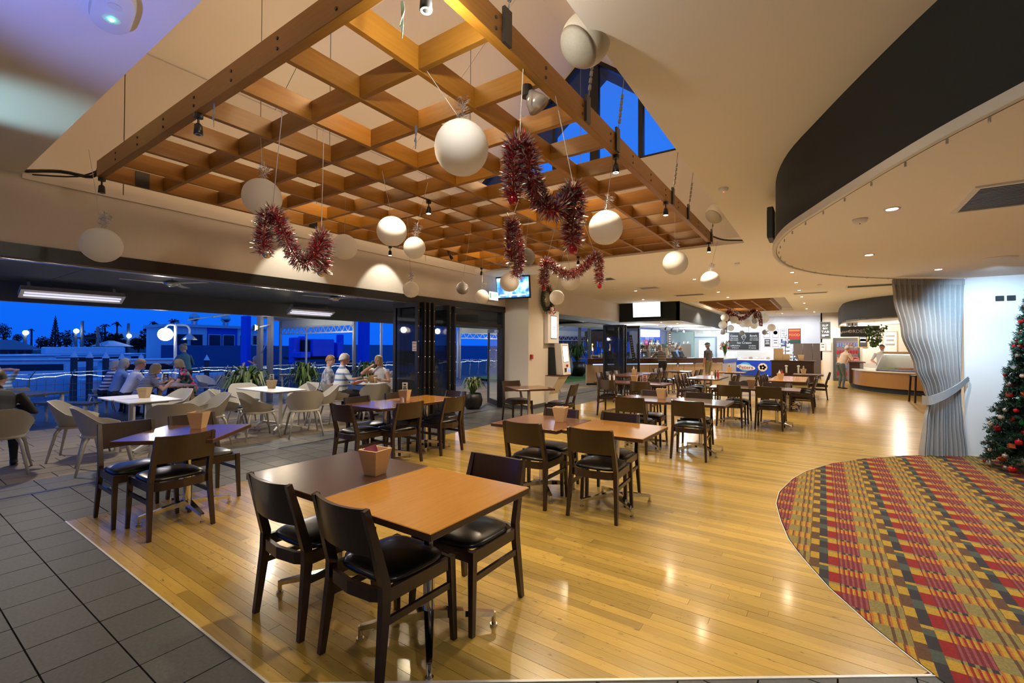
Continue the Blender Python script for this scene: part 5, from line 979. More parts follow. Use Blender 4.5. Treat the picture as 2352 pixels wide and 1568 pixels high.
a2 = atan2((BD-BB).y, (BD-BB).x); b2 = thing('bar_counter', 'short dark end of the bar counter beside the person in the cap', 'counter', tuple(BB), a2); L2 = (BD-BB).length
MB().bev((0, -.06, 1.02), (L2, .58, 1.06), .004).build('bar_top', BARW, b2); MB().box((0, -.03, .84), (L2, 0, 1.02)).build('upper_fascia', BARW, b2)
for k in range(2): MB().bev((k*L2/2+.01, .04, .0), ((k+1)*L2/2-.01, .065, .82), .004).build('front_panel', BARP, b2)
BLUEC = mat('blue_counter_edge', (.02, .07, .42), .35); t = thing('service_counter', 'pale counter with a blue edge between the bar and the blue freezer', 'counter', (-3.78, 22.75, 0), R(88))
MB().bev((0, -.05, .98), (3.3, .6, 1.02), .004).build('counter_top', WTOP, t); MB().box((0, -.03, .80), (3.3, 0, .98)).build('blue_fascia', BLUEC, t)
for k in range(3): MB().bev((k*1.1+.01, .02, 0), (k*1.1+1.09, .05, .80), .004).build('front_panel', mat('steel_panel', (.55, .52, .48), .35, .4), t)
# back bar shelves with bottles
SA, SB = V((-7.2, 21.45, 0)), V((-5.3, 24.1, 0)); sa = atan2((SB-SA).y, (SB-SA).x); LS = (SB-SA).length
bs_ = thing('back_bar_shelf', 'back bar shelving with bottles under the glowing blue menu board', 'shelf', tuple(SA), sa)
for x0, x1, top in ((0, .42, 1.62), (.55, 1.25, 1.62), (1.6, 2.5, 1.52)):
    for z in ([1.06, 1.34, top] if top > 1.55 else [1.16, top]): MB().bev((x0, 0, z-.02), (x1, .26, z), .003).build('shelf_board', GREYST if x0 == 0 else BOXW, bs_)
    for x in (x0, x1-.02): MB().box((x, 0, .9), (x+.02, .26, top)).build('upright', GREYST if x0 == 0 else BOXW, bs_)
MB().box((0, -.05, 0), (LS, .35, .92)).build('base_cabinet', STEEL, bs_); MB().box((0, .27, .92), (LS, .29, 1.7)).build('back_panel', mat('mirror_back', (.5, .55, .6), .1, .8), bs_)
BOTM = [(mat('gin_glass', (.70, .85, .85), .08, alpha=.75), .30, .036), (mat('whisky_glass', (.45, .17, .02), .08), .29, .038), (mat('green_glass', (.02, .18, .06), .08), .31, .036), (mat('rum_glass', (.08, .03, .015), .1), .28, .04), (mat('blue_gin_glass', (.10, .35, .65), .08), .29, .04), (mat('red_liqueur_glass', (.45, .03, .03), .1), .27, .036), (mat('cream_bottle', (.70, .62, .48), .3), .29, .038)]
BMESH = [(bottle_mesh(h, r).mesh('bottle_glass', m, True), MB().box((-r*.8, -r*1.02, h*.15), (r*.8, -r*.7, h*.5)).mesh('bottle_label', MENUW), MB().cyl((0, 0, h), r*.45, .02, 8).mesh('bottle_cap', m2)) for (m, h, r), m2 in zip(BOTM, (STEEL, BLACKP, BRED, BLACKP, STEEL, BRED, FOILR))]
BN = ['clear', 'amber', 'green', 'dark', 'blue', 'red', 'cream']; q = random.Random(5); M_ = Matrix.Rotation(sa, 4, 'Z'); nb = 0
for x0, x1, zs, nm in ((.04, .40, (1.06, 1.34, 1.62), 'left grey rack'), (.59, 1.22, (1.06, 1.34, 1.62), 'middle shelf unit'), (1.64, 2.46, (.92, 1.16, 1.52), 'right crate shelf')):
    cntb = {}
    for zi, z in enumerate(zs):
        x = x0
        while x < x1:
            k = q.randrange(7); p = SA+M_ @ V((x, .12+q.uniform(-.03, .03), z+.001)); rw = ('bottom', 'middle', 'top')[zi]
            sc_ = .72 if z < 1.5 and zi < 2 else .95
            ky = (k, rw, nm); cntb[ky] = cntb.get(ky, -1)+1; t = thing('bottle', f'{NTH[cntb[ky]]} {BN[k]} bottle from the left on the {rw} row of the {nm}', 'bottle', tuple(p), sa, f'{BN[k]} bottles on the {rw} row of the {nm}')
            for me, nn in zip(BMESH[k], ('glass_body', 'paper_label', 'cap')): place(me, nn, t, scale=(sc_, sc_, sc_))
            x += q.uniform(.085, .115); nb += 1
sgn_ = thing('menu_board', 'glowing blue and white drinks board above the back bar', 'sign', tuple(SA+M_ @ V((.75, .30, 2.02))), sa); MB().bev((-.62, 0, -.36), (.68, .04, .42), .005).build('board', mat('blue_board', (.02, .06, .30), .4, emit=.35, ecol=(.05, .15, .9)), sgn_)
MB().box((-.50, -.02, .02), (.60, -.001, .36)).build('lit_panel', emis('glaring_panel', (.75, .88, 1), 4), sgn_)
for k in range(4): text(('BEERS WINES', 'CIDER  SPIRITS', 'COFFEE  TEA', 'TAP  HOUSE')[k], .085, MENUW, 'lettering', sgn_, (.02, -.006, -.05-.085*k))
t = thing('leaning_menu_sign', 'narrow black printed sign leaning beside the bar end', 'sign', tuple(at(1452, 800, d=18.6)), .5); MB().bev((-.06, -.015, -.55), (.06, .015, .55), .004).build('board', MENUB, t, rot=(0, -.14, 0))
k = MB(); [k.box((-.035, -.018, -.48+.1*j), (.035, -.0155, -.44+.1*j)) for j in range(10)]; k.build('print', MENUW, t, rot=(0, -.14, 0))
t = thing('pink_sign', 'pink round-cornered sign on top of the left bottle rack', 'sign', tuple(SA+M_ @ V((.36, .02, 1.76))), sa); MB().bev((-.1, -.01, -.11), (.1, .01, .11), .02).build('board', mat('pink_board', (.62, .06, .28), .5), t); text('TAP', .07, MENUW, 'lettering', t, (0, -.013, 0))
t = thing('hanging_menu', 'orange framed hanging menu strip right of the glowing board', 'sign', tuple(SA+M_ @ V((1.72, .0, 1.95))), sa); MB().bev((-.10, -.012, -.34), (.10, .012, .34), .004).build('frame', mat('orange_frame', (.5, .22, .08), .5), t); MB().box((-.075, -.016, -.31), (.075, -.0125, .31)).build('card', MENUB, t)
k = MB(); [k.box((-.05, -.019, -.26+.11*j), (.05, -.0165, -.20+.11*j)) for j in range(5)]; k.build('print', MENUW, t)
# taps, tills, glasses and flowers on the bar
XA = M_; MBAR = Matrix.Rotation(bar.rotation_euler.z, 4, 'Z')
def onbar(x, y, z=1.061): return tuple(BA+MBAR @ V((x, y, z)))
LBs = LB-.0
for k in range(2):
    t = thing('till', ('left', 'right')[k]+' black till screen on the bar end before the person in the cap', 'till', onbar(LB-.75+.38*k, .35), bar.rotation_euler.z+.3, 'tills on the bar'); MB().bev((-.15, -.10, 0), (.15, .12, .05), .01).build('base', BLACKP, t); MB().bev((-.17, -.01, .05), (.17, .02, .32), .006).build('screen', BLACKP, t, rot=(-.45, 0, 0)); MB().box((-.15, -.014, .07), (.15, -.0105, .30)).build('display', mat('till_display', (.03, .05, .08), .1, emit=.05), t, rot=(-.45, 0, 0))
t = thing('beer_font', 'steel beer tap tower on the bar', 'tap', onbar(3.0, .28), bar.rotation_euler.z); MB().tube([(-.25, 0, 0), (-.25, 0, .34), (.25, 0, .34), (.25, 0, 0)], .028, 10).build('tower', CHROME, t)
for k in range(4): MB().lathe([(.010, .30), (.014, .42), (.022, .52), (.016, .56)], 10, (-.18+.12*k, -.04, 0)).build('tap_handle', [BLACKP, mat('yellow_tap', (.6, .4, .03), .4), BRED, MENUW][k], t)
for k in range(7):
    t = thing('tumbler', f'clear upturned glass on the bar, {NTH[k]} from the taps towards the tills', 'glass', onbar(3.6+.11*k, .25+.05*(k % 2)), 0, 'clear glasses on the bar'); MB().lathe([(.034, 0), (.036, .005), (.030, .11), (.0, .112)], 12).build('glass_body', GLASSC, t, True); MB().lathe([(.030, .108), (.030, .114), (0, .115)], 12).build('base', GLASSC, t)
for k, (x, c_) in enumerate(((2.2, 1), (2.45, 3), (2.55, 5), (4.45, 1), (1.6, 2))): t = thing('bottle', f'{BN[c_]} bottle standing on the bar top, {("first", "second", "third", "fourth", "fifth")[k]} counted', 'bottle', onbar(x, .4), 0, 'bottles on the bar top'); [place(me, nn, t, scale=(.8, .8, .8)) for me, nn in zip(BMESH[c_], ('glass_body', 'paper_label', 'cap'))]
for k in range(8):
    p = onbar(.75+.09*k, .3); t = thing('bottle', f'green tinted water bottle on the bar, {NTH[k]} from its terrace end', 'bottle', p, 0, 'green tinted water bottles at the terrace end'); [place(me, nn, t, scale=(.9, .9, .9)) for me, nn in zip(BMESH[0 if k % 3 else 2], ('glass_body', 'paper_label', 'cap'))]
def spray(x, y, z, n, r, h, mats_, q, wid=.02, arch=.5):
    """arching strap leaves from a centre"""
    mb = MB()
    for k in range(n):
        a = q.random()*6.283; rr = r*q.uniform(.35, 1); hh = h*q.uniform(.45, 1); mb.cur = q.randrange(len(mats_)); d = V((cos(a), sin(a), 0)); sd = V((-sin(a), cos(a), 0)); w = wid*q.uniform(.7, 1.3)
        P = [V((0, 0, 0)), d*rr*.35+V((0, 0, hh*.75)), d*rr*.75+V((0, 0, hh)), d*rr+V((0, 0, hh*(1-arch)))]; k0 = len(mb.v)
        for i, p in enumerate(P): ww = w*(.5, 1, .8, .05)[i]; mb.v += [tuple(p-sd*ww), tuple(p+sd*ww)]
        for i in range(3): mb.f.append((k0+2*i, k0+2*i+1, k0+2*i+3, k0+2*i+2)); mb.m.append(mb.cur)
    return mb
t = thing('flower_vase', 'tall arrangement of green and red flowers behind the person in the cap', 'flowers', (-3.75, 23.1, 1.02)); q = random.Random(3); MB().lathe([(.05, 0), (.07, .1), (.05, .22), (.055, .24)], 14).build('vase', GLASSC, t, True); o = spray(0, 0, 0, 40, .35, .75, LEAF[:2], q, .02, .2).build('leaves', LEAF[:2], t); o.location = (0, 0, .1); o['kind'] = 'stuff'
for k in range(9): MB().ball((q.uniform(-.22, .22), q.uniform(-.2, .2), .55+q.uniform(-.1, .25)), .04, 8, 5, (1, 1, 1.5)).build('flower_head', [BRED, mat('orange_flower', (.7, .25, .1), .6), mat('pink_flower', (.7, .25, .3), .6)][k % 3], t)
for k in range(5):
    p = at(1532+13.5*k, 750+2.5*k, z=2.47); t = thing('track_spotlight', f'small black spotlight under the bar soffit, {("first", "second", "third", "fourth", "fifth")[k]} of five', 'spotlight', (p.x, min(p.y, 26), 2.5), .6, 'black spotlights under the bar soffit'); MB().tube([(0, 0, 0), (0, 0, -.08)], .012, 6).build('stem', BLACKP, t); MB().lathe([(.0, 0), (.035, -.01), (.045, -.13), (.0, -.131)], 10, (0, 0, -.06)).build('housing', BLACKP if k < 2 else MENUW, t, True, rot=(0, .5, 0))
# far wall: door, notices, chalkboard, posters, freezer
d = senty('door_5'); MB().box((-6.3, 27.93, 0), (-4.95, 28.0, 2.15)).build('door_frame', mat('door_blue_grey', (.20, .30, .40), .5), d); MB().box((-6.2, 27.91, .02), (-5.05, 27.93, 2.08)).build('door_leaf', mat('door_pale', (.55, .62, .66), .4), d); MB().box((-5.9, 27.895, .9), (-5.35, 27.91, 1.95)).build('door_pane', emis('lit_pane', (.8, .9, .95), .9), d); MB().tube([(-5.15, 27.88, .9), (-5.15, 27.88, 1.2)], .015, 6).build('handle', CHROME, d)
def framed(name, label, x, z, w, h, fm, pm, y=28.0, grp=None, lines=3, ink=None, cat='poster', blob=None):
    t = thing(name, label, cat, (x, y, z), 0, grp); MB().bev((-w/2, -.025, -h/2), (w/2, 0, h/2), .005).build('frame', fm, t); e = .03; MB().box((-w/2+e, -.029, -h/2+e), (w/2-e, -.0255, h/2-e)).build('sheet', pm, t); ink = ink or MENUB
    for k in range(lines): zz = h*(.28-.6*k/max(1, lines)); ww = w*(.30-.05*(k % 2)); MB().box((-ww, -.032, zz-h*.045), (ww, -.0295, zz+h*.045)).build('print', ink, t)
    if blob: b = MB(); b.lathe([(0, 0), (blob, 0)], 16); b.build('emblem', ink, t, loc=(0, -.031, h*.08), rot=(pi/2, 0, 0))
    return t
CLIP = mat('pale_clipboard', (.52, .46, .48), .5); PAPW = mat('poster_paper', (.78, .76, .74), .6); BLK = MENUB
bx = [-2.41, -2.05, -1.68]
framed('poster', 'white clipboard poster, first of the upper row beside the chalkboard', -2.46, 2.30, .30, .46, CLIP, PAPW, lines=2); framed('poster', 'white clipboard poster with a dark round emblem, second of the upper row', -2.06, 2.30, .30, .46, CLIP, PAPW, lines=0, blob=.10); framed('poster', 'pale clipboard poster, third of the upper row', -1.69, 2.30, .30, .46, CLIP, PAPW, lines=2, ink=mat('grey_print', (.3, .3, .3), .6))
framed('poster', 'black clipboard poster, first of the lower row beside the chalkboard', -2.44, 1.80, .30, .44, CLIP, BLK, lines=3, ink=PAPW); framed('poster', 'half black clipboard poster, second of the lower row', -2.06, 1.80, .30, .44, CLIP, PAPW, lines=2); framed('poster', 'dark blue clipboard poster partly behind the fairy light tree', -1.68, 1.80, .30, .44, CLIP, mat('navy_paper', (.06, .06, .22), .6), lines=3, ink=mat('lilac_print', (.5, .5, .85), .6))
t = framed('poster', 'big red and yellow poster above the fairy light tree', -1.2, 2.14, .56, .80, mat('dark_frame', (.05, .04, .03), .5), mat('red_paper', (.45, .03, .02), .6), lines=0); MB().box((-.25, -.032, -.37), (.25, -.0295, -.18)).build('green_band', mat('dark_green_print', (.02, .07, .04), .6), t); text('FOOD', .17, mat('yellow_print', (.75, .50, .06), .6), 'lettering', t, (0, -.034, .06), sx=1.05); MB().box((-.25, -.0325, .26), (.25, -.0295, .34)).build('yellow_band', mat('orange_print', (.6, .22, .03), .6), t)
t = thing('chalkboard', 'black chalk menu board of ice cream cones above the blue freezer', 'sign', (-3.58, 28.0, 1.90)); MB().bev((-.80, -.03, -.55), (.80, 0, .52), .01).build('frame', mat('white_frame', (.60, .56, .60), .5), t); MB().box((-.74, -.035, -.49), (.74, -.0305, .46)).build('slate', MENUB, t)
for s_, sz, x, z in (('Cones', .15, -.48, .28), ('Bowls', .15, .48, .28), ('one scoop', .09, -.48, .16), ('two scoops', .09, -.48, .06), ('one scoop', .09, .50, .16), ('two scoops', .09, .50, .06), ('Ice Cream', .17, .02, -.10), ('milkshakes', .11, -.42, -.26), ('sundaes', .11, .42, -.26), ('all flavours', .08, -.42, -.38), ('all toppings', .08, .42, -.38)): text(s_, sz, MENUW, 'lettering', t, (x, -.037, z))
b = MB(); b.tube([(-.11, -.037, .22), (.0, -.037, .02), (.11, -.037, .22), (-.11, -.037, .22)], .010, 5); b.tube([(.11*cos(a)*1.0, -.037, .24+.06*sin(a)) for a in [x*.4 for x in range(0, 9)]], .010, 5); b.tube([(.08*cos(a), -.037, .31+.05*sin(a)) for a in [x*.4 for x in range(0, 9)]], .010, 5); b.tube([(.04*cos(a), -.037, .37+.05*sin(a)) for a in [x*.4 for x in range(0, 9)]], .010, 5); b.build('cone_drawing', MENUW, t)['kind'] = 'stuff'
t = thing('ice_cream_freezer', 'bright blue ice cream display freezer with a red lettered logo', 'freezer', (-3.0, 27.15, 0)); FB = mat('freezer_blue', (.012, .06, .50), .3); MB().bev((-.85, -.38, .08), (.85, .38, .86), .02).build('body', FB, t); MB().bev((-.86, -.39, .86), (.86, .39, .93), .01).build('white_rim', MENUW, t)
MB().box((-.84, -.36, .93), (.84, -.352, 1.32)).build('front_glass', GLASSC, t); MB().box((-.84, .34, .93), (.84, .35, 1.32)).build('back_glass', GLASSC, t); MB().box((-.85, -.2, 1.32), (.85, .38, 1.35)).build('lid', MENUW, t)
for k in range(6): MB().lathe([(.08, 0), (.10, .06), (.06, .11), (0, .12)], 12, (-.68+.27*k, -.05, .93)).build('ice_cream_tub', [MENUW, mat('pink_ice', (.75, .45, .5), .6), mat('choc_ice', (.2, .1, .05), .6)][k % 3], t, True)
for x in (-.78, .78): MB().cyl((x, -.3, 0), .05, .08, 10).build('castor', BLACKP, t)
b = MB(); b.lathe([(0, 0), (.30, 0), (.30, .006)], 28); b.build('blue_badge', mat('sky_blue', (.10, .42, .75), .4), t, loc=(-.36, -.382, .52), rot=(pi/2, 0, 0)).scale = (1, .8, 1)
b = MB(); b.lathe([(0, 0), (.33, 0), (.33, .006)], 28); o = b.build('white_ribbon', MENUW, t, loc=(-.33, -.389, .50), rot=(pi/2, .12, 0)); o.scale = (1.35, .45, 1)
text('Peters', .27, BRED, 'lettering', t, (-.33, -.398, .49), (pi/2, 0, 0), extr=.003)
b = MB(); b.lathe([(0, 0), (.22, 0), (.22, .006)], 10); b.build('picture_swirl', mat('cream_print', (.75, .60, .38), .5), t, loc=(.45, -.383, .52), rot=(pi/2, 0, 0)); b = MB(); [b.lathe([(0, 0), (.06, 0)], 8, (.10*cos(k*1.3), .08*sin(k*1.3), 0)) for k in range(5)]; b.build('picture_chunks', mat('choc_print', (.12, .04, .02), .5), t, loc=(.45, -.392, .52), rot=(pi/2, 0, 0))
# sideboard with taps, folded screen, boxes before the right part of the far wall
t = thing('sideboard', 'dark brown service cabinet with white water taps before the far wall', 'cabinet', (-1.02, 22.2, 0)); MB().bev((-.75, -.3, 0), (.75, .3, .96), .01).build('body', BARW, t); MB().bev((-.80, -.33, .96), (.80, .33, 1.0), .006).build('top', WALNUT, t)
for k in range(3): MB().bev((-.72+.49*k, -.315, .08), (-.27+.49*k, -.30, .92), .005).build('door', WALNUT, t)
for k in range(2):
    w_ = thing('water_tap', ('left', 'right')[k]+' white water tap standing in front of the dark cabinet', 'tap', (-.72+.42*k, 21.2, .735), 0, 'white taps before the dark cabinet') if False else None
    q_ = MB(); q_.tube(smooth([(-.2+.42*k, -.31, .50), (-.2+.42*k, -.36, .62), (-.2+.42*k, -.38, .74)]), .035, 8); q_.ball((-.2+.42*k, -.38, .78), .06, 8, 6, (1, 1, .6)); q_.build('white_tap', MENUW, t, True)
for k, (x, w_, h, lab) in enumerate(((-.50, .34, .50, 'tall'), (-.22, .26, .26, 'small'))): tag(MB().bev((x-1.02-w_/2, 22.1-.12, 1.001), (x-1.02+w_/2, 22.1+.12, 1.001+h), .006).build('cardboard_box', mat('cardboard', (.45, .31, .17), .8), None), lab+' cardboard box on the dark service cabinet', 'box', 'cardboard boxes on the cabinet')
cbox(-.72, 22.1, 0, 'wooden table box stored on the dark service cabinet', 1.001, 1.6)
t = thing('folding_screen', 'brown woven folding screen standing against the far wall', 'screen', (-.62, 27.75, 0)); WV = mat('woven_brown', (.13, .085, .055), .7, 0, .6, 60, (.05, .03, .02), bump=.4)
for k in range(3): MB().bev((-.62+.42*k, -.03+.03*(k % 2), .02), (-.21+.42*k, .0+.03*(k % 2), 1.76), .004).build('woven_panel', WV, t)
tag(MB().bev((-.05, 25.9, 0), (.0, 26.05, .95), .004).build('leaning_board', BOXW, None, rot=(0, 0, 0)), 'pale board leaning at the corner of the near white wall piece', 'board')
SLA = mat('slate_paint', (.035, .045, .055), .6)
t = framed('sign', 'black sign reading SLIP BIX TAB on the near white wall piece', .12, 2.37, .42, .80, GREYST, SLA, 26.2, None, 0, None, 'sign')
for s_, z, sz in (('SLIP', .22, .13), ('BIX', .08, .12), ('TAB', -.08, .15)): text(s_, sz, MENUW, 'lettering', t, (0, -.034, z), extr=.004, sx=1.1)
b = MB(); b.box((-.13, -.034, -.30), (-.02, -.0295, -.20)); b.box((.0, -.034, -.26), (.13, -.0295, -.20)); b.build('ticket_drawing', MENUW, t)
framed('poster', 'half dark clipboard poster under the slate sign', -.0+.02, 1.58, .22, .40, CLIP, PAPW, 26.2, None, 2); framed('poster', 'mostly white clipboard poster under the slate sign, right one', .26, 1.58, .22, .40, CLIP, PAPW, 26.2, None, 1, mat('pale_print', (.5, .5, .5), .6))
t = thing('display_fridge', 'dark framed glass door fridge behind the person in the red hat', 'fridge', (.92, 26.15, 0)); MB().bev((-.50, -.06, 0), (.50, .0, 2.0), .01).build('frame', mat('fridge_frame', (.06, .058, .055), .4), t); MB().box((-.38, -.075, .12), (.42, -.061, 1.86)).build('door_pane', mat('fridge_inside', (.16, .12, .14), .15), t)
for k in range(5):
    MB().box((-.36, -.085, .25+.33*k), (.40, -.076, .27+.33*k)).build('wire_shelf', STEEL, t)
    b = MB(); [b.cyl((-.32+.1*j, -.082, .272+.33*k), .032, .17, 8) for j in range(8)]; b.build('drink_row', [BRED, mat('can_blue', (.1, .2, .5), .3), mat('can_orange', (.6, .25, .1), .3)][k % 3], t)['kind'] = 'stuff'
for k in range(3): framed('notice', f'small pale notice on the wall behind the till, {("first", "second", "third")[k]} from the bar', -6.6+.75*k, 2.55 if k else 1.9, .36, .42, PAPW, mat('faint_notice', (.62, .66, .60), .6), 28.0, 'pale notices behind the tills', 1, mat('grey_print', (.3, .3, .3), .6), 'notice')
gw = thing('glass_cabinet', 'pale green glazed wall cabinet right of the drinks board', 'cabinet', (-6.9, 27.6, 0), 0); MB().box((-.75, 0, .9), (.75, .35, 2.46)).build('body', mat('cabinet_green', (.35, .48, .42), .4), gw)
for k in range(2): MB().box((-.70+.72*k, -.02, .95), (-.03+.72*k, -.001, 2.40)).build('glass_door', GLASSC, gw)
# ============================================================ kitchen counter
KX = smooth([(.90, 23.9), (.92, 22.9), (.98, 21.7), (1.18, 20.8), (1.56, 20.1), (2.15, 19.5), (3.0, 19.05), (4.9, 18.5)], 3)
kc = thing('kitchen_counter', 'curved kitchen counter with honey timber front, black kickboard and white ledge', 'counter', (0, 0, 0)); HON = wood('honey_front', (.46, .24, .07), (.36, .17, .045), .35, 2, .2, 4)
def strip(z0, z1, off, m, nm, sm=True):
    b = MB(); n = len(KX); P = []
    for i, (x, y) in enumerate(KX):
        d = V((KX[min(i+1, n-1)][0]-KX[max(i-1, 0)][0], KX[min(i+1, n-1)][1]-KX[max(i-1, 0)][1], 0)).normalized(); P.append((x+d.y*off, y-d.x*off))
    b.add([(x, y, z0) for x, y in P]+[(x, y, z1) for x, y in P], [(i, i+1, n+i+1, n+i) for i in range(n-1)]); return b.build(nm, m, kc, sm), P
strip(.0, .17, -.06, CHAR, 'kickboard'); o, PF = strip(.17, .70, 0, HON, 'timber_front')
b = MB(); b.prism([(x-.03, y-.03) for x, y in KX]+[(4.9, 20.5), (2.6, 21.4), (1.6, 23.0), (1.4, 23.9)], .70, .74); b.build('white_ledge', WTOP, kc)
MB().bev((.86, 21.9, .17), (1.3, 23.9, .96), .01).build('end_panel', BARW, kc); MB().bev((.82, 21.8, .96), (1.36, 23.9, 1.0), .008).build('end_top', BARW, kc)
b = MB(); b.add([(1.15, 21.3, .74), (1.45, 20.75, .74), (1.65, 21.1, .74), (1.3, 21.8, .74), (1.15, 21.3, .96), (1.45, 20.75, .96), (1.65, 21.1, .96), (1.3, 21.8, .96)], [(0, 1, 5, 4), (1, 2, 6, 5), (2, 3, 7, 6), (3, 0, 4, 7), (4, 5, 6, 7)]); b.build('low_glass_case', GLASSC, kc)
dc = thing('display_case', 'brightly lit sloping glass food display on the kitchen counter', 'display case', (2.35, 19.75, .74), R(-32)); LIT = emis('case_light', (.95, 1, .92), 3)
MB().box((-.95, .55, 0), (1.5, .62, .62)).build('back_panel', WTOP, dc); b = MB(); b.add([(-.95, -.05, .04), (1.5, -.05, .04), (1.5, .42, .60), (-.95, .42, .60)], [(0, 1, 2, 3)]); b.build('sloping_glass', GLASSC, dc); MB().box((-.95, .40, .58), (1.5, .62, .66)).build('top_rail', BOXW, dc); MB().box((-.95, .42, .555), (1.5, .46, .578)).build('light_strip', LIT, dc); MB().box((-.95, 0, .02), (1.5, .55, .05)).build('tray_base', STEEL, dc)
for x in (-.95, .28, 1.47): b = MB(); b.add([(x, -.05, 0), (x+.03, -.05, 0), (x+.03, .6, 0), (x, .6, 0), (x, -.05, .05), (x+.03, -.05, .05), (x+.03, .42, .62), (x, .42, .62), (x, .6, .62), (x+.03, .6, .62)], [(0, 1, 2, 3), (0, 4, 5, 1), (4, 7, 6, 5), (7, 8, 9, 6), (8, 3, 2, 9), (0, 3, 8, 7, 4), (1, 5, 6, 9, 2)]); b.build('side_frame', MENUW, dc)
for k in range(5): MB().bev((-.8+.44*k, .1, .05), (-.44+.44*k, .5, .12), .01).build('food_tray', [mat('salad_food', (.25, .35, .08), .7), mat('red_food', (.5, .12, .05), .7), mat('cream_food', (.65, .55, .38), .7)][k % 3], dc)
t = thing('order_sign', 'black hanging sign reading Please ORDER HERE above the kitchen counter', 'sign', tuple(at(1966, 761, y=21.6)), 0); MB().bev((-.48, -.02, -.20), (.48, .02, .20), .005).build('board', SLA, t); text('please', .13, MENUW, 'lettering', t, (-.32, -.023, 0), (pi/2, -.2, 0)); text('ORDER', .17, MENUW, 'lettering', t, (.03, -.023, .0), extr=.004); text('HERE', .10, MENUW, 'lettering', t, (.34, -.023, .08))
b = MB(); b.tube([(.26, -.024, -.02), (.34, -.024, -.12), (.42, -.024, -.02)], .012, 5); b.build('arrow', MENUW, t); zt = 2.49-t.location.z
for x in (-.4, .4): MB().tube([(x, 0, .2), (x, 0, zt)], .005, 5).build('chain', STEEL, t)
t = thing('hanging_plant', 'hanging basket of trailing ivy with white flowers above the counter', 'plant', tuple(at(2008, 762, y=21.0)), 0); q = random.Random(6); b = MB()
for k in range(420):
    h = q.random(); r = .30*(1-h)**.7+.04; a = q.random()*6.28; c = V((cos(a)*r*q.random()**.5, sin(a)*r*q.random()**.5, .22-.75*h)); d = V((q.gauss(0, 1), q.gauss(0, 1), q.gauss(-.3, .6))).normalized(); b.cur = q.randrange(2); b.blade(c, c+d*.09, .028, d.cross(V((.3, 1, .2))))
b.build('ivy_leaves', LEAF[:2], t)['kind'] = 'stuff'; b = MB(); [b.ball((q.uniform(-.2, .2), q.uniform(-.2, .2), q.uniform(-.2, .2)), .028, 6, 4) for k in range(22)]; b.build('white_flowers', MENUW, t)['kind'] = 'stuff'; MB().lathe([(.10, .05), (.16, .2), (.17, .22)], 14).build('basket', BARW, t, True); MB().tube([(0, 0, .2), (0, 0, 2.49-t.location.z)], .005, 5).build('chain', STEEL, t)
framed('notice', 'timber framed white menu on the kitchen wall', tuple(at(2044, 785, y=24.0))[0], 1.78, .48, .86, mat('orange_timber', (.50, .27, .08), .5), PAPW, 24.0, None, 3, mat('grey_print', (.3, .3, .3), .6), 'notice'); wallbox('wall_kitchen_back', (1.4, 24.0, 0), (5.0, 24.1, 2.5), mat('wall_kitchen_cream', (.72, .66, .58), .8))
framed('notice', 'black notice in an orange frame behind the order sign', tuple(at(1982, 784, y=23.98))[0], 1.80, .34, .50, mat('orange_timber', (.5, .27, .08), .5), MENUB, 23.98, None, 2, MENUW, 'notice', .10)
for k in range(2):
    p = at(1951+14*k, 744, y=21.9); t = thing('pendant_lamp', ('left', 'right')[k]+' steel drum pendant lamp above the order sign', 'lamp', tuple(p), 0, 'pendant lamps of the kitchen'); MB().lathe([(.10, -.08), (.10, .08), (.03, .09)], 16).build('drum_shade', STEEL, t, True, auto=True); MB().ball((0, 0, -.04), .05, 10, 6).build('bulb', LAMPW, t); MB().tube([(0, 0, .08), (0, 0, 2.49-p.z)], .005, 5).build('cord', BLACKP, t)
t = thing('food_stand', 'pile of red wrapped goods on the end of the kitchen counter', 'food', (1.05, 22.75, 1.001)); q = random.Random(2); MB().lathe([(.18, 0), (.2, .03), (.0, .03)], 16).build('tray', MENUW, t); b = MB(); [b.ball((q.uniform(-.12, .12), q.uniform(-.12, .12), .06+q.random()*.08), .05, 8, 5) for k in range(12)]; b.build('red_wraps', BRED, t)['kind'] = 'stuff'
# ============================================================ outside: water, rope fence, marquees, boats, far shore
WAT = mat('harbour_water', (.02, .10, .22), .15, 0, .3, .8, (.006, .03, .08), bump=.15)
struct(MB().box((-160, -60, -1.5), (-17.3, 120, -1.35)).build('water', WAT)); struct(MB().box((-300, -160, -2), (-62, 220, -.7)).build('ground', mat('far_shore_ground', (.03, .05, .04), .9)))
struct(MB().box((-17.4, -4, -1.5), (-17.25, 26, DZ)).build('terrace_edge', CHARL)); struct(MB().box((-44, 14.5, -1.5), (-17.4, 60, -.3)).build('ground_hardstand', mat('hardstand', (.10, .10, .11), .8)))
fe = thing('rope_fence', 'low steel fence with net and a rope of white lights along the deck edge', 'fence', (-17.05, 0, DZ)); q = random.Random(12)
y = -2.0
while y < 24: MB().tube([(0, y, 0), (.02, y+.04, .75), (.05, y+.14, .95)], .018, 6).build('post', STEEL, fe); y += .78
for z in (.2, .38, .56): MB().tube([(.01, -2+26*k/20, z) for k in range(21)], .006, 5).build('net_rope', GREYST, fe)
MB().tube([(0, -2+26*k/60, .88+.02*sin(k)) for k in range(61)], .012, 5).build('top_rail', STEEL, fe)
b = MB(); [b.tube([(.012, -2+26*k/150, .05), (.012, -2+26*k/150, .70)], .004, 4) for k in range(151)]; b.build('net_strands', GREYST, fe)['kind'] = 'stuff'
b = MB(); P = [(.03, -2+26*k/260, .78+.03*sin(k*.37)+.015*sin(k*1.3)) for k in range(261)]; b.tube(P, .004, 4); [b.ball(p, .012, 6, 4) for p in P[::2]]; b.build('light_rope', emis('rope_light', (.85, .92, 1), 4), fe)['kind'] = 'stuff'
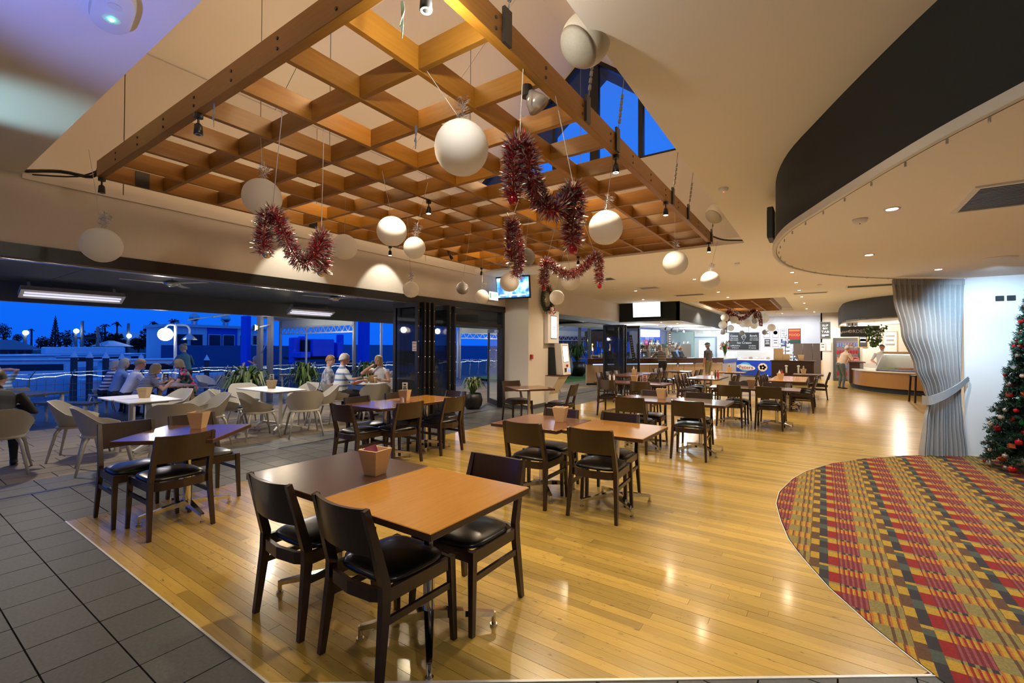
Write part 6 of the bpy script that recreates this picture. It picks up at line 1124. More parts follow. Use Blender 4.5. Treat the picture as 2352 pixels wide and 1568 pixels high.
CANV = mat('marquee_canvas', (.62, .64, .60), .7, var=.06); TRS = mat('marquee_steel', (.55, .57, .57), .4, .4)
def marquee(label, A, B, depth, rise, zt=2.05, lab2=None):
    """truss from A to B with a canvas roof reaching `depth` towards the building"""
    A = V(A); B = V(B); d = B-A; L = d.length; t = thing('marquee', label, 'marquee', (A.x, A.y, 0), atan2(d.y, d.x))
    tr_ = MB(); n = int(L/.42)
    for z in (zt, zt+.26): tr_.bar((0, 0, z), (L, 0, z), .05)
    for k in range(n): x0 = k*L/n; x1 = (k+1)*L/n; tr_.bar((x0, 0, zt), ((x0+x1)/2, 0, zt+.26), .025); tr_.bar(((x0+x1)/2, 0, zt+.26), (x1, 0, zt), .025)
    tr_.build('truss', TRS, t)['kind'] = 'stuff'
    MB().box((0, .04, zt+.24), (L, .06, zt+.62)).build('valance', CANV, t)
    for x0, x1 in ((0, L/2), (L/2, L)):
        b = MB(); b.add([(x0, .05, zt+.60), (x1, .05, zt+.60), (x1, -depth/2, zt+rise), (x0, -depth/2, zt+rise), (x1, -depth, zt+.5), (x0, -depth, zt+.5)], [(0, 1, 2, 3), (3, 2, 4, 5)]); b.build('canvas_roof', CANV, t)
    for x in (0, L/2, L): MB().bar((x, .05, zt+.58), (x, -depth/2, zt+rise-.03), .05).build('rafter', TRS, t); MB().bar((x, -depth/2, zt+rise-.03), (x, -depth, zt+.48), .05).build('rafter', TRS, t)
    for x in (0, L):
        for y_ in (0, -.0 if x else -.0): MB().bev((x-.05, y_-.05, DZ), (x+.05, y_+.05, zt+.6), .01).build('post', TRS, t)
    for x in (.55, L+.30): MB().bev((x-.04, .9, DZ), (x+.04, .98, zt+.5), .01).build('post', TRS, t)
    return t
marquee('white marquee with a truss edge on the deck behind the twin posts', (-20.6, 11.3, 0), (-14.15, 10.5, 0), 3.6, .95)
P0, P1 = at(1056, 775, d=23), at(1425, 786, d=33); marquee('long far white marquee seen through the glass swing door and the second door run', (P0.x, P0.y, 0), (P1.x, P1.y, 0), 6.0, 1.3, 1.95)
tp = thing('twin_post', 'pair of grey steel posts holding the terrace roof edge', 'post', (-13.6, 7.0, DZ), .5)
for x in (-.16, .16): MB().bev((x-.065, -.065, 0), (x+.065, .065, 2.75), .008).build('post', GREYST, tp)
MB().bar((-.16, 0, 1.3), (.16, 0, 1.9), .02).build('brace', STEEL, tp)
tp = thing('twin_post', 'pair of grey steel posts at the far end of the terrace', 'post', tuple(at(1345, 858, z=DZ, d=None) if False else at(1342, 838, d=24)*1)[:2]+(DZ,), .5)
for x in (-.25, .25): MB().bev((x-.08, -.08, 0), (x+.08, .08, 2.7), .008).build('post', GREYST, tp)
t = thing('flood_light', 'glaring warm flood light on the twin posts under the terrace roof', 'light', tuple(at(586, 752, x=-13.3)), .4); MB().bev((-.09, .0, -.07), (.09, .07, .07), .01).build('housing', BLACKP, t); MB().lathe([(0, -.02), (.07, -.01), (.08, 0)], 16).build('lens', emis('flood_glare', (1, .72, .38), 40), t, rot=(pi/2, 0, -.6)); MB().bar((0, .05, 0), (.25, .3, .1), .03).build('bracket', BLACKP, t)
# deck lamp with two heads
b0 = at(402, 838, x=-17.6); t = thing('globe_lamp', 'white double armed deck lamp with one glowing globe and one dark dome', 'lamp', (b0.x, b0.y, -.6)); zt = at(402, 745, x=-17.6).z+.6; MB().tube([(0, 0, 0), (0, 0, zt)], .045, 8).build('post', MENUW, t); ga = at(380, 757, x=-17.6)-b0; gb = at(435, 772, x=-17.6)-b0; za = at(380, 745, x=-17.6).z+.6
MB().tube(smooth([(0, 0, za), (0, gb.y*.7, za), (0, gb.y, za-.12), (0, gb.y, za-.28)]), .03, 8).build('arm', MENUW, t); MB().tube(smooth([(0, 0, za), (0, ga.y*.7, za), (0, ga.y, za-.1)]), .03, 8).build('arm', MENUW, t); MB().ball((0, ga.y, za-.32), .21, 18, 12).build('glowing_globe', emis('globe_glow', (.95, .98, 1), 9), t, True); MB().lathe([(.02, .22), (.10, .16), (.24, .02), (.23, 0), (.0, .0)], 18, (0, gb.y, za-.5)).build('dome_head', STEEL, t, True)
# heaters and fans under the terrace roof
def heater(x, y, rz, label, L=1.25):
    t = thing('strip_heater', label, 'heater', (x, y, 2.40), R(rz), 'strip heaters under the terrace roof'); HM = mat('heater_casing', (.75, .71, .62), .5)
    b = MB(); b.add([(-L/2, -.10, .04), (L/2, -.10, .04), (L/2, .10, .04), (-L/2, .10, .04), (-L/2, -.13, -.06), (L/2, -.13, -.06), (L/2, .13, -.06), (-L/2, .13, -.06)], [(0, 1, 2, 3), (0, 4, 5, 1), (2, 6, 7, 3), (0, 3, 7, 4), (1, 5, 6, 2)]); b.build('reflector', HM, t)
    t.rotation_euler = (R(-28), 0, R(rz))
    for k in range(2): MB().tube([(-L/2+.05, -.04+.08*k, -.062), (L/2-.05, -.04+.08*k, -.062)], .016, 8).build('heating_tube', mat('heater_tube', (.8, .8, .85), .2, 0, emit=.9, ecol=(.8, .8, 1)), t)
    for x_ in (-L/2+.12, L/2-.12): MB().box((x_-.015, -.02, .03), (x_+.015, .02, .17)).build('bracket', HM, t)
    MB().bev((L/2-.3, -.05, .04), (L/2-.14, .05, .08), .008).build('terminal_box', MENUW, t)
heater(-10.9, 2.28, 90, 'nearest long strip heater under the terrace roof at the left', 1.35); heater(-10.85, 6.75, 90, 'second strip heater under the terrace roof before the marquee', 1.2); heater(-9.6, 15.2, 90, 'far strip heater seen through the second door run', 1.2)
def fan(x, y, label):
    t = thing('ceiling_fan', label, 'fan', (x, y, 2.58), 0, 'ceiling fans of the terrace'); MB().tube([(0, 0, 0), (0, 0, -.10)], .012, 8).build('rod', STEEL, t); MB().lathe([(.03, -.10), (.11, -.13), (.11, -.17), (.03, -.20), (0, -.2)], 16).build('motor', STEEL, t, True)
    for k in range(3): a = k*2.094+.4; o = MB().bev((.10, -.055, -.152), (.60, .055, -.146), .002).build('fan_blade', mat('fan_blade_white', (.55, .55, .55), .5), t, rot=(0, 0, a))
p = at(395, 632, z=2.55); fan(p.x, p.y, 'ceiling fan over the terrace above the white table pair'); p = at(768, 676, z=2.5); fan(p.x, p.y, 'ceiling fan over the terrace above the folded doors side')
# planting
def pot_plant(x, y, z, label, potr, poth, r, h, n, seed, pal=LEAF, wid=.02, pot=True, pm=POTB):
    t = thing('potted_plant', label, 'plant', (x, y, z), 0, None); qq = random.Random(seed)
    if pot: MB().lathe([(potr*.62, 0), (potr*.92, poth*.25), (potr, poth*.6), (potr*.86, poth*.96), (potr*.80, poth), (potr*.74, poth*.96), (0, poth*.93)], 24).build('pot', pm, t, True)
    for k in range(5): a = k*1.3; MB().tube([(cos(a)*.03, sin(a)*.03, poth*.9), (cos(a)*.10, sin(a)*.10, poth+h*.45)], .012, 6).build('stem', LEAF[0], t) if pot else None
    o = spray(0, 0, 0, n, r, h, pal, qq, wid, .45).build('leaves', pal, t); o.location = (0, 0, poth*.92); o['kind'] = 'stuff'
    o = spray(0, 0, 0, n//2, r*.7, h*.7, pal, qq, wid, .5).build('upper_leaves', pal, t); o.location = (.03, 0, poth*.92+h*.45); o['kind'] = 'stuff'; return t
pot_plant(-7.02, 8.62, 0, 'potted dracaena with pale striped leaves in a black bowl pot beside the swing door', .24, .38, .42, .38, 90, 1)
pot_plant(-11.0, 5.25, DZ, 'low yellow-green spiky plant behind the middle white table', .25, .35, .75, .75, 110, 2, LEAF, .035)
pot_plant(-11.4, 6.9, DZ, 'green spiky plant left of the person in the leaf print top', .2, .4, .6, .75, 110, 3, LEAF[:2], .03); pot_plant(-11.0, 8.6, DZ, 'green leafy plant behind the person in the white top', .2, .4, .6, .75, 110, 4, LEAF[:2], .03)
p = at(1325, 853, d=24); pot_plant(p.x, p.y, 0, 'bushy plant in a dark tapered pot at the far end of the terrace', .50, .75, .75, .9, 160, 5, LEAF[:2], .035); p = at(1288, 850, d=26); pot_plant(p.x, p.y, 0, 'green hedge plant behind the kiosk at the end of the terrace', .3, .4, .9, 1.0, 120, 6, LEAF[:2], .04)
pot_plant(-9.3, 9.4, 0, 'green plant outside the opened glass swing door', .2, .35, .5, .9, 80, 9, LEAF[:2], .025)
p = at(1295, 858, d=22.5); t = thing('stone_urn', 'smooth grey egg shaped urn beside the bushy plant on the terrace', 'urn', (p.x, p.y, 0)); MB().lathe([(.22, 0), (.40, .22), (.46, .55), (.38, .9), (.25, 1.05), (.2, 1.05), (.0, .95)], 24).build('urn_body', mat('urn_grey', (.17, .18, .20), .6), t, True); MB().lathe([(.25, 1.05), (.27, 1.08), (.2, 1.09)], 24).build('rim', GREYST, t, True)
struct(MB().box((-14.5, 17.2, -.02), (-9.0, 26, .002)).build('lawn', mat('lawn_green', (.06, .20, .02), .9, var=.4, scale=60)))
# bamboo hut behind the far marquee
p = at(1355, 800, d=31); t = thing('thatched_hut', 'thatched bar hut with lit bamboo posts at the end of the terrace', 'hut', (p.x, p.y, 0), .3); q = random.Random(7); b = MB()
for k in range(700): x = q.uniform(-4.5, 2.5); z = 1.75+q.random()*.5; b.blade((x, -1.0+q.uniform(-.1, .1), z), (x+q.uniform(-.05, .05), -1.05, z-.45-q.random()*.25), .03, (1, 0, 0))
b.build('thatch', mat('thatch', (.16, .11, .07), .9, var=.4), t)['kind'] = 'stuff'; MB().box((-4.5, -.95, 1.9), (2.5, 1.5, 2.6)).build('roof', mat('thatch', 0), t)
for x in (-3.6, -1.2, .3, 1.4): MB().tube([(x, -.9, 0), (x, -.9, 2.0)], .06, 8).build('bamboo_post', mat('bamboo', (.45, .28, .12), .5), t)
for x in (.3, 1.4): MB().tube([(x, -1.0, 1.3), (x, -1.0, 1.75)], .05, 8).build('lit_lantern', emis('lantern', (1, .62, .25), 5), t)
p = at(1345, 836, d=23); t = thing('easel_sign', 'orange timber framed easel board beside the outdoor bar end', 'sign', (p.x+.9, p.y-.6, 0), .5); MB().bev((-.3, -.02, .3), (.3, .02, 1.15), .01).build('frame', mat('orange_timber', 0), t, rot=(-.12, 0, 0)); MB().box((-.25, -.03, .36), (.25, -.021, 1.08)).build('board', MENUB, t, rot=(-.12, 0, 0))
for s_ in (-1, 1): MB().bar((s_*.28, .0, 1.1), (s_*.3, -.12, 0), .04).build('leg', mat('orange_timber', 0), t); MB().bar((s_*.2, .0, 1.0), (s_*.22, .4, 0), .03).build('leg', mat('orange_timber', 0), t)
# ---- harbour: piles, boats, jetty, buildings, trees
PIL = mat('harbour_pile', (.05, .06, .08), .8); BOATW = mat('boat_white', (.85, .88, .92), .4); BOATB = mat('boat_blue', (.02, .10, .35), .5); DKGL = mat('dark_window', (.01, .015, .03), .15)
for i, (u, v) in enumerate(((170, 818), (206, 819), (243, 820), (280, 822), (324, 824), (475, 825))):
    p = at(u, v, x=-30); t = thing('mooring_pile', f'dark mooring pile with a white pointed cap, {("first", "second", "third", "fourth", "fifth", "sixth")[i]} from the left', 'post', (p.x, p.y, -2.0), 0, 'mooring piles'); MB().cyl((0, 0, 0), .13, p.z+2-.05, 10).build('pile', PIL, t); MB().lathe([(.16, 0), (0, .34)], 10, (0, 0, p.z+2-.05)).build('pointed_cap', BOATW, t)
def boat(u, v, X, L, label, cabin=1, cover=False, rz=80):
    p = at(u, v, x=X); t = thing('motor_boat', label, 'boat', (p.x, p.y, -1.35), R(rz), 'boats in the harbour'); b = MB(); H = 1.0; w = L*.16
    prof = [(-L/2, w*.85), (-L/4, w), (L/6, w), (L*.36, w*.6), (L/2, .05)]; vs = []
    for x, ww in prof: vs += [(x, -ww*.7, -.1), (x, ww*.7, -.1), (x, ww, H+.25*max(0, x/L)), (x, -ww, H+.25*max(0, x/L))]
    fs = [(0, 3, 2, 1), (16, 17, 18, 19)]
    for i in range(4): k = 4*i; fs += [(k, k+1, k+5, k+4), (k+1, k+2, k+6, k+5), (k+2, k+3, k+7, k+6), (k+3, k, k+4, k+7)]
    b.add(vs, fs); b.build('hull', BOATW if not cover else BOATB, t)
    MB().bev((-L*.38, -w*.75, H), (L*.18, w*.75, H+1.0), .12).build('cabin', BOATW, t); MB().box((-L*.34, -w*.765, H+.45), (L*.14, w*.765, H+.8)).build('window_band', DKGL, t); MB().bev((-L*.44, -w*.8, H+1.0), (L*.2, w*.8, H+1.08), .03).build('cabin_roof', BOATW, t)
    if cabin > 1: MB().bev((-L*.25, -w*.5, H+1.08), (L*.05, w*.5, H+1.7), .08).build('flybridge', BOATW, t); MB().tube([(-L*.1, 0, H+1.7), (-L*.12, 0, H+3.0)], .03, 6).build('mast', STEEL, t)
boat(112, 838, -36, 5.5, 'small white cabin boat moored at the left', 1, False, 65); boat(215, 818, -55, 13, 'long pale boat under covers behind the mooring piles', 2, False, 88); boat(268, 815, -58, 11, 'cruiser with a mast beside the small white kiosk roof', 2, False, 80); boat(365, 830, -33, 7, 'low white runabout behind the people at the timber table', 1, False, 85); boat(30, 818, -52, 12, 'pale houseboat before the left pavilion', 1, False, 90)
b = MB(); b.box((-58, -10, -.7), (-56, 60, -.25)); tag(b.build('jetty', mat('jetty_grey', (.40, .44, .50), .8), None), 'long grey jetty behind the moored boats', 'jetty')
def box_at(u0, v0, u1, v1, X, D): p, q_ = at(u0, v1, x=X), at(u1, v0, x=X); return p.y, q_.y, p.z, q_.z
def pavilion(u0, u1, v0, v1, X, label, wm, rm, eave=.45, nwin=3, name='building'):
    ya, yb, z0, z1 = box_at(u0, v0, u1, v1, X, 6); t = thing(name, label, 'building', (X, ya, z0)); Lw = yb-ya; Hh = z1-z0; D = 7; ze = Hh*eave
    MB().box((-D, 0, -1), (0, Lw, ze)).build('wall', wm, t); b = MB(); o_ = .6; b.add([(-D-o_, -o_, ze), (o_, -o_, ze), (o_, Lw+o_, ze), (-D-o_, Lw+o_, ze), (-D/2, Lw*.22, Hh), (-D/2, Lw*.78, Hh)], [(0, 1, 4), (1, 2, 5, 4), (2, 3, 5), (3, 0, 4, 5), (0, 3, 2, 1)]); b.build('hip_roof', rm, t)
    for k in range(nwin): w_ = MB(); w_.box((.0, Lw*(k+.2)/nwin, ze*.25), (.06, Lw*(k+.8)/nwin, ze*.85)); fr = w_.build('window', PIL, t); MB().box((.06, Lw*(k+.24)/nwin, ze*.3), (.08, Lw*(k+.76)/nwin, ze*.8)).build('pane', DKGL, fr)
    return t
RF = mat('slate_roof', (.18, .20, .25), .7); RFL = mat('pale_roof', (.70, .74, .78), .6)
pavilion(-40, 76, 780, 820, -62, 'dark roofed pavilion with a deck at the far left shore', mat('pavilion_wall', (.18, .2, .24), .8), RF, .42, 6); pavilion(268, 345, 763, 800, -95, 'pale hip roofed house between the far trees', mat('house_wall', (.25, .27, .28), .8), RFL, .5, 3); pavilion(263, 290, 782, 812, -70, 'tiny open kiosk with a pointed pale roof', mat('kiosk_wall', (.3, .33, .36), .8), RFL, .55, 1)
# blue boat shed with windows and signs
ya, yb, z0, z1 = box_at(393, 757, 612, 800, -48, 8); t = thing('boat_shed', 'long boat shed with a blue middle, pale corrugated ends and sign boards', 'building', (-48, ya, 0)); Lw = yb-ya; zf = at(500, 793, x=-48).z; zt = z1; CORR = mat('pale_corrugated', (.85, .86, .92), .6); n, b_ = nodes(CORR)
BSH = mat('shed_blue', (.03, .12, .70), .5)
for f0, f1, m in ((0, .34, CORR), (.34, .66, BSH), (.66, 1.0, CORR)):
    MB().box((-6, Lw*f0+.01, -2), (0, Lw*f1-.01, zt)).build('wall', m, t); ym = Lw*(f0+f1)/2
    rb = MB()
    if m is CORR: [rb.box((0, Lw*f0+.1+k*.36, zf), (.06, Lw*f0+.28+k*.36, zt-.1)) for k in range(int(Lw*(f1-f0)/.36)-1)]; rb.build('cladding_ribs', CORR, t)['kind'] = 'stuff'
    for s_ in (-1, 1): w_ = MB().box((.05, ym-.1+s_*.62-.55, zt-1.75), (.11, ym-.1+s_*.62+.55, zt-.6)).build('window', MENUW, t); MB().box((.11, ym-.1+s_*.62-.48, zt-1.68), (.13, ym-.1+s_*.62+.48, zt-.67)).build('pane', DKGL, w_)
MB().box((-6.2, -.2, zt), (.3, Lw+.2, zt+.25)).build('roof', RFL, t)
for f0, f1, za_, zb_, s_ in ((.10, .32, 2.6, 3.6, 'MARINA'), (.37, .55, 2.3, 3.0, 'BOAT SALES')): MB().box((.12, Lw*f0, zt-za_-.5), (.16, Lw*f1, zt-za_+.4)).build('sign_board', BOATW, t); 
MB().box((.12, Lw*.80, zf+.05), (.16, Lw*.90, zt-2.2)).build('red_sign', mat('red_sign', (.4, .08, .12), .6), t); b = MB(); b.add([(.17, Lw*.815, zf+.1), (.17, Lw*.885, zf+.1), (.17, Lw*.85, zt-2.5)], [(0, 1, 2)]); b.build('sail_mark', BOATW, t)
for f0, f1, zz in ((.12, .30, 2.45), (.12, .30, 2.85), (.385, .50, 2.25), (.385, .53, 2.5)): MB().box((.165, Lw*f0, zt-zz-.08), (.18, Lw*f1, zt-zz+.08)).build('sign_line', BSH, t)
tag(MB().box((-44.2, ya-2, -1.0), (-44, yb+22, zf)).build('screen_fence', mat('blue_shade_cloth', (.06, .13, .30), .8), None), 'long dark blue shade cloth fence before the boat shed', 'fence')
for k, (u, v) in enumerate(((446, 752), (518, 752))):
    p = at(u, v, x=-48); t = thing('roof_vent', ('left', 'right')[k]+' round silver vent on the boat shed roof', 'vent', (p.x, p.y, zt+.25), 0, 'roof vents of the shed'); MB().cyl((0, 0, 0), .25, .4, 10).build('neck', STEEL, t); MB().ball((0, 0, .65), .42, 12, 8).build('turbine', STEEL, t, True)
# blue boat lift
LB_ = mat('lift_blue', (.02, .10, .85), .45); t = thing('boat_lift', 'big blue travelling boat lift machine behind the marquee', 'machine', tuple(at(740, 840, x=-26))[:2]+(-.3,), 0); c0 = at(740, 800, x=-26)
def lp(u0, v0, u1, v1, dx, dd, m, nm): a, b_ = at(u0, v1, x=-26+dx), at(u1, v0, x=-26+dx); return MB().bev((dx-dd, a.y-c0.y, a.z+.3), (dx, b_.y-c0.y, b_.z+.3), .04).build(nm, m, t)
lp(718, 779, 768, 819, 0, 2.0, LB_, 'engine_box'); lp(706, 780, 719, 820, -.3, 2, CHAR, 'dark_side'); lp(690, 808, 714, 822, .2, 1, LB_, 'step_box'); lp(775, 786, 787, 822, 0, 1, LB_, 'tank'); lp(674, 775, 690, 835, -1, .6, LB_, 'leg'); lp(693, 772, 702, 810, -1, .5, LB_, 'leg'); lp(781, 768, 790, 826, -1, .5, LB_, 'leg'); lp(566, 725, 577, 840, -6, .9, LB_, 'tower'); lp(836, 738, 850, 840, -6, .9, LB_, 'tower'); lp(690, 818, 800, 826, -.5, 2, CHAR, 'chassis')
for y_ in (2.2, 4.5): MB().tube([(-.4, y_, 0.45), (.0, y_, .45)], .45, 16).build('wheel', BLACKP, t)
p = at(880, 795, x=-40); tag(MB().box((-40.4, p.y-5.5, -1), (-40, p.y+60, at(880, 792, x=-40).z)).build('site_hoarding', mat('hoarding_blue', (.10, .22, .42), .7), None), 'blue-grey hoarding wall behind the marquee at the right', 'wall panel')
# trees of the far shore
def tree(u, vb, vt, wpx, X, kind, label):
    p = at(u, vb, x=X); tp_ = at(u, vt, x=X); H = tp_.z-p.z; Wd = abs(at(u+wpx/2, vb, x=X).y-at(u-wpx/2, vb, x=X).y); qq = random.Random(u*7+vt); t = thing('tree', label, 'tree', (p.x, p.y, p.z), 0, 'trees on the far shore')
    MB().tube([(0, 0, -.75-p.z), (0, 0, H*(.95 if kind != 'round' else .5))], [Wd*.035+.1, .08], 8).build('trunk', mat('far_bark', (.06, .05, .045), .9), t); b = MB()
    if kind == 'pine':
        for i in range(13):
            z = H*(.18+.8*i/12); r = Wd/2*(1-.9*i/12)
            for k in range(9): a = k*.698+i; d = V((cos(a), sin(a), .18)); e = d*r; b.blade((0, 0, z), (e.x, e.y, z+e.z), .10, (-sin(a), cos(a), .6)); b.blade((e.x*.4, e.y*.4, z+.1), (e.x*1.0, e.y*1.0, z+e.z+.25), .12, (0, 0, 1))
    elif kind == 'palm':
        for k in range(26):
            a = qq.random()*6.28; r = Wd/2*qq.uniform(.7, 1); up = qq.uniform(-.2, .5)*r; d = V((cos(a), sin(a), 0)); m = V((0, 0, H*.93))+d*r*.55+V((0, 0, up*.7+.25*r)); e = V((0, 0, H*.93))+d*r+V((0, 0, up-.35*r)); b.blade((0, 0, H*.93), m, r*.10, (-sin(a), cos(a), .3)); b.blade(V((0, 0, H*.93)).lerp(m, .6), e, r*.13, (-sin(a), cos(a), .5))
    else:
        for k in range(420):
            d = V((qq.gauss(0, 1), qq.gauss(0, 1), qq.gauss(0, 1))).normalized()*qq.random()**.4; c = V((d.x*Wd/2*.8, d.y*Wd/2, H*.58+d.z*H*.42)); n_ = V((qq.gauss(0, 1), qq.gauss(0, 1), qq.gauss(0, .6))).normalized(); b.blade(c-n_*Wd*.08, c+n_*Wd*.08, Wd*.06, n_.cross(V((qq.random(), qq.random(), 1))))
    b.build('crown', mat('far_foliage', (.012, .035, .022), .9, var=.4), t)['kind'] = 'stuff'
WHR = ['behind the left pavilion', 'behind the small cabin boat', 'behind the mooring piles', 'beside the pale hip roofed house', 'left of the boat shed']
for u, vb, vt, w, kd, lab in ((8, 790, 742, 40, 'round', 'rounded dark tree at the far left behind the pavilion'), (40, 790, 766, 26, 'round', 'low dark bush behind the pavilion roof'), (72, 790, 755, 22, 'palm', 'small palm between the pavilion and the tall pine'), (126, 812, 728, 34, 'pine', 'tall layered Norfolk pine on the far shore'), (100, 812, 772, 44, 'round', 'low dark bush left of the tall pine foot'), (152, 812, 757, 46, 'round', 'dark leafy tree right of the tall pine'), (186, 812, 757, 26, 'palm', 'short palm beside the power pole'), (205, 812, 762, 48, 'round', 'dark tree behind the long covered boat'), (232, 812, 752, 44, 'round', 'broad dark tree left of the two palms'), (240, 808, 744, 30, 'palm', 'left one of the two palms above the boats'), (268, 808, 740, 34, 'palm', 'right one of the two palms above the boats'), (265, 800, 765, 50, 'round', 'dark bush behind the tiny kiosk'), (345, 808, 748, 52, 'round', 'large dark tree beside the glowing deck lamp'), (352, 806, 737, 28, 'palm', 'palm above the large dark tree by the deck lamp'), (398, 800, 734, 34, 'palm', 'palm behind the double armed deck lamp'), (318, 810, 775, 46, 'round', 'low bush right of the pale house')): tree(u, vb, vt, w, -78, kd, lab)
for i, (u, vb, vt, lit) in enumerate(((188, 800, 737, 0), (224, 808, 750, 0), (294, 808, 742, 1), (57, 790, 764, 1), (173, 800, 760, 1))):
    p = at(u, vb, x=-72); H = at(u, vt, x=-72).z-p.z; t = thing('street_pole', ['timber power pole with a cross arm', 'plain tall pole behind the boats', 'tall pole with a bright lamp beside the pale house', 'pole with a lit lamp behind the left pavilion', 'pole with a lit lamp right of the tall pine'][i], 'pole', tuple(p), 0, None); MB().tube([(0, 0, -.75-p.z), (0, 0, H)], [.22, .14], 8).build('post', mat('pole_grey', (.2, .22, .24), .8), t)
    if i == 0: MB().bar((0, -2, H-2), (0, 2, H-2), .2).build('cross_arm', PIL, t)
    if lit: MB().ball((.3, 0, H-(1.6 if i == 2 else 0)), .26, 10, 6).build('lamp_head', emis('street_lamp', (.9, 1, .92), 10), t)
# ============================================================ people
def ring_tube(mb, pts, radii, n=12, up=V((0, 1, 0))):
    vs = []; k = len(pts); P = [V(p) for p in pts]
    for i in range(k):
        t = (P[min(i+1, k-1)]-P[max(i-1, 0)]).normalized(); a = V((1, 0, 0)); a = (a-t*a.dot(t)).normalized(); b = t.cross(a)
        rx, ry = radii[i] if isinstance(radii[i], tuple) else (radii[i], radii[i]); vs += [P[i]+a*cos(2*pi*j/n)*rx+b*sin(2*pi*j/n)*ry for j in range(n)]
    fs = [tuple(range(n-1, -1, -1)), tuple((k-1)*n+j for j in range(n))]
    for i in range(k-1):
        for j in range(n): fs.append((i*n+j, i*n+(j+1) % n, (i+1)*n+(j+1) % n, (i+1)*n+j))
    mb.add(vs, fs)
def ik(S, T, a, b, hint):
    d = T-S; L = min(d.length, (a+b)*.985); d.normalize(); x = (a*a-b*b+L*L)/(2*L); h = sqrt(max(0, a*a-x*x)); hp = (hint-d*hint.dot(d)).normalized(); return S+d*x+hp*h, S+d*L
def person(label, loc, rz, pose='sit', lean=15, arms=None, shirt=None, pants=None, skin=SKIN, hair=('short', HAIRG), sleeve=.75, seat=.47, turn=0, s=1.0, wide=1.0, group=None, dress=False, nod=8, hat=None, shoes=BLACKP, side=0):
    t = thing('person', label, 'person', loc, R(rz), group); mb = MB(); seg = []
    hz = seat+.075 if pose == 'sit' else .90; La = R(lean); up = V((R(side), sin(La), cos(La))).normalized(); Pp = V((0, 0, hz)); tl = .50
    if pose != 'sit': Pp = V((0, -.10*sin(La), hz))
    T = lambda f: Pp+up*tl*f+V((0, .03*sin(pi*f), 0))
    w = wide; ring_tube(mb, [T(-.14), T(0), T(.25), T(.5), T(.75), T(.93), T(1.0), T(1.05)], [(.13*w, .09*w), (.168*w, .115*w), (.165*w, .125*w), (.168*w, .12*w), (.175*w, .112*w), (.15, .085), (.08, .065), (.05, .05)], 16)
    seg += [(T(.12), T(.9), 1, .14*w), (T(-.14), T(.02), 2, .13*w)]
    N = T(1.03); nd = (up+V((0, .25, .3))).normalized(); Hc = N+nd*.155; ring_tube(mb, [T(.95), N+nd*.07, Hc], [.058, .052, .05], 10); seg.append((N+nd*.055, Hc+V((0, 0, .02)), 0, .09))
    Ry = Matrix.Rotation(R(turn), 3, 'Z') @ Matrix.Rotation(-R(nod+lean*.3), 3, 'X'); hp = lambda x, y, z: Hc+Ry @ V((x, y, z))
    hb = MB(); hb.ball((0, 0, 0), 1, 16, 12, (.074, .092, .108)); hb.ball((0, .03, -.055), 1, 12, 8, (.055, .062, .055)); hb.ball((0, .096, -.012), .0155, 8, 6, (.8, 1, 1.3)); hb.ball((0, .082, .012), .012, 8, 6)
    for sx in (-1, 1): hb.ball((sx*.076, -.005, -.008), .02, 8, 6, (.5, .9, 1.4)); hb.ball((sx*.034, .055, -.03), .028, 8, 6)
    mb.add([hp(*v) for v in hb.v], hb.f)
    for i, sx in enumerate((1, -1)):
        S = T(.90)+V((sx*.185*min(w, 1.08), 0, -.02)); tgt = V((arms or [(.16, .32, hz+.22), (-.16, .32, hz+.22)])[i]); E, Hd = ik(S, tgt, .29, .25, V((sx*.7, -.6, -.6))); ring_tube(mb, [S-V((sx*.05, 0, 0)), S, S.lerp(E, .5), E, E.lerp(Hd, .45), Hd], [.062, .060, .050, .042, .040, .027], 10)
        m = S.lerp(E, min(1, sleeve)); seg.append((S, m, 1, .055)); 
        if sleeve < 1: seg.append((m, E, 0, .048)); seg.append((E, Hd, 0, .038))
        else: mm = E.lerp(Hd, min(1, sleeve-1)); seg.append((E, mm, 1, .04)); seg.append((mm, Hd, 0, .036))
        fd = (Hd-E).normalized(); sd = fd.cross(V((0, 0, 1))); sd = sd.normalized() if sd.length > .1 else V((1, 0, 0)); dn = sd.cross(fd); pc = Hd+fd*.045; ring_tube(mb, [Hd-fd*.01, Hd+fd*.03, Hd+fd*.085], [.026, (.036, .020), (.034, .015)], 8); seg.append((Hd, Hd+fd*.2, 0, .04))
        for k in range(4): o = Hd+fd*.075+sd*(.027-.018*k); l = (.062, .074, .068, .052)[k]; ring_tube(mb, [o, o+fd*l*.5-dn*.006, o+fd*l*.9-dn*.024], [.0105, .0095, .0075], 6)
        o = Hd+fd*.02+sd*.03*sx; ring_tube(mb, [o, o+sd*.03*sx+fd*.03, o+sd*.035*sx+fd*.06-dn*.01], [.013, .011, .009], 6)
        hip = Pp+V((sx*.088*w, 0, -.015))
        if pose == 'sit': K = hip+V((sx*.05, .41, .0)); A = V((K.x+sx*.01, K.y-.03, .085))
        else: K = V((sx*.10, .03, .48)); A = V((sx*.115, -.02-.05*sx*(side > 0), .085))
        ring_tube(mb, [hip-(K-hip).normalized()*.06, hip.lerp(K, .25), hip.lerp(K, .7), K, K.lerp(A, .3), K.lerp(A, .75), A, A-V((0, 0, .03))], [.095*w, .088*w, .068, .055, .058, .042, .036, .038], 12)
        if dress: seg.append((hip, K, 1, .08)); seg.append((K, A, 0, .05))
        else: seg.append((hip, K, 2, .08)); seg.append((K, A, 2 if dress is False else 0, .05))
        ring_tube(mb, [A+V((0, -.055, -.045)), A+V((0, .02, -.05)), A+V((0, .10, -.06)), A+V((0, .165, -.065))], [(.034, .034), (.040, .034), (.042, .024), (.028, .016)], 10); seg.append((A+V((0, -.05, -.05)), A+V((0, .16, -.06)), 3, .035))
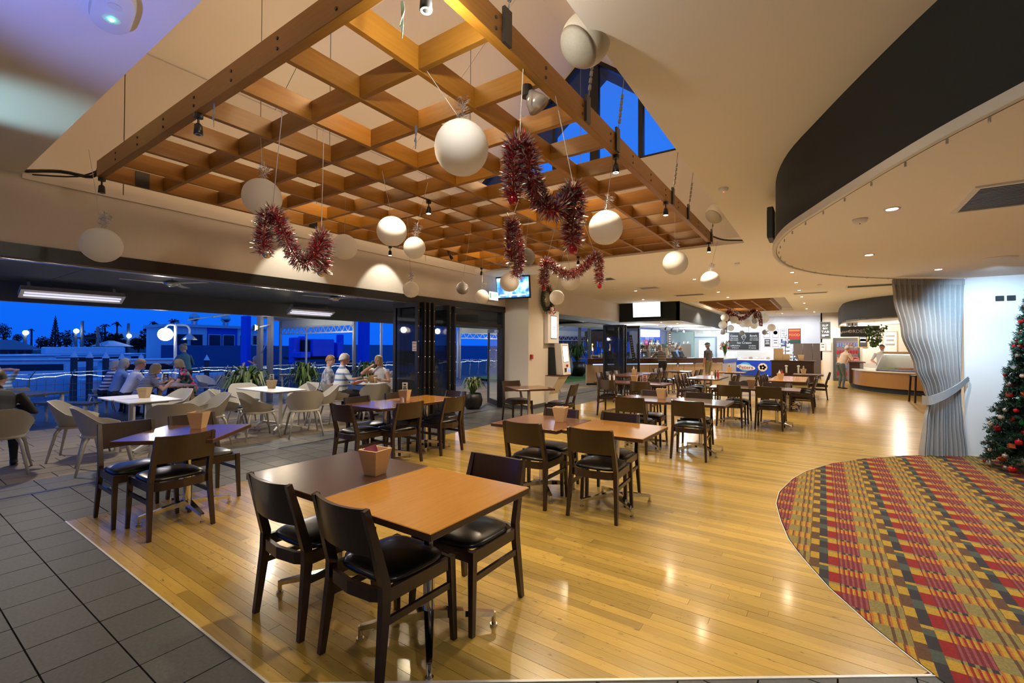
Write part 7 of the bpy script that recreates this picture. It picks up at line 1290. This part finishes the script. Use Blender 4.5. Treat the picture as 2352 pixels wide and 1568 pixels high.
    if dress: ring_tube(mb, [Pp+V((0, -.05, .02)), Pp+V((0, .2, .0)), Pp+V((0, .42, -.03)), Pp+V((0, .47, -.22))], [(.19*w, .11), (.19, .11), (.18, .10), (.16, .06)], 14); seg.append((Pp, Pp+V((0, .45, -.05)), 1, .15))
    me = mb.mesh('body_raw', [skin]); tmp = bpy.data.objects.new('body_raw', me); COL.objects.link(tmp); md = tmp.modifiers.new('r', 'REMESH'); md.mode = 'VOXEL'; md.voxel_size = .0125; md.use_smooth_shade = True; sm = tmp.modifiers.new('s', 'SMOOTH'); sm.factor = .5; sm.iterations = 2
    bm_ = bpy.data.meshes.new_from_object(tmp.evaluated_get(bpy.context.evaluated_depsgraph_get())); bpy.data.objects.remove(tmp); bpy.data.meshes.remove(me)
    bm_.materials.clear(); [bm_.materials.append(m) for m in (skin, shirt, pants or shirt, shoes)]
    mi = []; SG = [(a, b-a, (b-a).length_squared or 1e-9, k, r) for a, b, k, r in seg]
    for pl in bm_.polygons:
        c = pl.center; best = (9, 0)
        for a, d, l2, k, r in SG:
            f = max(0, min(1, (c-a).dot(d)/l2)); dist = (c-a-d*f).length-r
            if dist < best[0]: best = (dist, k)
        mi.append(best[1])
    bm_.polygons.foreach_set('material_index', mi); bm_.polygons.foreach_set('use_smooth', [True]*len(mi)); bm_.name = 'body'
    place(bm_, 'body', t)
    kind, hm = hair; hh = MB(); LIM = {'short': (50, 88, 118), 'bald': (200, 96, 118), 'bob': (52, 128, 150), 'long': (50, 150, 175), 'bun': (52, 95, 125)}[kind]
    def hf(u, v):
        a = (u-.5)*2*pi; f = abs(a)/pi; lim = LIM[0]+(LIM[1]-LIM[0])*min(1, f*2.2) if f < .45 else LIM[1]+(LIM[2]-LIM[1])*(f-.45)/.55
        lo = 0 if kind != 'bald' else 62
        th = R(lo+(lim-lo)*v) if lim > lo else R(lo); e = 1.0+.10*sin(min(1, v*3)*pi/2)+.02*sin(a*13)*v; z = cos(th)*.112; r = sin(min(th, pi*.52)); 
        if th > pi*.52: r = 1.0-.10*(th-pi*.52)
        if kind in ('long', 'bob') and th > pi*.5: z = -(th-pi*.5)*(.17 if kind == 'long' else .12); r = .98
        return tuple(hp(sin(a)*r*.077*e, cos(a)*r*.094*e-.004, z*e+.004))
    if kind == 'bald':
        hh.grid(lambda u, v: hf(.18+.64*((u+.5) % 1.0 if False else u) if False else (.72+.56*u) % 1.0, v), 1, 1) if False else None
        def hb_(u, v): a = R(75)+u*R(210); th = R(70+45*v); return tuple(hp(sin(a)*sin(th)*.082, cos(a)*sin(th)*.099, cos(th)*.115))
        hh.grid(hb_, 18, 4)
    else: hh.grid(hf, 36, 10)
    if kind == 'bun': hh.ball(tuple(hp(0, -.08, .085)), .045, 10, 7)
    hh.build('hair', hm, t, True)
    for sx in (-1, 1): MB().ball(tuple(hp(sx*.030, .083, .012)), .0085, 8, 5).build('eye', BLACKP, t, True)
    MB().ball(tuple(hp(0, .088, -.052)), .014, 8, 5, (1.3, .4, .35)).build('mouth', mat('lips', (.35, .10, .09), .5), t, True)
    if hat: hat(t, hp)
    if s != 1: t.scale = (s, s, s)
    return t
ST_W = stripes('blue_white_stripes', [(.75, .78, .82), (.75, .78, .82), (.16, .26, .55)], 8.5); ST_G = stripes('green_white_stripes', [(.62, .66, .62), (.16, .30, .34)], 14); ST_B = stripes('navy_white_fine_stripes', [(.04, .045, .10), (.04, .045, .10), (.55, .56, .60)], 34); ST_K = stripes('black_cream_stripes', [(.04, .035, .04), (.04, .035, .04), (.50, .44, .36)], 15); ST_N = stripes('navy_white_wide_stripes', [(.05, .06, .14), (.62, .62, .66)], 13)
FLOR = patches('floral_print', [(.02, .02, .03), (.62, .04, .14), (.65, .20, .24), (.02, .02, .03), (.06, .30, .16), (.02, .02, .03), (.62, .04, .14)], 17); LEAFP = patches('grey_leaf_print', [(.30, .33, .42), (.46, .48, .55), (.18, .2, .28), (.40, .40, .46)], 22)
BLUES, WHIT, BLKC, TEAL, GREYS, BEIG, DENIM, KHAKI, CREAM = mat('denim_blue_shirt', (.16, .27, .50), .8), mat('white_shirt', (.72, .72, .78), .8), mat('black_cloth', (.015, .015, .018), .8), mat('teal_cloth', (.04, .14, .17), .8), mat('slate_grey_shirt', (.10, .105, .13), .8), mat('beige_shorts', (.40, .33, .24), .8), mat('grey_green_trousers', (.13, .16, .16), .8), mat('khaki_shorts', (.27, .22, .13), .8), mat('cream_shirt', (.72, .55, .42), .8)
D = DZ
person('person in black cut by the left edge, leaning in the tub chair', (-8.02, 1.0, 0), 80, 'sit', 35, shirt=BLKC, pants=BLKC, sleeve=2, hair=('short', HAIRD), seat=.46)
person('person in a pale green striped shirt at the far left, hand to mouth', (-13.5, 1.85, D), 112, 'sit', 30, [(.05, .25, 1.12), (-.12, .38, .78)], ST_G, BLKC, SKINR, ('bald', HAIRG), seat=.46, nod=15)
GB = 'row of people on the bench at the timber table'
person('person in a fine navy striped top leaning on the timber table, back half to us', (-11.8, 3.46, D), -4, 'sit', 26, [(.18, .50, .82), (-.2, .48, .80)], ST_B, BLKC, SKIN, ('bob', HAIRB), .6, .45, -25, 1, 1.12)
person('person in a plain white shirt on the bench, second along the row', (-12.5, 3.45, D), 0, 'sit', 20, [(.18, .46, .82), (-.2, .48, .80)], WHIT, BLKC, SKINR, ('short', HAIRB), 2, .45, -40, 1.05)
person('person in a denim blue top on the bench, third along the row', (-13.25, 3.45, D), 0, 'sit', 14, [(.18, .46, .82), (-.2, .48, .80)], BLUES, BLKC, SKIN, ('long', HAIRG), 1.6, .45, -50, 1.04)
person('person in a navy and white wide striped top at the far end of the bench', (-14.0, 3.45, D), 0, 'sit', 18, [(.18, .46, .82), (-.2, .48, .80)], ST_N, BLKC, SKIN, ('bob', HAIRG), 1.6, .45, -30)
person('person in a pink and black floral dress leaning over the timber table', (-13.0, 4.92, D), 158, 'sit', 24, [(.16, .46, .80), (-.16, .46, .80)], FLOR, FLOR, SKIN, ('bob', HAIRB), .5, .45, 0, 1.04, 1.05, None, True)
person('person in teal standing behind the floral dress', (-15.0, 5.5, D), 120, 'stand', 8, [(.25, .3, 1.1), (-.2, .35, 1.1)], TEAL, BLKC, SKIN, ('bun', HAIRB), 1.5)
person('person in a white top with raised hands beside the twin posts', (-14.5, 7.15, D), 95, 'sit', -8, [(.12, .36, 1.1), (-.12, .38, 1.05)], WHIT, BLKC, SKINR, ('short', HAIRG), .6, .46)
person('person in a grey leaf print top turning to a neighbour on the terrace', (-8.58, 5.65, 0), -40, 'sit', 8, None, LEAFP, BLKC, SKIN, ('short', mat('auburn_hair', (.30, .16, .07), .6, var=.3, scale=60)), .8, .47, -30, 1, 1.08)
person('person in a blue and white striped polo shirt with back to us on the terrace', (-8.12, 5.66, 0), -18, 'sit', 8, [(.25, .40, .78), (-.15, .40, .80)], ST_W, mat('navy_shorts', (.03, .035, .06), .8), SKINR, ('short', HAIRW), .85, .47, -8, 1.03, 1.1)
person('person in a white sleeveless top with a hand on the cheek across the terrace table', (-8.27, 6.92, 0), 192, 'sit', 12, [(.10, .30, 1.05), (-.2, .42, .78)], WHIT, BLKC, SKIN, ('long', HAIRL), .15, .47, 10)
person('person in a pale top sitting alone by the rope fence behind the plants', (-12.6, 10.6, D), 150, 'sit', 20, None, mat('faded_top', (.35, .36, .34), .8), BLKC, SKINR, ('short', HAIRG), .7, .46)
person('person in a blue patterned shirt seated behind the kiosk', (-7.35, 13.0, 0), 80, 'sit', 10, None, patches('blue_leaf_shirt', [(.45, .50, .55), (.12, .18, .30), (.5, .52, .52)], 20), BLKC, SKINR, ('short', HAIRW), .8, .46)
for nm, x, y, z, rz in (('metal framed chair of the person behind the kiosk', -7.35, 12.95, 0, 80), ('metal framed chair by the rope fence behind the plants', -12.6, 10.6, D, 150)): tub(x, y, rz, nm.replace('metal framed', 'taupe tub'), z)
person('person in a black and cream striped jumper leaning on the bar, back to us', (-5.45, 19.0, 0), 55, 'stand', 22, [(.2, .42, 1.12), (-.2, .42, 1.12)], ST_K, BLKC, SKIN, ('short', HAIRG), 1.7, wide=1.08)
person('person in a pale blue shirt working behind the bar', (-5.75, 22.3, 0), -125, 'stand', 14, [(.2, .36, 1.0), (-.1, .4, 1.02)], BLUES, BLKC, SKIN, ('bun', HAIRD), .7)
def cap(t, hp):
    b = MB(); b.ball(tuple(hp(0, 0, .05)), 1, 16, 10, (.088, .104, .078)); b.build('cap_crown', mat('dark_green_cap', (.03, .05, .035), .8), t, True); b = MB(); b.ball(tuple(hp(0, .11, .045)), 1, 12, 6, (.07, .07, .012)); b.build('cap_peak', mat('dark_green_cap', 0), t, True)
person('person in a slate polo shirt, khaki shorts and dark cap at the bar end', (-3.92, 20.3, 0), 70, 'stand', 2, [(.22, .10, .80), (-.22, .08, .80)], GREYS, KHAKI, SKINR, ('short', HAIRG), .8, dress=None, hat=cap, s=1.03, wide=1.05)
def santa(t, hp):
    RH = mat('pink_red_felt', (.62, .30, .26), .8); b = MB(); b.lathe([(.086, 0), (.088, .045)], 18, tuple(hp(0, -.005, .03))); b.build('white_brim', MENUW, t, True); b = MB(); ring_tube(b, [hp(0, -.0, .05), hp(0, .02, .12), hp(.01, .10, .16), hp(.02, .20, .10)], [.082, .062, .036, .02]); b.build('hat_felt', RH, t, True); MB().ball(tuple(hp(.02, .22, .08)), .035, 10, 7).build('pompom', MENUW, t, True)
    b = MB(); [b.blade(hp(.08*cos(k*.52), -.02+.09*sin(k*.52), .06), hp(.13*cos(k*.52), -.07+.12*sin(k*.52), .17), .02, (0, 0, 1)) for k in range(12)]; b.build('yellow_crown', mat('yellow_paper_crown', (.72, .55, .03), .6), t)
person('person in a cream shirt, red festive hat and yellow crown at the kitchen counter', (.60, 21.15, 0), -62, 'stand', 22, [(.2, .42, 1.08), (-.15, .45, 1.06)], CREAM, DENIM, SKINR, ('short', HAIRW), .8, hat=santa, wide=1.12, shoes=BARW)
person('person in white working behind the lit food display', (1.85, 21.75, 0), 170, 'stand', 10, [(.2, .30, 1.0), (-.2, .30, 1.0)], WHIT, BLKC, SKINR, ('short', HAIRD), .8)
